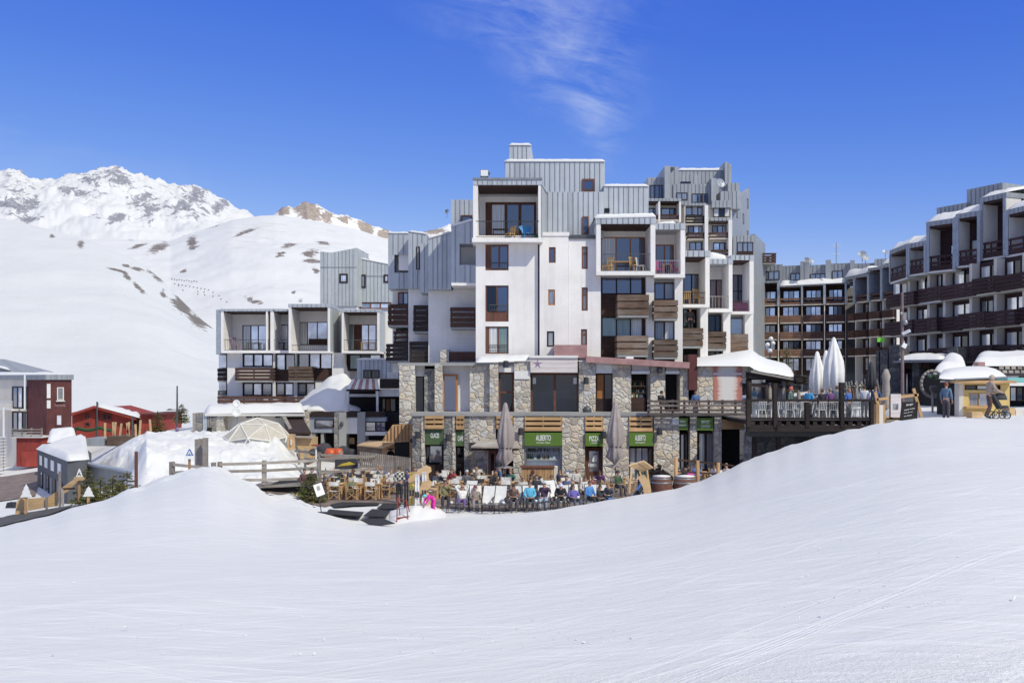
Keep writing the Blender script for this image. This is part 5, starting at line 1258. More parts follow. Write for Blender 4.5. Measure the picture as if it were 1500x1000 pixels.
def sign(x0, y0, x1, y1, lines, mat='sign_green', w=.2, th=.25, par=G, fac=LW, hollow=False):
    s = part(fac, 'signboard', mat, par, [(x0, y0, x1, y1, w - th, w)])
    for (txt, cx_, cy_, hh, ww) in lines:
        mb = MB(); u_, z_ = fac.hit(cx_, cy_, w); k = 58 / F
        lettering(mb, txt, fac.at(u_, z_, w + .012), fac.d, V(0, 0, 1), hh * k, ww * k, .012); mb.build('lettering', 'letter_white', s)
    return s
sign(768.3, 633.5, 823.2, 653, [('ALBERTO', 796, 641, 8.2, 22), ('RESTAURANT  PIZZERIA', 796, 648.2, 1.9, 20)])
sign(857.3, 634, 883.2, 653.2, [('PIZZA', 870.5, 642, 7.2, 14.5), ('A EMPORTER', 870.5, 648.5, 1.7, 11)])
sign(921.6, 633.5, 957.5, 653, [('ALBERTO', 938, 641, 8.2, 15.5), ('RESTAURANT', 938, 648, 1.8, 14)])
sign(620.5, 628.5, 650, 651, [('GLACES', 637, 637.5, 7, 12.5)], 'dull_or_shaded_green', -.05)
sign(667.2, 631, 680, 653, [('CAFE', 674.5, 642, 7, 8)], 'dull_or_shaded_green', -.05)  # darker green paints the shade on these two signs
sign(994.5, 612, 1007.5, 629.3, [('MENU', 1000, 617.5, 3, 8), ('ENFANTS', 1000, 622.8, 2.8, 10.5)], w=.13)
sign(1021.3, 612, 1044.5, 630, [('SERVICE', 1033, 618, 4.2, 11.5), ('CONTINU', 1033, 624.5, 4.2, 13.5)], w=.13)
part(LW, 'half_awning', 'roller_white', G, [(985.3, 613, 994.3, 622, -.3, .22)]); 
# openings below the signs
window(LW, G, 620.5, 652, 650, 704, -.6, 1, 'dark_frame', ('glass_dark',), fw=.10, panel=.45); window(LW, G, 629, 652, 648, 677, -.53, 1, 'dark_metal', ('glass_bright',), fw=.05)
window(LW, G, 667.3, 654, 680, 704, -.6, 1, 'dark_frame', ('glass_dark',))
window(LW, G, 857.6, 655, 882.5, 706, -.5, 1, 'brown_frame', ('glass_bright',), fw=.22, panel=.25)
part(LW, 'menu_sheet', 'canvas_white', G, [(867.5, 666, 874.5, 676, -.5, -.46)])
mb = MB(); u_, z_ = LW.hit(868.5, 681, -.45); lettering(mb, '100%', LW.at(u_, z_, -.45), LW.d, V(0, 0, 1), .19, .52, .01); mb.build('lettering', 'letter_white', G)
window(LW, G, 922, 655, 950, 704, -.5, 3, 'dark_frame', ('curtain_white',), fw=.05); part(LW, 'jamb', 'dark_frame', G, [(950.2, 653.5, 957.8, 704, -.8, -.1)])
window(LW, G, 995.2, 634, 1010.8, 690, -.5, 2, 'dark_frame', ('curtain_white', 'glass_dark'), fw=.1); window(LW, G, 1021.5, 632, 1046.3, 690, -.5, 2, 'dark_frame', ('curtain_white', 'curtain_grey'), fw=.12)
part(LW, 'beam', 'larch', G, [(1057.2, 614, 1090.5, 628.5, -1, .1)])
# shop window with shelves
part(LW, 'shop_back', 'shelf_white', G, [(771, 654, 822.5, 704, -1.2, -.62)])
fr = MB(); u0, u1, z0, z1 = LW.rect(768.3, 653.5, 823.2, 706, -.1)
LW.hx(fr, u0, u0 + .1, z0, z1, -.2, -.1); LW.hx(fr, u1 - .12, u1, z0, z1, -.2, -.1); LW.hx(fr, u0 + .11, u1 - .13, z1 - .1, z1, -.2, -.1); wnd = fr.build('window', 'grey_metal', G)
mb = MB(); mb.quad(LW.at(u0 + .1, z0, -.16), LW.at(u1 - .1, z0, -.16), LW.at(u1 - .1, z1 - .1, -.16), LW.at(u0 + .1, z1 - .1, -.16)); mb.build('pane', 'clear_glass', wnd)
BOT = Spawn(None)
def bottle_proto(matn, h, lab):
    t = proto('bottle', lab, 'bottle'); mb = MB(); mb.smooth = True
    mb.lathe([(.001, 0), (.04, 0), (.042, .02), (.042, h * .6), (.016, h * .78), (.014, h), (.001, h)], n=7); mb.build('bottle_body', matn, t); mb = MB(); mb.lathe([(.017, h * .94), (.017, h + .02), (.001, h + .02)], n=6); mb.build('cap', 'larch', t); return Spawn(t)
flat('jar_white', (.75, .74, .72), .3, .1, 4, rand=.3)
bp = [bottle_proto('bottle_glass', .32, 'dark green bottle on the shelves of the restaurant'), bottle_proto('spirit_glass', .28, 'amber bottle on the shelves of the restaurant'), bottle_proto('jar_white', .2, 'pale bottle on the shelves of the restaurant')]
GB = ['green bottles on the shelves', 'amber bottles on the shelves', 'pale bottles on the shelves']
for y in (662, 672.5):
    s = part(LW, 'shelf', 'shelf_white', G, [(772, y, 818, y + .9, -.6, -.28)])
    x = 774
    while x < 817:
        k = random.choice((0, 1, 2, 2)); u_, z_ = LW.hit(x, y, -.38); bp[k](LW.at(u_, z_ + .003, -.38), 0, group=GB[k]); x += random.uniform(1.8, 3.4)
part(LW, 'serving_top', 'shelf_white', G, [(771, 683, 822, 684.5, -.6, -.2)])
for y, x0, x1 in ((565, 925.5, 945), (575, 925.5, 945), (582, 925.5, 945)):
    x = x0
    while x < x1:
        k = random.choice((0, 0, 1, 2)); u_, z_ = U.hit(x, y, -.7 if y < 580 else -.5); bp[k](U.at(u_, z_ + .003, -.72 if y < 580 else -.4), 0, group=GB[k]); x += random.uniform(1.8, 3)
# glazed porch with its little roof
mb = MB(); r0 = [LW.at(*LW.hit(x, y, w), w) for x, y, w in ((690, 655.5, 1.5), (762, 657, 1.5), (757, 645, -.02), (706, 645, -.02))]; mb.prism(r0, V(0, 0, .08)); mb.build('porch_roof', 'grey_wood', G)
part(LW, 'porch_beam', 'brown_wood', G, [(690, 657, 760, 659.5, 1.2, 1.3)])
pw = part(LW, 'porch_wall', 'white_metal', G, [(714, 660, 716.5, 706, -.3, -.1)])
mb = MB(); q = [LW.at(*LW.hit(x, y, -.2), -.2) for x, y in ((697, 703), (714, 703), (714, 664), (697, 680))]; mb.poly(q); mb.build('porch_pane', 'glass_bright', G)
part(LW, 'porch_rail', 'dark_metal', G, [(695, 702, 714, 704, -.22, -.1)])
window(LW, G, 715, 660, 727.5, 706, .1, 1, 'brown_frame', ('glass_dark',), fw=.16, panel=.25)
# round stone pier and the wall under the deck
mb = MB(); mb.smooth = True; b0 = P(1101, 690, 56); mb.lathe([(.52, -1.8), (.47, 1), (.42, 2.05), (.34, 2.3), (.001, 2.32)], b0, 18, wob=lambda t, z: 1 + .05 * mnoise.noise(V(math.cos(t) * 3, math.sin(t) * 3, z * 3))); mb.build('round_pier', 'grey_or_shaded_stone', G)
part(Fac(1090, 55.5, 1300, 55.5), 'deck_wall', 'dark_stone', G, [(1106, 634, 1188, 720, -.6, 0)])
part(Fac(1090, 55.5, 1300, 55.5), 'deck_cladding', 'brown_board', G, [(1188.2, 634, 1262, 700, -.6, 0)])
# lamps on the piers
def pier_lamp(px, py, fac, w, lab):
    t = thing('wall_lamp', lab, 'lamp', fac.at(*fac.hit(px, py, w), w)); o = ORG[t.name]; mb = MB()
    mb.tube(o, o + V(0, -.25, .0), .035); mb.build('arm', 'black_metal', t); mb = MB(); mb.tube(o + V(0, -.3, .18), o + V(0, -.34, -.22), .15, .17, 10); mb.build('lamp_head', 'black_metal', t)
pier_lamp(763, 631, LW, .05, 'black wall lamp on the pier left of the widest green sign'); pier_lamp(965, 631, LW, .05, 'black wall lamp on the pier right of the last green sign'); pier_lamp(612.5, 636, LW, .02, 'black wall lamp on the leftmost shaded pier'); pier_lamp(657, 640, LW, .02, 'black wall lamp on the shaded pier between the two shaded green signs')
pier_lamp(858, 557, U, .28, 'black wall lamp on the upper pier right of the big window'); pier_lamp(965, 541, U, .28, 'black wall lamp on the upper pier between the bar openings'); pier_lamp(741, 533, U, .1, 'small black lamp over the narrow upper window'); pier_lamp(884, 636, LW, .05, 'black wall lamp beside the pizza sign')
mb = MB(); mb.smooth = True; q = U.at(*U.hit(860, 601, 1.2), 1.2); mb.tube(q + V(0, .06, 0), q - V(0, .06, 0), .27, n=20); tag(mb.build('grill_lid', 'dark_metal'), 'round dark metal lid leaning at the terrace edge', 'lid')

# snow-laden pavilion roof on the right, on log posts
PV = thing('pavilion', 'log-post pavilion under a thick smooth load of snow beside the deck', 'pavilion', P(1100, 606, 61))
edge = [(1021, 523.5, 536), (1035, 521.5, 536), (1055, 518.5, 536), (1078, 515, 536), (1098, 512, 536.5), (1104, 514, 540), (1112, 520, 543.5), (1124, 525.5, 546), (1138, 529, 548), (1150, 532, 550.5), (1158, 539, 552), (1163, 548.5, 553)]
mb = MB(); mb.smooth = True; vs = []; rows = 7
for px, yt, yb in edge:
    for k in range(rows):
        t = k / (rows - 1); Y = lerp(59.6, 64.5, t ** 1.3); py = lerp(yb, yt, math.sin(t * math.pi / 2) ** .75); vs.append(P(px, py, Y) + V(0, 0, 0))
    vs.append(P(px, yt + 3, 69))
n = rows + 1
mb.add(vs, [(i * n + k, (i + 1) * n + k, (i + 1) * n + k + 1, i * n + k + 1) for i in range(len(edge) - 1) for k in range(n - 1)]); mb.build('roof_snow', 'snow_cap', PV)
mb = MB(); p = [P(1100, 541.5, 59.5), P(1163, 553.2, 59.5), P(1163, 552, 66), P(1100, 541, 66)]; mb.prism([q + V(0, 0, -.16) for q in p], V(0, 0, .12)); mb.build('roof_deck', 'grey_wood', PV)
mb = MB(); mb.bar(P(1096, 549.5, 59.8), P(1180, 557, 59.8), .25, .3); mb.build('eaves_beam', 'dark_board', PV)
mb = MB(); mb.bar(P(1096, 563, 60), P(1172, 568, 60), .22, .2); mb.build('tie_beam', 'dark_board', PV)
for px, r, yt in ((1097, .17, 545), (1122.5, .15, 560), (1127.5, .12, 560), (1148, .14, 556), (1160, .12, 558), (1170, .11, 560)):
    mb = MB(); mb.smooth = True; mb.tube(P(px, 606, 60), P(px, yt, 60), r * 1.05, r, 10); mb.build('log_post', 'grey_wood_upright' if px > 1125 else 'dark_board', PV)
for y in (551, 555, 559): 
    mb = MB(); mb.smooth = True; mb.tube(P(1163, y, 60.2), P(1182, y + 2, 59.6), .10, .09, 8); mb.build('log_end', 'dark_board', PV)
mb = MB(); q = [P(x, y, 60.3) for x, y in ((1101, 606), (1121, 606), (1121, 556), (1101, 556))]; mb.poly(q); mb.build('pane', 'glass_bright', PV)
mb = MB(); q = [P(x, y, 60.4) for x, y in ((1140, 606), (1147, 606), (1147, 562), (1140, 562))]; mb.poly(q); mb.build('pane', 'glass_mirror', PV)
mb = MB(); mb.box(XZ(1098, 64), XZ(1150, 64), 64, 64.3, -1.9, ZZ(545, 64)); mb.build('back_wall', 'dark_board', PV)

# ------------------------------------------------------------------ terrace railing and the glass-fronted deck
RL = Fac(940, 57.3, 1110, 57.3)
t = thing('terrace_railing', 'dark wooden railing of four rails along the upper terrace', 'railing', P(1020, 606, 57.3))
for y in (586, 592.5, 599, 605): mb = MB(); RL.pbox(mb, 948, y, 1096, y + 3, -.03, .04); mb.build('rail', 'terrace_rail_wood', t)
for x in (948.5, 967, 984, 1001, 1019, 1037, 1057, 1076, 1091.5): mb = MB(); RL.pbox(mb, x, 585, x + 3, 609, -.12, -.032); mb.build('post', 'terrace_rail_wood', t)
DK = thing('deck', 'raised dark timber deck with glass-panelled balustrade above the piste', 'deck', P(1190, 640, 52))
DF = Fac(1080, 52, 1300, 52); ZD = -1.92
mb = MB(); mb.box(DF.at(DF.u(1095.5), 0).x, DF.at(DF.u(1284), 0).x, 52.02, 62, ZD - .08, ZD); mb.build('deck_floor', 'grey_wood', DK)
part(DF, 'handrail', 'dark_board', DK, [(1094, 584.5, 1282, 588, -.18, .08)])
part(DF, 'bottom_rail', 'dark_board', DK, [(1095, 611.3, 1283, 614.5, -.1, .04)])
part(DF, 'beam', 'dark_board', DK, [(1095, 622.5, 1284, 632, -.3, .06)]); part(DF, 'beam', 'black_metal', DK, [(1095, 632.2, 1270, 639, -1.2, -.6)])
for x in range(1100, 1284, 13): part(DF, 'joist', 'dark_board', DK, [(x, 616.5, x + 6, 622.3, -6, -.04)])
for x, yt in ((1094.5, 586), (1133.5, 561), (1180.5, 589), (1231.5, 560), (1275.5, 588)): part(DF, 'post', 'dark_board', DK, [(x, yt, x + 5.5, 626, -.25, .1)])
for x0, x1 in ((1101, 1133), (1139.5, 1180), (1186.5, 1231), (1237.5, 1275)):
    u0, u1, z0, z1 = DF.rect(x0, 588.5, x1, 611, -.05); mb = MB(); mb.quad(DF.at(u0, z0, -.05), DF.at(u1, z0, -.05), DF.at(u1, z1, -.05), DF.at(u0, z1, -.05)); mb.build('glass_panel', 'clear_glass', DK)
for px in (1105, 1140, 1182, 1235, 1272):
    mb = MB(); mb.tube(P(px, 620, 53), P(px, 720, 53), .14); mb.build('support', 'dark_board', DK)
# ------------------------------------------------------------------ the low white block on the left
B = thing('white_apartment_block', 'three-storey white block with boxed balconies on the left, below the snowy slopes', 'building', P(410, 602, 86))
FLB = Fac(300, 86, 600, 86)
def side_clad(fac, par, px, yt, yb, w0, w1, mat='zinc_green', off=.03):   # clad cheek facing sideways, real sheet standing on edge
    u, zt = fac.hit(px, yt, w1); _, zb = fac.hit(px, yb, w1); mb = MB(); fac.hx(mb, u, u + off, zb, zt, w0, w1); return mb.build('cheek_cladding', mat, par)
loge(FLB, B, 323.5, 401, 453, 456, 513, .5, -2.2, 4, 5, (355, 476, 390, 512.5), 'dark_frame', ('curtain_white', 'glass_mirror', 'glass_mirror'), 3, slab=4, pitch=.4)
part(FLB, 'flank_cladding', 'zinc_trim', B, [(316.5, 453.5, 323.3, 519, -6, .45)])
loge(FLB, B, 401.2, 422.5, 453, 456, 513, .5, -2.2, 0, 0, (405, 475, 422, 512.5), 'dark_frame', ('glass_mirror',), 1, slab=4, pitch=.4)
part(FLB, 'cheek_wall', 'white_render', B, [(389.5, 456.2, 392, 513, -2.2, .52)])
loge(FLB, B, 422.8, 483.5, 445, 450, 514, 1.6, -1.8, 4, 3.5, (434.5, 471.5, 480, 505), 'brown_frame', ('curtain_white', 'glass_mirror', 'glass_mirror'), 3, slab=3, pitch=.4, soff='brown_wood')
side_clad(FLB, B, 483.6, 446, 514, -5.5, 1.55)
loge(FLB, B, 500.5, 556, 453, 457, 514, 1.0, -2.0, 3, 3.5, (507.5, 475, 551, 513), 'brown_frame', ('curtain_teal', 'brown_frame', 'glass_mirror', 'glass_mirror'), 4, slab=3, pitch=.4)
side_clad(FLB, B, 556.1, 454, 514, -5.0, .95)
mb = MB(); FLB.hx(mb, FLB.u(323.5), FLB.u(566), -5, FLB.hit(400, 458, -3)[1], -9, -2.8); mb.build('core_wall', 'white_render', B)
for a in (((323, 452, .4), (422, 452, .4), (422, 452.5, -7), (323, 452.5, -7)), ((423, 445, 1.5), (484, 445, 1.5), (484, 456, -6), (423, 454, -6)), ((501, 453, .9), (556, 453, .9), (560, 462, -6), (501, 458, -6))):
    snow_sheet('roof_snow', [FLB.at(*FLB.hit(x, y, w), w) for x, y, w in a], B, .12, a[0][0], 16, 6)
for x0, x1, y in ((327.5, 389, 497), (392.5, 421.5, 497), (426.5, 480, 505), (504, 552.5, 497.5)):
    bar_rail(FLB, B, x0, y, x1, 513, .45 if x0 < 420 else (1.5 if x0 < 480 else .95), 'dark_metal', .16, .014)
part(FLB, 'spandrel', 'brown_wood', B, [(452, 496, 480, 505, -1.9, -1.6)])
# lower storeys
mb = MB(); hs = [FLB.rect(*r, -.4) for r in ((355, 517.5, 400, 537.5), (402.5, 517.5, 432.5, 543), (434.5, 515.5, 487, 541), (355, 560, 398.5, 580), (403, 560, 430, 580), (434, 560, 462, 580))]
FLB.holes(mb, FLB.rect(333, 516.5, 490, 612, -.4), hs, -.4, .3); mb.build('wall', 'white_render', B)
for h, p, n in zip(hs, (('glass_mirror', 'glass_mirror', 'glass_mirror'), ('glass_mirror', 'glass_bright'), ('glass_bright', 'glass_mirror', 'glass_mirror'), ('glass_bright', 'glass_mirror', 'glass_bright'), ('glass_bright', 'glass_mirror'), ('curtain_grey', 'glass_bright')), (3, 2, 3, 3, 2, 2)):
    window(FLB, B, 0, 0, 0, 0, -.55, n, 'dark_frame', p, rc=h, fw=.13)
part(FLB, 'spandrel', 'brown_wood', B, [(402.5, 541, 487, 558, -.45, -.3)])
for x in (399.8, 432): part(FLB, 'post', 'pale_render', B, [(x, 517, x + 2.8, 603, -.38, .0)])
board_balcony(FLB, B, 344, 538.5, 399.5, 557, -.4, .85, 'brown_board', n=4, gap=.06)
board_balcony(FLB, B, 422.5, 536.5, 456.5, 557, -.4, .95, 'weathered_board', n=4, gap=.06)
board_balcony(FLB, B, 318.5, 580, 414, 601, -.4, 1.0, 'brown_board', n=4, gap=.07)
board_balcony(FLB, B, 414.5, 581, 447, 599, -.4, .8, 'brown_board', n=4, gap=.07)
part(FLB, 'wall', 'white_render', B, [(486.5, 516.5, 503, 566, -4, .1)])
mb = MB(); mb.prism([FLB.at(*FLB.hit(x, y, -.8), -.8) for x, y in ((503, 516.5), (507, 540), (510, 566), (503, 566))], V(0, 3, 0)); mb.build('buttress', 'white_render', B)
part(FLB, 'lintel', 'dark_frame', B, [(507, 516.5, 560, 543, -3, -1.5)])
window(FLB, B, 512, 519, 558, 541, -1.4, 3, 'dark_frame', ('curtain_teal', 'glass_dark', 'glass_mirror'))
for y0, y1 in ((539.5, 557), (572, 578)):
    board_balcony(FLB, B, 318.5, y0, 333, y1, -2.2, -.9, 'dark_board', n=3, gap=.08)
for y0, y1 in ((520, 538), (558, 572)):
    part(FLB, 'flank_window', 'glass_mirror', B, [(321, y0, 331, y1, -3, -2.0)])
part(FLB, 'flank_wall', 'white_render', B, [(320.5, 518, 334, 604, -6, -2.3)])

# ------------------------------------------------------------------ zinc-clad house on the rise behind it
Z = thing('zinc_house', 'pale grey zinc-clad house with three small windows behind the low white block', 'building', P(520, 470, 100))
FZ = Fac(440, 100, 620, 100); ZG = ('zinc_green', 'zinc_seam_light')
zincwall(FZ, Z, 469, 365, 485.5, 448, -9, 0, 368.2, 370, .36, ZG); zincwall(FZ, Z, 485.6, 362, 522.5, 448, -9, 0, 370, 363, .36, ZG)
part(FZ, 'band', 'zinc_seam_light', Z, [(469, 391, 522.3, 391.6, 0, .05)])
mb = MB(); c = FZ.at; u0, zt = FZ.hit(522.6, 363, 0); u1, z1_ = FZ.hit(540, 372, -3); zb = FZ.hit(522, 448, 0)[1]
mb.hexa([c(u0 - .2, zb, -3), c(u1, zb, -3), c(u1, z1_, -3), c(u0 - .2, z1_, -3), c(u0 - .2, zb, -.02), c(u0 + .02, zb, -.02), c(u0 + .02, zt, -.02), c(u0 - .2, zt, -.02)]); mb.build('flank_cladding', 'zinc_green', Z)
zincwall(FZ, Z, 526.2, 378, 575, 442.5, -9, -1.2, 378, 388, .36, ZG); snowcap(FZ, Z, 525, 376.5, 575, 378.5, -7, -1.15, 376.5, 386.5)
part(FZ, 'band', 'zinc_seam_light', Z, [(526.5, 404, 575, 404.6, -1.2, -1.15)])
for r, w_, p in (((497, 400.7, 509.5, 414.6), .06, 'glass_mirror'), ((527.6, 402, 535.8, 421.6), -1.12, 'glass_bright'), ((561.8, 402, 570, 414), -1.12, 'glass_mirror')): window(FZ, Z, *r, w_, 1, 'dark_frame', (p,), fw=.17)
window(FZ, Z, 527, 443, 573, 452.5, -1.3, 3, 'brown_frame', ('glass_bright', 'glass_mirror', 'glass_mirror'), fw=.12)
part(FZ, 'wall', 'white_render', Z, [(524, 452.7, 580, 520, -8, -1.5)])
part(FZ, 'wall', 'white_render', Z, [(470, 448.2, 523.8, 520, -8, -.3)])

# ------------------------------------------------------------------ small link building with the striped canopy
LK = thing('link_building', 'low shaded zinc annex with a striped tile canopy, tucked between the two white blocks', 'building', P(550, 605, 75))
FK = Fac(480, 75, 620, 75)
zincwall(FK, LK, 523, 526, 590, 554, -7, 0); snowcap(FK, LK, 522, 524, 566, 527, -6, .05)
window(FK, LK, 532, 541.5, 556, 554, .06, 2, 'dark_frame', ('glass_dark',)); part(FK, 'panel', 'roller_white', LK, [(567, 545, 583.5, 554.2, 0, .07)])
for i in range(9):
    a = i / 9; b2 = (i + 1) / 9; mb = MB(); x0, x1 = lerp(516, 553, a), lerp(516, 553, b2); x2, x3 = lerp(508, 556, a), lerp(508, 556, b2)
    mb.prism([FK.at(*FK.hit(x2, 570, 2), 2), FK.at(*FK.hit(x3 - .3, 570, 2), 2), FK.at(*FK.hit(x1 - .3, 556, .1), .1), FK.at(*FK.hit(x0, 556, .1), .1)], V(0, 0, .05)); mb.build('canopy_strip', 'pinkish_rail' if i % 2 else 'roller_white', LK)
part(FK, 'canopy_beam', 'dark_frame', LK, [(507, 570, 556, 572.5, 1.7, 1.95)])
for x in (508, 551): part(FK, 'post', 'white_render', LK, [(x, 572.7, x + 3, 612, 1.7, 1.95)])
part(FK, 'back_wall', 'dark_board', LK, [(508, 572, 556, 612, -3, -.2)]); part(FK, 'ledge', 'roller_white', LK, [(511, 577, 552, 581, -.2, .6)])
part(FK, 'balcony', 'dark_board', LK, [(556.2, 554.5, 586, 569, .5, 1.6)]); part(FK, 'slab', 'pale_render', LK, [(550, 570, 586, 580.5, -3, 1.5)])
part(FK, 'back_wall', 'interior_dark', LK, [(554, 580.7, 590, 640, -3, .2)]); window(FK, LK, 556, 583, 580, 603, .3, 3, 'dark_frame', ('glass_dark', 'orange_frame', 'glass_dark'))
part(FK, 'railing', 'dark_board', LK, [(560, 604, 586, 616, 1.4, 1.5)]); part(FK, 'post', 'weathered_board', LK, [(560, 597, 562, 616, 1.52, 1.66)])
# snow sliding down beside it
sn = MB(); sn.smooth = True; vs = []; nx, ny = 22, 12
for j in range(ny + 1):
    for i in range(nx + 1):
        s, t = i / nx, j / ny; px = lerp(438, 528, s); y0 = interp([(0, 602), (.3, 600), (1, 603)], s); y1 = interp([(0, 588), (.18, 575), (.5, 552), (.75, 546), (1, 572)], s)
        Y = lerp(74, 82, t); p = P(px, lerp(y0, y1, t ** .8), Y); p.z += .16 * mnoise.noise(p * .9) + .07 * mnoise.noise(p * 2.3); vs.append(p)
sn.add(vs, [(j * (nx + 1) + i, j * (nx + 1) + i + 1, (j + 1) * (nx + 1) + i + 1, (j + 1) * (nx + 1) + i) for j in range(ny) for i in range(nx)])
tag(sn.build('snow_heap', 'snow_cap'), 'large heap of old snow between the white block and the annex', 'snow heap')

# ------------------------------------------------------------------ single-storey row below (bars and sun terraces)
H = thing('low_restaurant', 'single-storey row with stone pillars and snow on its flat roof behind the dome', 'building', P(440, 655, 71))
FH = Fac(270, 71, 620, 71)
part(FH, 'back_wall', 'pale_render', H, [(325, 607, 452, 660, -6, -1)]); part(FH, 'back_wall', 'interior_dark', H, [(452.2, 605, 600, 670, -6, -1.6)])
part(FH, 'roof_slab', 'pale_render', H, [(300, 606, 446, 609, -7, .3)])
snow_sheet('roof_snow', [P(300, 606, 70.7), P(446, 604, 70.7), P(446, 599, 77), P(300, 601, 77)], H, .5, 21, 30, 8)
for x0, x1, yt, mt in ((282, 286.5, 605, 'grey_wood_upright'), (287, 296, 605, 'grey_or_shaded_stone'), (297, 303, 605, 'zinc'), (303.5, 306.5, 607, 'grey_wood_upright'), (307, 316.5, 606, 'grey_or_shaded_stone'), (317, 327, 606, 'stone'), (446, 452.5, 603, 'stone'), (489.5, 496, 604, 'grey_or_shaded_stone'), (496.2, 507, 604, 'concrete'), (523.5, 535, 604, 'concrete')):
    part(FH, 'pillar', mt, H, [(x0, yt, x1, 668, -1.5, .1 + random.random() * .1)])
part(FH, 'doorway', 'interior_dark', H, [(303.6, 626, 309, 642, -.1, .35)])
for x0, x1 in ((455, 489), (507.2, 523), (535.2, 562)): part(FH, 'planter_box', 'dark_frame', H, [(x0, 603, x1, 610.5, -.6, .05)])
part(FH, 'band', 'zinc_trim', H, [(452.7, 611, 489.3, 633.5, -1, -.1)]); window(FH, H, 461, 614, 489, 626.5, -.02, 1, 'dark_frame', ('glass_bright',))
part(FH, 'panel', 'white_render', H, [(507.2, 611.5, 523.3, 635, -1, -.05)])
part(FH, 'band', 'zinc_trim', H, [(535.2, 611, 565, 617, -1, -.1)]); window(FH, H, 535.2, 617.2, 565, 632, -.1, 2, 'dark_frame', ('glass_bright', 'glass_blue')); part(FH, 'ledge', 'pale_render', H, [(535.2, 632.2, 565, 637.5, -1, .2)])
for x in (458, 470): part(FH, 'pillar', 'concrete', H, [(x, 633.7, x + 4, 664, -1, -.2)])
for x in (360.5, 372.5, 403): part(FH, 'spot_lamp', 'black_metal', H, [(x, 608.5, x + 3, 612, -.9, .1)])
mb = MB(); q = FH.at(*FH.hit(500.5, 621, .25), .25); mb.lathe([(.001, -.2), (.11, -.12), (.13, 0), (.1, .14), (.001, .2)], q, 10); mb.build('wreath', 'dark_metal', H)
part(FH, 'bottle_rack', 'larch', H, [(508, 641, 519, 650, -1.5, -1.0)])
t = thing('plank_porch', 'slanted plank porch roof over a pale timber cabin beside the dome', 'porch', P(440, 655, 68))
mb = MB(); a = [P(x, y, Y) for x, y, Y in ((414, 613, 71.5), (421, 636, 67), (456, 636, 67), (443, 613, 71.5))]; mb.prism(a, V(0, 0, .12)); mb.build('roof', 'dark_frame', t)
mb = MB(); mb.bar(P(415, 611, 71), P(431, 641, 66.7), .25, .3); mb.build('barge_board', 'grey_wood', t)
mb = MB(); mb.prism([P(430, 641, 66.6), P(459, 642, 66.6), P(456, 633, 68.5), P(425, 632, 68.5)], V(0, 0, .06)); mb.build('eaves_roof', 'grey_wood', t)
mb = MB(); mb.box(XZ(436, 67), XZ(457, 67), 67, 69, ZZ(672, 67), ZZ(641.5, 67)); mb.build('cabin_wall', 'pale_ply', t)
mb = MB(); mb.prism([P(421 + 5.5 + 5.5 * math.cos(a_), 648 - 13 * math.sin(a_) if math.sin(a_) > -.01 else 658, 63.6) for a_ in [i * math.pi / 8 for i in range(9)]] + [P(421, 658, 63.6), P(432, 658, 63.6)], V(0, .12, 0)); d_ = mb.build('door', 'larch', t)
mb = MB(); mb.box(XZ(425.4, 63.5), XZ(427.4, 63.5), 63.5, 63.58, ZZ(652, 63.5), ZZ(643, 63.5)); mb.build('door_window', 'glass_mirror', d_)

# ------------------------------------------------------------------ geodesic dome tent
m, nt, b = new_mat('dome_film')
b.inputs['Base Color'].default_value = (.50, .50, .51, 1); setin(b, Roughness=.35); b.inputs['Alpha'].default_value = .42
flat('dome_cloth', (.50, .46, .39), .7, .1, 3); flat('dome_strut', (.70, .68, .63), .5, .08, 4)
t = thing('dome_tent', 'geodesic dome tent with clear panels and cream struts half behind the snow bank', 'tent', P(377, 668, 65))
bm = bmesh.new(); bmesh.ops.create_icosphere(bm, subdivisions=2, radius=2.55)
bmesh.ops.rotate(bm, verts=bm.verts, cent=(0, 0, 0), matrix=Matrix.Rotation(.3, 3, 'Z'))
cn = P(377, 669, 65); film = MB(); dcl = MB(); edges = set()
for f in bm.faces:
    if f.calc_center_median().z < -.2: continue
    (dcl if f.calc_center_median().z > 1.55 else film).add([cn + v.co for v in f.verts], [(0, 1, 2)])
    for e in f.edges: edges.add(tuple(sorted((v.index for v in e.verts))))
bm.verts.ensure_lookup_table(); st = MB()
for a, b_ in edges: st.tube(cn + bm.verts[a].co * 1.005, cn + bm.verts[b_].co * 1.005, .045, n=5)
film.build('film_panels', 'dome_film', t); dcl.build('roof_cloth', 'dome_cloth', t); st.build('strut_frame', 'dome_strut', t); bm.free()

# ------------------------------------------------------------------ far left: maroon house, red chalet, dark flat-roofed shop
MH = thing('maroon_house', 'cream and maroon boarded house with a zinc roof edge at the far left', 'building', P(60, 690, 86))
FMh = Fac(68, 84, 106, 84.6); FMl = Fac(-60, 93, 68, 84)
def skew(mb, px0, Y0, px1, Y1, z0, z1, d=9, e=0):
    a, b_, c_, d_ = V(XZ(px0, Y0), Y0, 0), V(XZ(px1, Y1), Y1, 0), V(XZ(px1 - 6, Y1 + d), Y1 + d, 0), V(XZ(px0 - 4, Y0 + d), Y0 + d, 0)
    mb.hexa([V(p.x, p.y, z) for p, z in ((d_, z0), (c_, z0), (c_, z1), (d_, z1), (a, z0), (b_, z0), (b_, z1), (a, z1))])
mb = MB(); skew(mb, 68, 84, 105, 84.6, ZZ(690, 84), ZZ(556, 84)); mb.build('wall', 'maroon_board', MH)
uc_ = FMl.u(39); pc_ = FMl.at(uc_, 0); mb = MB(); skew(mb, CX + pc_.x / pc_.y * F, pc_.y, 67.9, 84.03, ZZ(640, 84), ZZ(556, 84), 5); mb.build('wall', 'maroon_board', MH)
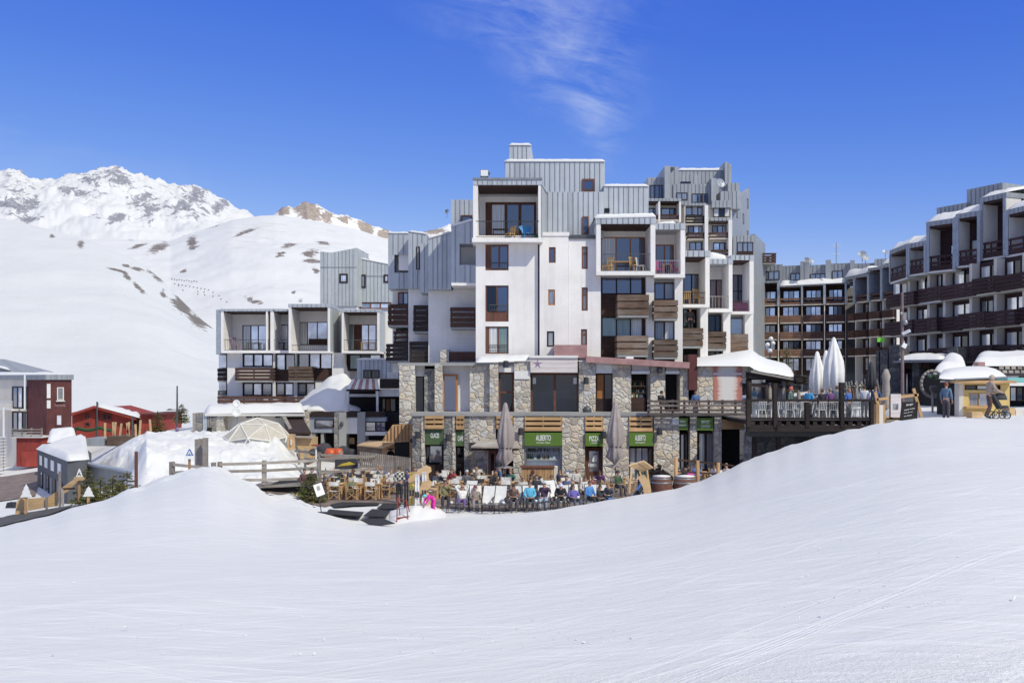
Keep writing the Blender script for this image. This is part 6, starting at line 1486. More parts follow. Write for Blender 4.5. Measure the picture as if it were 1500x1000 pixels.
mb = MB(); skew(mb, -60, 93, CX + pc_.x / pc_.y * F - .1, pc_.y, ZZ(692, 86), ZZ(556, 85), 6); mb.build('wall', 'cream_render', MH)
mb = MB(); FMh.zinc(mb, -.05, FMh.L + .05, ZZ(556, 84), ZZ(548.5, 84), -.5, .15, .4); mb.build('cladding', ZF, MH); mb = MB(); FMl.zinc(mb, 0, FMl.L + .02, ZZ(556, 84), ZZ(548.5, 84), -.5, .15, .4); mb.build('cladding', ZF, MH)
snow_sheet('roof_snow', [FMl.at(0, ZZ(548.6, 84), .0), FMh.at(0, ZZ(548.6, 84), .05), P(99, 548, 93), P(-64, 548, 100)], MH, .2, 31, 20, 8)
window(FMh, MH, 83.5, 567, 93.5, 586, .06, 1, 'cream_render', ('curtain_grey',), fw=.08); window(FMh, MH, 81, 606, 92, 624, .06, 1, 'maroon_board', ('glass_mirror',), fw=.12)
part(FMh, 'sill', 'pale_render', MH, [(82, 586.5, 95, 588, 0, .2)])
mb = MB(); u_, z_ = FMh.hit(88, 593, .05); lettering(mb, 'hostelis', FMh.at(u_, z_, .05), FMh.d, V(0, 0, 1), .3, .8, .01); mb.build('lettering', 'pinkish_rail', MH)
for y0, y1 in ((562, 583), (586, 598)): part(FMh, 'white_panel', 'roller_white', MH, [(68.6, y0, 74, y1, 0, .06)])
for y0, y1 in ((566, 598), (603, 632)):
    rc = (FMl.u(18.5), FMl.u(41), ZZ(y1, 86), ZZ(y0, 86)); window(FMl, MH, 0, 0, 0, 0, .06, 3, 'dark_frame', ('glass_bright', 'glass_mirror', 'glass_dark'), rc=rc, fw=.1)
mb = MB(); FMl.hx(mb, FMl.u(9), FMl.u(37), ZZ(601, 86), ZZ(599, 86), 0, 1.2); mb.build('slab', 'pale_render', MH)
bar_rail(FMl, MH, 0, 0, 0, 0, 1.15, 'white_metal', .2, .03, rc=(FMl.u(9), FMl.u(37), ZZ(599, 86), ZZ(587, 86)))
part(Fac(-60, 83, 120, 83), 'garage_wall', 'red_board', MH, [(24, 641, 61, 683, -4, 0)]); part(Fac(-60, 83, 120, 83), 'garage_door', 'red_board', MH, [(31, 661, 54, 683.5, .0, .08)])
part(Fac(-60, 83, 120, 83), 'slab', 'pale_render', MH, [(16, 638.5, 62, 641, -4, .3)])
t2 = Fac(-60, 82.6, 120, 82.6)
for y in (628, 632, 636): part(t2, 'terrace_rail', 'grey_wood', MH, [(17, y, 61, y + 1.6, -.08, 0)])
for x in (17, 31, 45, 60): part(t2, 'rail_post', 'grey_wood_upright', MH, [(x, 626.5, x + 1.6, 639, -.2, -.09)])
mb = MB()
for i in range(14):
    y = 640 + i * 4.6; t_ = P(-4, y, 82); 
    mb.bar(P(-14, y + 1, 81), P(5, y, 81), .9, .05)
mb.build('outside_stair', 'white_metal', MH)
part(Fac(-60, 81.5, 120, 81.5), 'stair_string', 'white_metal', MH, [(4, 596, 6, 690, -.1, 0)]); part(Fac(-60, 84.6, 120, 84.6), 'flagpole', 'white_metal', MH, [(35, 549, 37, 600, 0, .1)])
t = thing('grey_roof_house', 'house corner with a pitched snowy grey roof at the left edge behind the maroon house', 'building', P(-10, 600, 100))
mb = MB(); mb.prism([P(-60, 523, 98), P(16, 543, 98), P(16, 548, 98), P(-60, 548, 98)], V(0, 9, 0)); mb.build('gable', 'zinc_far', t)
mb = MB(); mb.box(XZ(-60, 98), XZ(16, 98), 98.2, 107, -8, ZZ(548.2, 98)); mb.build('wall', 'pale_render', t); snow_sheet('roof_snow', [P(-60, 522.5, 97.5), P(15.5, 542.5, 97.5), P(15.5, 542, 107), P(-60, 522, 107)], t, .2, 33, 16, 8)

RC = thing('red_chalet', 'red boarded chalet with a low snowy gable roof beyond the snow bank', 'building', P(160, 650, 105))
FR = Fac(100, 105, 260, 105)
mb = MB(); mb.prism([P(x, y, 105) for x, y in ((105.5, 650), (105.5, 604), (138, 596.5), (196, 613), (196, 650))], V(0, 10, 0)); mb.build('wall', 'red_board', RC)
mb = MB(); mb.prism([P(x, y, 105.5) for x, y in ((196.2, 650), (196.2, 612), (206, 609), (206, 650))], V(0, 8, 0)); mb.build('wall', 'maroon_board', RC)
mb = MB(); mb.prism([P(x, y, 104.4) for x, y in ((206.2, 650), (206.2, 607), (229, 607), (229, 650))], V(0, 8, 0)); mb.build('annex_wall', 'red_board', RC)
part(Fac(100, 104, 260, 104), 'annex_roof', 'maroon_board', RC, [(205, 605.5, 232, 607.5, -8, .3)])
for a, b2 in (((103, 606.5), (138, 594.5)), ((138, 594.5), (200, 612.5))):
    mb = MB(); p = [P(*a, 104.2), P(*b2, 104.2), P(b2[0], b2[1] - .8, 116), P(a[0], a[1] - .8, 116)]; mb.prism(p, V(0, 0, -.22)); mb.build('roof', 'red_board', RC)
snow_sheet('roof_snow', [P(141, 595, 104.6), P(206, 612.5, 104.6), P(206, 606.5, 116), P(150, 593.6, 116)], RC, .35, 35, 20, 8)
for r in ((124.5, 606, 130, 614), (150, 606, 156, 615), (157, 606, 163, 615), (124, 618, 132, 624)): window(FR, RC, *r, .06, 1, 'maroon_board', ('glass_dark',), fw=.12)
part(FR, 'flue', 'dark_metal', RC, [(141.5, 589, 143, 620, .1, .3)])
mb = MB(); pts = [P(lerp(78, 163, i / 24), 626 + 4 * abs(math.sin(i / 24 * math.pi * 2.5)) + (3 if i < 10 else 0), 88) for i in range(25)]
for a, b2 in zip(pts, pts[1:]): mb.tube(a, b2, .16, .16, 6)
flat('garland_green', (.03, .075, .035), .9, .4, 8); tag(mb.build('garland', 'garland_green'), 'dark green fir garland strung between the maroon house and the chalet', 'garland')

DS = thing('dark_shop', 'dark grey flat-roofed ski shop with snow on its roof behind the young firs', 'building', P(95, 725, 60))
FD1 = Fac(55, 68, 99, 57.5); FD2 = Fac(99, 57.5, 128, 58.5)
flat('shop_grey', (.085, .088, .10), .7, .15, 2)
zt_ = ZZ(675, 57.5); cr = [V(XZ(px, Y), Y, -7.2) for px, Y in ((55, 68), (99, 57.5), (127, 58.5), (134, 64), (120, 72))]
mb = MB(); mb.prism(cr, V(0, 0, zt_ + 7.2)); mb.build('wall', 'shop_grey', DS)
snow_sheet('roof_snow', [V(XZ(53.5, 68), 67.9, zt_), V(XZ(99, 57.3), 57.3, zt_), V(XZ(131, 58.7), 58.7, zt_), V(XZ(125, 73), 73, zt_ + .6)], DS, .3, 37, 20, 10)
for a in (.1, .28, .5, .72): 
    rc = (FD1.L * a, FD1.L * a + 1.2, -5.55, -4.9); mb = MB(); FD1.hx(mb, *rc, 0, .04); mb.build('sign_panel', 'shelf_white' if a != .1 else 'glass_bright', DS)
for i in range(7): mb = MB(); u = FD1.L * (.16 + .11 * i); FD1.hx(mb, u, u + .5, -7.1, -6.0, 0, .05); mb.build('shop_window', ('glass_dark', 'concrete')[i % 2], DS)
mb = MB(); FD2.hx(mb, FD2.L * .5, FD2.L * .62, -6.8, -5.9, 0, .04); mb.build('notice', 'zinc_trim', DS)
# retaining wall between the shop and the bank
mb = MB(); mb.hexa([P(115, 700, 60.5), P(240, 705, 56), P(240, 698.5, 56), P(115, 676.5, 60.5), P(115, 740, 60), P(240, 716, 55.4), P(240, 699.5, 55.4), P(115, 678, 60)]); tag(mb.build('retaining_wall', 'concrete'), 'grey concrete retaining wall running down beside the snow bank', 'wall')
mb = MB(); mb.bar(P(115, 676.5, 60), P(240, 699, 55.5), .5, .12); tag(mb.build('wall_coping', 'zinc_trim'), 'pale coping on top of the sloping retaining wall', 'coping')
# ------------------------------------------------------------------ terrace ground
def near_edge(px): return interp([(385, 723), (395, 731), (440, 738), (472, 742), (500, 737), (560, 736), (640, 743), (700, 747), (760, 748), (820, 744), (880, 737), (940, 727), (985, 719), (1010, 716)], px)
mb = MB(); vs = []; nx, ny = 90, 16
for i in range(nx + 1):
    px = lerp(388, 1052, i / nx); yn = near_edge(px) + .9 * math.sin(i * 1.7) * math.sin(i * .63); Yn = 5.78 * F / (yn - CY); Yn = max(Yn, sinterp(YC, px) + 1.4) if px > 640 else Yn
    for j in range(ny + 1):
        Y = lerp(Yn, 57.9, (j / ny) ** .9); x = XZ(px, Yn) if j == 0 else lerp(XZ(px, Yn), XZ(lerp(px, 720, .12), 57.9), (j / ny) ** .9); vs.append((x, Y, ground(x, Y) + .03))
mb.add(vs, [(i * (ny + 1) + j, (i + 1) * (ny + 1) + j, (i + 1) * (ny + 1) + j + 1, i * (ny + 1) + j + 1) for i in range(nx) for j in range(ny)])
struct(mb.build('terrace_paving', 'paving', base=False))  # paving on the left; the right part also paints shade under chairs
def gz(px, Y): return ground(XZ(px, Y), Y)
def G_(px, Y, up=0): return V(XZ(px, Y), Y, ground(XZ(px, Y), Y) + up)
for i, (poly, lab) in enumerate((([(484, 738), (500, 734.5), (553, 735.5), (556, 738.5), (520, 739), (490, 742)], 'long black mat nearest the row of folding chairs'), ([(477, 751), (482, 745), (533, 749), (529, 755), (480, 753.5)], 'long black mat on the snow right of the white menu board'),
        ([(532, 754.5), (545, 744.5), (572, 747), (566, 756)], 'middle black mat on the trodden snow'), ([(527, 760), (560, 758), (579, 765.5), (558, 768.5), (540, 767)], 'front black mat with a pointed end beside the red frame'), ([(552, 743.3), (562, 736), (588, 736.5), (582, 744.5), (565, 744.5)], 'dark sheet painting the ground shade before the ski rack'))):  # the last polygon is no mat: it paints shade on the ground
    mb = MB(); tp = []
    for px, py in poly:
        Y = 5.74 * F / (py - CY); x = XZ(px, Y); tp.append(V(x, Y, max(ground(x, Y), -5.8) + .05))
    mb.prism(tp, V(0, 0, -.02)); tag(mb.build('floor_mat', 'rubber'), lab, 'mat')
mb = MB(); mb.prism([V(XZ(a, 5.75 * F / (b_ - CY)), 5.75 * F / (b_ - CY), -5.72) for a, b_ in ((433, 746), (447, 739.5), (462, 744), (450, 748))], V(0, 0, .03)); flat('slate_blue', (.10, .13, .22), .7, .3, 4); tag(mb.build('floor_mat', 'slate_blue'), 'blue-grey mat lying by the foot of the white menu board', 'mat')

# ------------------------------------------------------------------ folding director chairs and tables
flat('canvas_olive', (.20, .22, .12), .85, .1, 4); flat('canvas_dark', (.045, .047, .055), .85, .15, 4)
def director_chair(canvas, label, group):
    t = proto('director_chair', label, 'chair', group)
    for s in (-1, 1):
        mb = MB(); x = .26 * s
        mb.bar((x, -.20, .03), (x, .20, .03), .035, .03); mb.bar((x, -.20, .46), (x, .22, .46), .035, .03)
        mb.bar((x, -.22, .64), (x, .20, .64), .05, .025); mb.bar((x, .19, .03), (x, .21, .92), .03, .035, (1, 0, 0)); mb.bar((x, -.19, .03), (x, -.19, .63), .03, .035, (1, 0, 0)); mb.build('side_frame', 'larch', t)
    for y in (-.16, .14):
        for s in (-1, 1): mb = MB(); mb.bar((-.25 * s, y + .008 * s, .05), (.25 * s, y + .008 * s, .45), .03, .022, (0, 1, 0)); mb.build('cross_leg', 'larch', t)
    mb = MB(); vs = [(lerp(-.25, .25, i / 6), y, .46 - .045 * math.sin(i / 6 * math.pi)) for i in range(7) for y in (-.2, .2)]
    mb.add(vs, [(2 * i, 2 * i + 2, 2 * i + 3, 2 * i + 1) for i in range(6)]); mb.build('seat', canvas, t)
    mb = MB(); vs = [(lerp(-.25, .25, i / 6), .20 + .04 * math.sin(i / 6 * math.pi), z) for i in range(7) for z in (.70, .90)]
    mb.add(vs, [(2 * i, 2 * i + 2, 2 * i + 3, 2 * i + 1) for i in range(6)]); mb.build('backrest', canvas, t)
    return Spawn(t)
DC = {'w': director_chair('canvas_white', 'folding wooden chair with white canvas at the terrace tables', 'white canvas director chairs'), 'd': director_chair('canvas_dark', 'folding wooden chair with dark canvas at the terrace tables', 'dark canvas director chairs'), 'o': director_chair('canvas_olive', 'folding wooden chair with olive green canvas in the front row', 'olive canvas director chairs')}
t = proto('terrace_table', 'square wooden cafe table on the sun terrace', 'table', 'wooden terrace tables')
mb = MB()
for i in range(5): mb.box(-.4 + i * .161, -.4 + i * .161 + .155, -.4, .4, .72, .75)
mb.build('tabletop', 'larch', t); mb = MB(); mb.box(-.36, .36, -.35, .35, .64, .718); mb.build('apron', 'larch', t)
for a in (-1, 1):
    for b_ in (-1, 1): mb = MB(); mb.box(a * .34 - .035, a * .34 + .035, b_ * .34 - .035, b_ * .34 + .035, 0, .639); mb.build('leg', 'larch', t)
TB = Spawn(t)
flat('porcelain', (.80, .80, .78), .3, .05, 4)
t = proto('napkin_stand', 'white napkins and sauces standing on a terrace table', 'tableware', 'tableware on the terrace tables'); mb = MB(); mb.box(-.08, .08, -.05, .05, 0, .12); mb.build('napkins', 'porcelain', t); mb = MB(); mb.smooth = True; mb.lathe([(.001, 0), (.03, 0), (.03, .14), (.012, .17), (.001, .17)], (.14, 0, 0), 8); mb.build('sauce_bottle', 'sign_green', t); NP = Spawn(t)
def table_set(x, Y, seats, rz=0, z=None, top=True):
    z = (ground(x, Y) + .035) if z is None else z
    TB((x, Y, z), rz)
    if top: NP((x + random.uniform(-.2, .2), Y + random.uniform(-.2, .2), z + .752), random.uniform(0, 3))
    for k, a in seats:       # angle 0: chair in front of the table, its back to the viewer
        dx, dy = math.sin(a), -math.cos(a); DC[k]((x + dx * .66 + random.uniform(-.06, .06), Y + dy * .66 + random.uniform(-.05, .05), z), rz + a + math.pi + random.uniform(-.2, .2))
H_ = math.pi / 2
for row, Y in enumerate((49.4, 51.6, 53.7, 55.6)):
    for c_, px in enumerate((492, 520, 547, 575) if row < 3 else (480, 505, 531)):
        x = XZ(px + row * 2, Y) - (.0 if row < 2 else .2)
        if row == 0 and c_ == 3: continue
        k = [('w', 'o', 'w', 'w'), ('d', 'w', 'd', 'w'), ('w', 'd', 'd', 'w'), ('d', 'w', 'd', 'd')][row][c_]
        table_set(x, Y, [(k, 0), (random.choice('wwd'), math.pi), (random.choice('wd'), H_)] if c_ != 3 else [(k, 0), ('w', -H_)])
for px, Y, s in ((632, 49.5, 'wd'), (668, 50.5, 'ww'), (705, 51, 'dw'), (742, 50.0, 'ww'), (788, 50.5, 'wd'), (830, 49.8, 'ww'), (872, 50.5, 'dw'), (650, 54, 'ww'), (700, 54.6, 'dw'), (835, 54, 'ww'), (905, 52.5, 'ww')):
    table_set(XZ(px, Y), Y, [(s[0], 0), (s[1], math.pi), ('w', H_)])

# ------------------------------------------------------------------ sling deck chairs in the front row
def sling_chair(label, group):
    t = proto('deck_chair', label, 'deck chair', group); prof = [(-.48, .40), (-.30, .33), (-.05, .28), (.15, .33), (.38, .68), (.58, 1.08)]
    mb = MB(); mb.smooth = True; vs = []; n = len(prof)
    for i in range(5):
        x = lerp(-.26, .26, i / 4)
        for y, z in prof: vs.append((x, y, z - .03 * math.sin(i / 4 * math.pi)))
    mb.add(vs, [(i * n + k, (i + 1) * n + k, (i + 1) * n + k + 1, i * n + k + 1) for i in range(4) for k in range(n - 1)]); mb.build('sling', 'canvas_white', t)
    for s in (-1, 1):
        mb = MB(); x = .285 * s
        for (y0, z0), (y1, z1) in zip(prof, prof[1:]): mb.tube((x, y0, z0), (x, y1, z1), .014, n=6)
        mb.tube((x, -.42, .0), (x, .10, .58), .014, n=6); mb.tube((x, .34, .0), (x, -.18, .56), .014, n=6); mb.tube((x, -.30, .56), (x, .30, .60), .018, n=6); mb.tube((x, -.42, .015), (x, .36, .015), .013, n=6)
        mb.build('side_frame', 'black_metal', t)
    for y, z in ((.58, 1.08), (-.48, .40)): mb = MB(); mb.tube((-.285, y, z), (.285, y, z), .014, n=6); mb.build('crossbar', 'black_metal', t)
    return Spawn(t)
SC = sling_chair('white sling deck chair in the front row of the sun terrace', 'white sling deck chairs')
t = proto('low_table', 'low black wire table at the feet of the sunbathers', 'table', 'low black wire tables'); mb = MB()
mb.box(-.3, .3, -.25, .25, .36, .375); mb.build('tabletop', 'black_metal', t)
for a in (-1, 1):
    mb = MB()
    for b_ in (-1, 1): mb.tube((.27 * a, .22 * b_, .36), (.27 * a, .22 * b_, 0), .012, n=5)
    mb.tube((.27 * a, -.22, .01), (.27 * a, .22, .01), .012, n=5); mb.build('leg_frame', 'black_metal', t)
LT = Spawn(t)
FRONT = 44.4
def fy(px): return interp([(640, 45.6), (700, 44.6), (780, 44.3), (850, 44.6), (900, 45.2), (930, 45.8)], px)
for px in (677, 697, 713, 731, 752, 776, 797, 821, 842, 864, 880):
    Y = fy(px); SC(G_(px, Y, .03), random.uniform(-.3, .25))
for px in (664, 715, 740, 788, 808, 850): LT(G_(px, fy(px) - 1.25, .03), random.uniform(-.2, .2))
for px, Y in ((688, 47.0), (812, 47.2)): SC(G_(px, Y, .03), random.uniform(-.5, .5))
t = proto('mug', 'white mug on a low black table', 'mug', 'white mugs on the low tables'); mb = MB(); mb.smooth = True; mb.lathe([(.001, 0), (.05, 0), (.055, .11), (.045, .11), (.04, .02), (.001, .02)], n=9); mb.build('cup', 'porcelain', t); mb = MB(); mb.tube((.055, 0, .03), (.085, 0, .055), .009, n=5); mb.tube((.085, 0, .055), (.055, 0, .09), .009, n=5); mb.build('handle', 'porcelain', t); MG = Spawn(t)
for px in (664, 715, 740, 788, 850): q = G_(px, fy(px) - 1.25, .03 + .378); MG(q + V(-.08, 0, 0), random.random() * 6)

# ------------------------------------------------------------------ closed parasols
def parasol(px, ytop, Y, zb, r, mat, label, tie=.55, flare=1.0, base=True):
    b_ = V(XZ(px, Y), Y, zb); t = thing('parasol', label, 'parasol', b_); h = ZZ(ytop, Y) - zb
    mb = MB(); mb.tube(b_, b_ + V(0, 0, h), .035, .03, 8); mb.build('pole', 'grey_metal', t)
    lo = h * .28; mb = MB(); mb.smooth = True; ph = random.random() * 6
    prof = [(.04, h + .02), (.10, h - .06), (r * .45, h * .86), (r * .72, h * .7), (r * .82, h * .58), (r * .62, h * tie), (r * .6, h * (tie - .03)), (r * .85, h * (tie - .12) if tie > .45 else lo * 1.2), (r * flare, lo), (r * flare * .6, lo - .03), (.04, lo + .1)]
    prof = sorted(prof, key=lambda q: -q[1]); prof = prof[:-2] + [prof[-2], prof[-1]]
    mb.lathe(prof[::-1], b_, 32, wob=lambda t_, z: 1 + .20 * math.cos(8 * t_ + ph) * min(1, (h - z) / (h * .3)) + .07 * math.cos(3 * t_ + z * 2.2)); mb.build('canopy', mat, t)
    mb = MB(); mb.lathe([(r * .66, h * tie - .02), (r * .67, h * tie + .02)], b_, 16); mb.build('tie_strap', 'canvas_dark', t)
    mb = MB(); mb.box(b_.x - .35, b_.x + .35, Y - .35, Y + .35, zb, zb + .08); mb.build('base', 'concrete', t)
parasol(740.5, 590, 51.8, -5.77, .50, 'canvas_taupe', 'tall closed taupe parasol in front of the glazed porch', .5)
parasol(901.5, 588, 52.5, -5.77, .52, 'canvas_taupe', 'tall closed taupe parasol right of the pizza door', .5)
parasol(1197, 515, 58.5, -1.9, .46, 'canvas_parasol', 'shorter closed white parasol on the left of the deck', .3)
parasol(1210, 513.5, 60, -1.9, .46, 'canvas_parasol', 'closed white parasol behind the tallest one on the deck', .3)
parasol(1221.5, 494.5, 56.5, -1.9, .60, 'canvas_parasol', 'tallest closed white parasol in the middle of the deck', .3)
parasol(1276, 530, 66, -1.4, .36, 'canvas_dark', 'closed black parasol beyond the right end of the deck', .3)

# ------------------------------------------------------------------ white chairs and tables on the deck
t = proto('garden_chair', 'white garden chair on the deck behind the glass', 'chair', 'white garden chairs on the deck')
mb = MB(); mb.box(-.23, .23, -.22, .22, .42, .45); mb.build('seat', 'white_plastic', t)
mb = MB(); 
for i in range(5): x = -.2 + .1 * i; mb.bar((x, .22, .45), (x * 1.05, .30, .88), .05, .02, (1, 0, 0))
mb.bar((-.24, .30, .90), (.24, .30, .90), .03, .06); mb.build('backrest', 'white_plastic', t)
for a in (-1, 1):
    for b_ in (-1, 1): mb = MB(); mb.bar((.2 * a, .19 * b_, .42), (.24 * a, .24 * b_, 0), .04, .04, (0, 1, 0)); mb.build('leg', 'white_plastic', t)
GC = Spawn(t)
t = proto('deck_table', 'white-legged table on the deck', 'table', 'tables on the deck'); mb = MB(); mb.box(-.6, .6, -.4, .4, .72, .75); mb.build('tabletop', 'grey_wood', t)
for a in (-1, 1): mb = MB(); mb.bar((.5 * a, -.3, 0), (.4 * a, 0, .718), .05, .04); mb.bar((.5 * a, .3, 0), (.4 * a, 0, .71), .05, .04); mb.build('trestle', 'white_metal', t)
DT = Spawn(t)
for px, Y in ((1118, 54.5), (1160, 54.8), (1205, 54.4), (1256, 54.6), (1180, 57), (1232, 57.2)):
    DT((XZ(px, Y), Y, ZD), random.uniform(-.1, .1))
    for dx, dy, r_ in ((-.35, -.75, math.pi), (.35, -.75, math.pi), (-.35, .75, 0), (.35, .75, 0)):
        if px == 1118 and dy > 0: continue
        GC((XZ(px, Y) + dx, Y + dy, ZD), r_ + random.uniform(-.25, .25))

# ------------------------------------------------------------------ ski racks, skis, barrels
flat('ski_white', (.72, .72, .74), .25, .1, 3); flat('ski_red', (.40, .04, .05), .25, .1, 3); flat('ski_black', (.04, .04, .05), .25, .2, 3); flat('ski_blue', (.06, .14, .40), .25, .2, 3); flat('ski_yellow', (.60, .48, .08), .25, .2, 3)
def ski_pair(p, h, lean, mat, label, rz=0, group=None):
    t = thing('ski_pair', label, 'skis', p, group, rz)
    ORG[t.name] = V(0, 0, 0)
    for s in (-1, 1):
        mb = MB(); x = .055 * s; pts = [(0, 0), (.0, h * .8), (.03, h * .93), (.10, h)]
        for (d0, z0), (d1, z1) in zip(pts, pts[1:]): mb.bar((x, -d0 + lean * z0, z0), (x, -d1 + lean * z1, z1), .085, .02, (0, 1, 0))
        o = mb.build('ski', mat, t); mb = MB(); mb.box(x - .035, x + .035, lean * h * .45 - .09, lean * h * .45 - .012, h * .42, h * .56); mb.build('binding', 'black_metal', o)
    return t
RK = thing('ski_rack', 'tall rough wooden ski rack with a jagged plank on top standing in a snow pile', 'ski rack', G_(612, 43.6))
def pt(px, py, Y): return P(px, py, Y)
for a, b_, w_ in (((604, 756, 43.4), (600, 700, 44)), ((617, 757, 43.2), (607, 695, 44)), ((630, 755, 43.4), (626, 692, 44.2)), ((598, 757, 43.6), (604, 712, 43.8))) and [((604, 756, 43.4), (600, 700, 44), .12), ((617, 757, 43.2), (608, 695, 44), .2), ((627, 752, 43.4), (626, 692, 44.2), .1), ((636, 748, 43.6), (612, 700, 44.2), .09)]:
    mb = MB(); mb.bar(pt(*a), pt(*b_), w_, .06, (0, 1, 0)); mb.build('upright', 'pale_ply', RK)
for a, b_ in (((598, 710, 43.7), (640, 716, 43.7)), ((600, 728, 43.5), (622, 722, 43.6)), ((598, 757, 43.3), (644, 744, 43.3))):
    mb = MB(); mb.bar(pt(*a), pt(*b_), .07, .10, (0, 1, 0)); mb.build('crossbar', 'pale_ply', RK)
mb = MB(); mb.prism([pt(x, y, 43.5) for x, y in ((598, 703), (604, 695), (610, 692), (612, 687), (619, 685), (624, 681), (631, 684), (632, 690), (624, 696), (616, 698), (608, 704), (600, 708))], V(0, .06, 0)); mb.build('top_plank', 'pale_ply', RK)
mb = MB(); mb.prism([pt(x, y, 43.3) for x, y in ((618, 706), (624, 704), (630, 703), (634, 708), (628, 716), (620, 722), (612, 724))], V(0, .05, 0)); mb.build('jagged_board', 'pale_ply', RK)
ski_pair(G_(603, 43.5, .1), 1.75, .08, 'ski_yellow', 'yellow-edged skis leaning at the left of the rough wooden rack'); ski_pair(G_(611, 43.2, .1), 1.7, .06, 'ski_white', 'white skis leaning in the middle of the rough wooden rack'); ski_pair(G_(621, 43.3, .1), 1.8, .10, 'ski_white', 'white skis at the right of the rough wooden rack'); ski_pair(G_(595, 43.9, .1), 1.3, .05, 'ski_black', 'short black skis at the left end of the rough wooden rack')
# snow pile round it
def snow_mound(px0, px1, Y0, Y1, h, label, seed=0, prof=None):
    mb = MB(); mb.smooth = True; nx, ny = 26, 16; vs = []
    for j in range(ny + 1):
        for i in range(nx + 1):
            s, t = i / nx, j / ny; Y = lerp(Y0, Y1, t); px = lerp(px0, px1, s); x = XZ(px, Y); e = max(0, math.sin(math.pi * s) * math.sin(math.pi * t)) ** .7
            p = V(x, Y, 0); z = ground(x, Y) - .04 + h * e * (1 + .5 * mnoise.noise(p * .9 + V(seed, 0, 0))) + .10 * e * mnoise.noise(p * 2.7); vs.append((x, Y, z))
    mb.add(vs, [(j * (nx + 1) + i, j * (nx + 1) + i + 1, (j + 1) * (nx + 1) + i + 1, (j + 1) * (nx + 1) + i) for j in range(ny) for i in range(nx)])
    return tag(mb.build('snow_heap', 'snow_cap'), label, 'snow heap')
snow_mound(568, 655, 41.8, 45.2, .48, 'low snow heap round the foot of the rough wooden ski rack', 3)
t = thing('sledge_stand', 'thin red metal frame standing in the snow before the ski rack', 'frame', G_(592, 42.3))
for a, b_ in (((581, 766, 42), (582.5, 728, 42.3)), ((587, 765, 42.6), (583, 728, 42.4)), ((598, 764, 42), (595, 733, 42.3)), ((603, 763, 42.6), (596, 733, 42.4))): mb = MB(); mb.tube(pt(*a), pt(*b_), .022, n=6); mb.build('leg', 'red_board', t)
mb = MB(); mb.bar(pt(582, 759, 42.2), pt(600, 756.5, 42.2), .05, .08); mb.build('crossbar', 'red_board', t); mb = MB(); mb.bar(pt(582, 729, 42.3), pt(596, 733.5, 42.3), .03, .03); mb.build('crossbar', 'red_board', t)
R2 = thing('ski_rack', 'wooden ski rack with two slanted roof boards beside the barrels', 'ski rack', G_(945, 45.3))
for q in (((921, 682.5), (933, 678.5), (948, 688), (940, 690.5)), ((935, 678), (943, 675.5), (957, 685.5), (949, 688))): mb = MB(); mb.prism([pt(x, y, 45 + (k > 1) * .3) for k, (x, y) in enumerate(q)], V(0, .05, .05)); mb.build('roof_board', 'pale_ply', R2)
mb = MB(); mb.prism([pt(x, y, 45) for x, y in ((934, 698), (944, 695), (952, 706), (954, 718), (952, 728), (944, 729), (942, 714))], V(0, .09, 0)); mb.build('side_plank', 'pale_ply', R2)
for a, b_ in (((937, 690), (941, 702)), ((948, 688), (950, 704)), ((925, 684), (922, 722))): mb = MB(); mb.bar(pt(*a, 45.1), pt(*b_, 45.1), .07, .06, (0, 1, 0)); mb.build('upright', 'pale_ply', R2)
for i, (px, mt, lb) in enumerate(((918, 'ski_black', 'dark skis lying lowest against the slanted-board rack'), (924, 'zinc_trim', 'grey skis leaning against the slanted-board rack'), (930, 'ski_black', 'black skis highest against the slanted-board rack'), (913, 'ski_blue', 'blue skis at the left of the slanted-board rack'))):
    t = ski_pair(G_(px + 8, 45.2, .12), 1.5, .35, mt, lb); t.rotation_euler = (0, R(46), R(20))
def barrel(px, Y, r, label):
    b_ = G_(px, Y); b_.z = max(b_.z, ZZ(727, Y)); t = thing('barrel', label, 'barrel', b_); h = .92
    mb = MB(); mb.smooth = True; mb.lathe([(.001, 0), (r * .82, 0), (r * .95, h * .25), (r, h * .5), (r * .95, h * .75), (r * .84, h), (.001, h)], b_, 22); mb.build('staves', 'brown_frame', t)
    for z, k in ((.06, .86), (.24, .965), (.72, .975), (.92, .885)): mb = MB(); mb.smooth = True; mb.lathe([(r * k, h * z - .035), (r * k + .006, h * z - .03), (r * k + .006, h * z + .03), (r * k, h * z + .035)], b_, 22); mb.build('hoop', 'grey_metal', t)
    mb = MB(); mb.smooth = True; mb.lathe([(r * .80, h), (r * .84, h + .05), (.001, h + .09)], b_, 18); mb.build('snow_top', 'snow_cap', t)
barrel(969, 45.9, .50, 'old wooden barrel nearer the ski rack, with snow on top'); barrel(1003, 46.0, .56, 'larger wooden barrel under the group by the log rail, with snow on top')
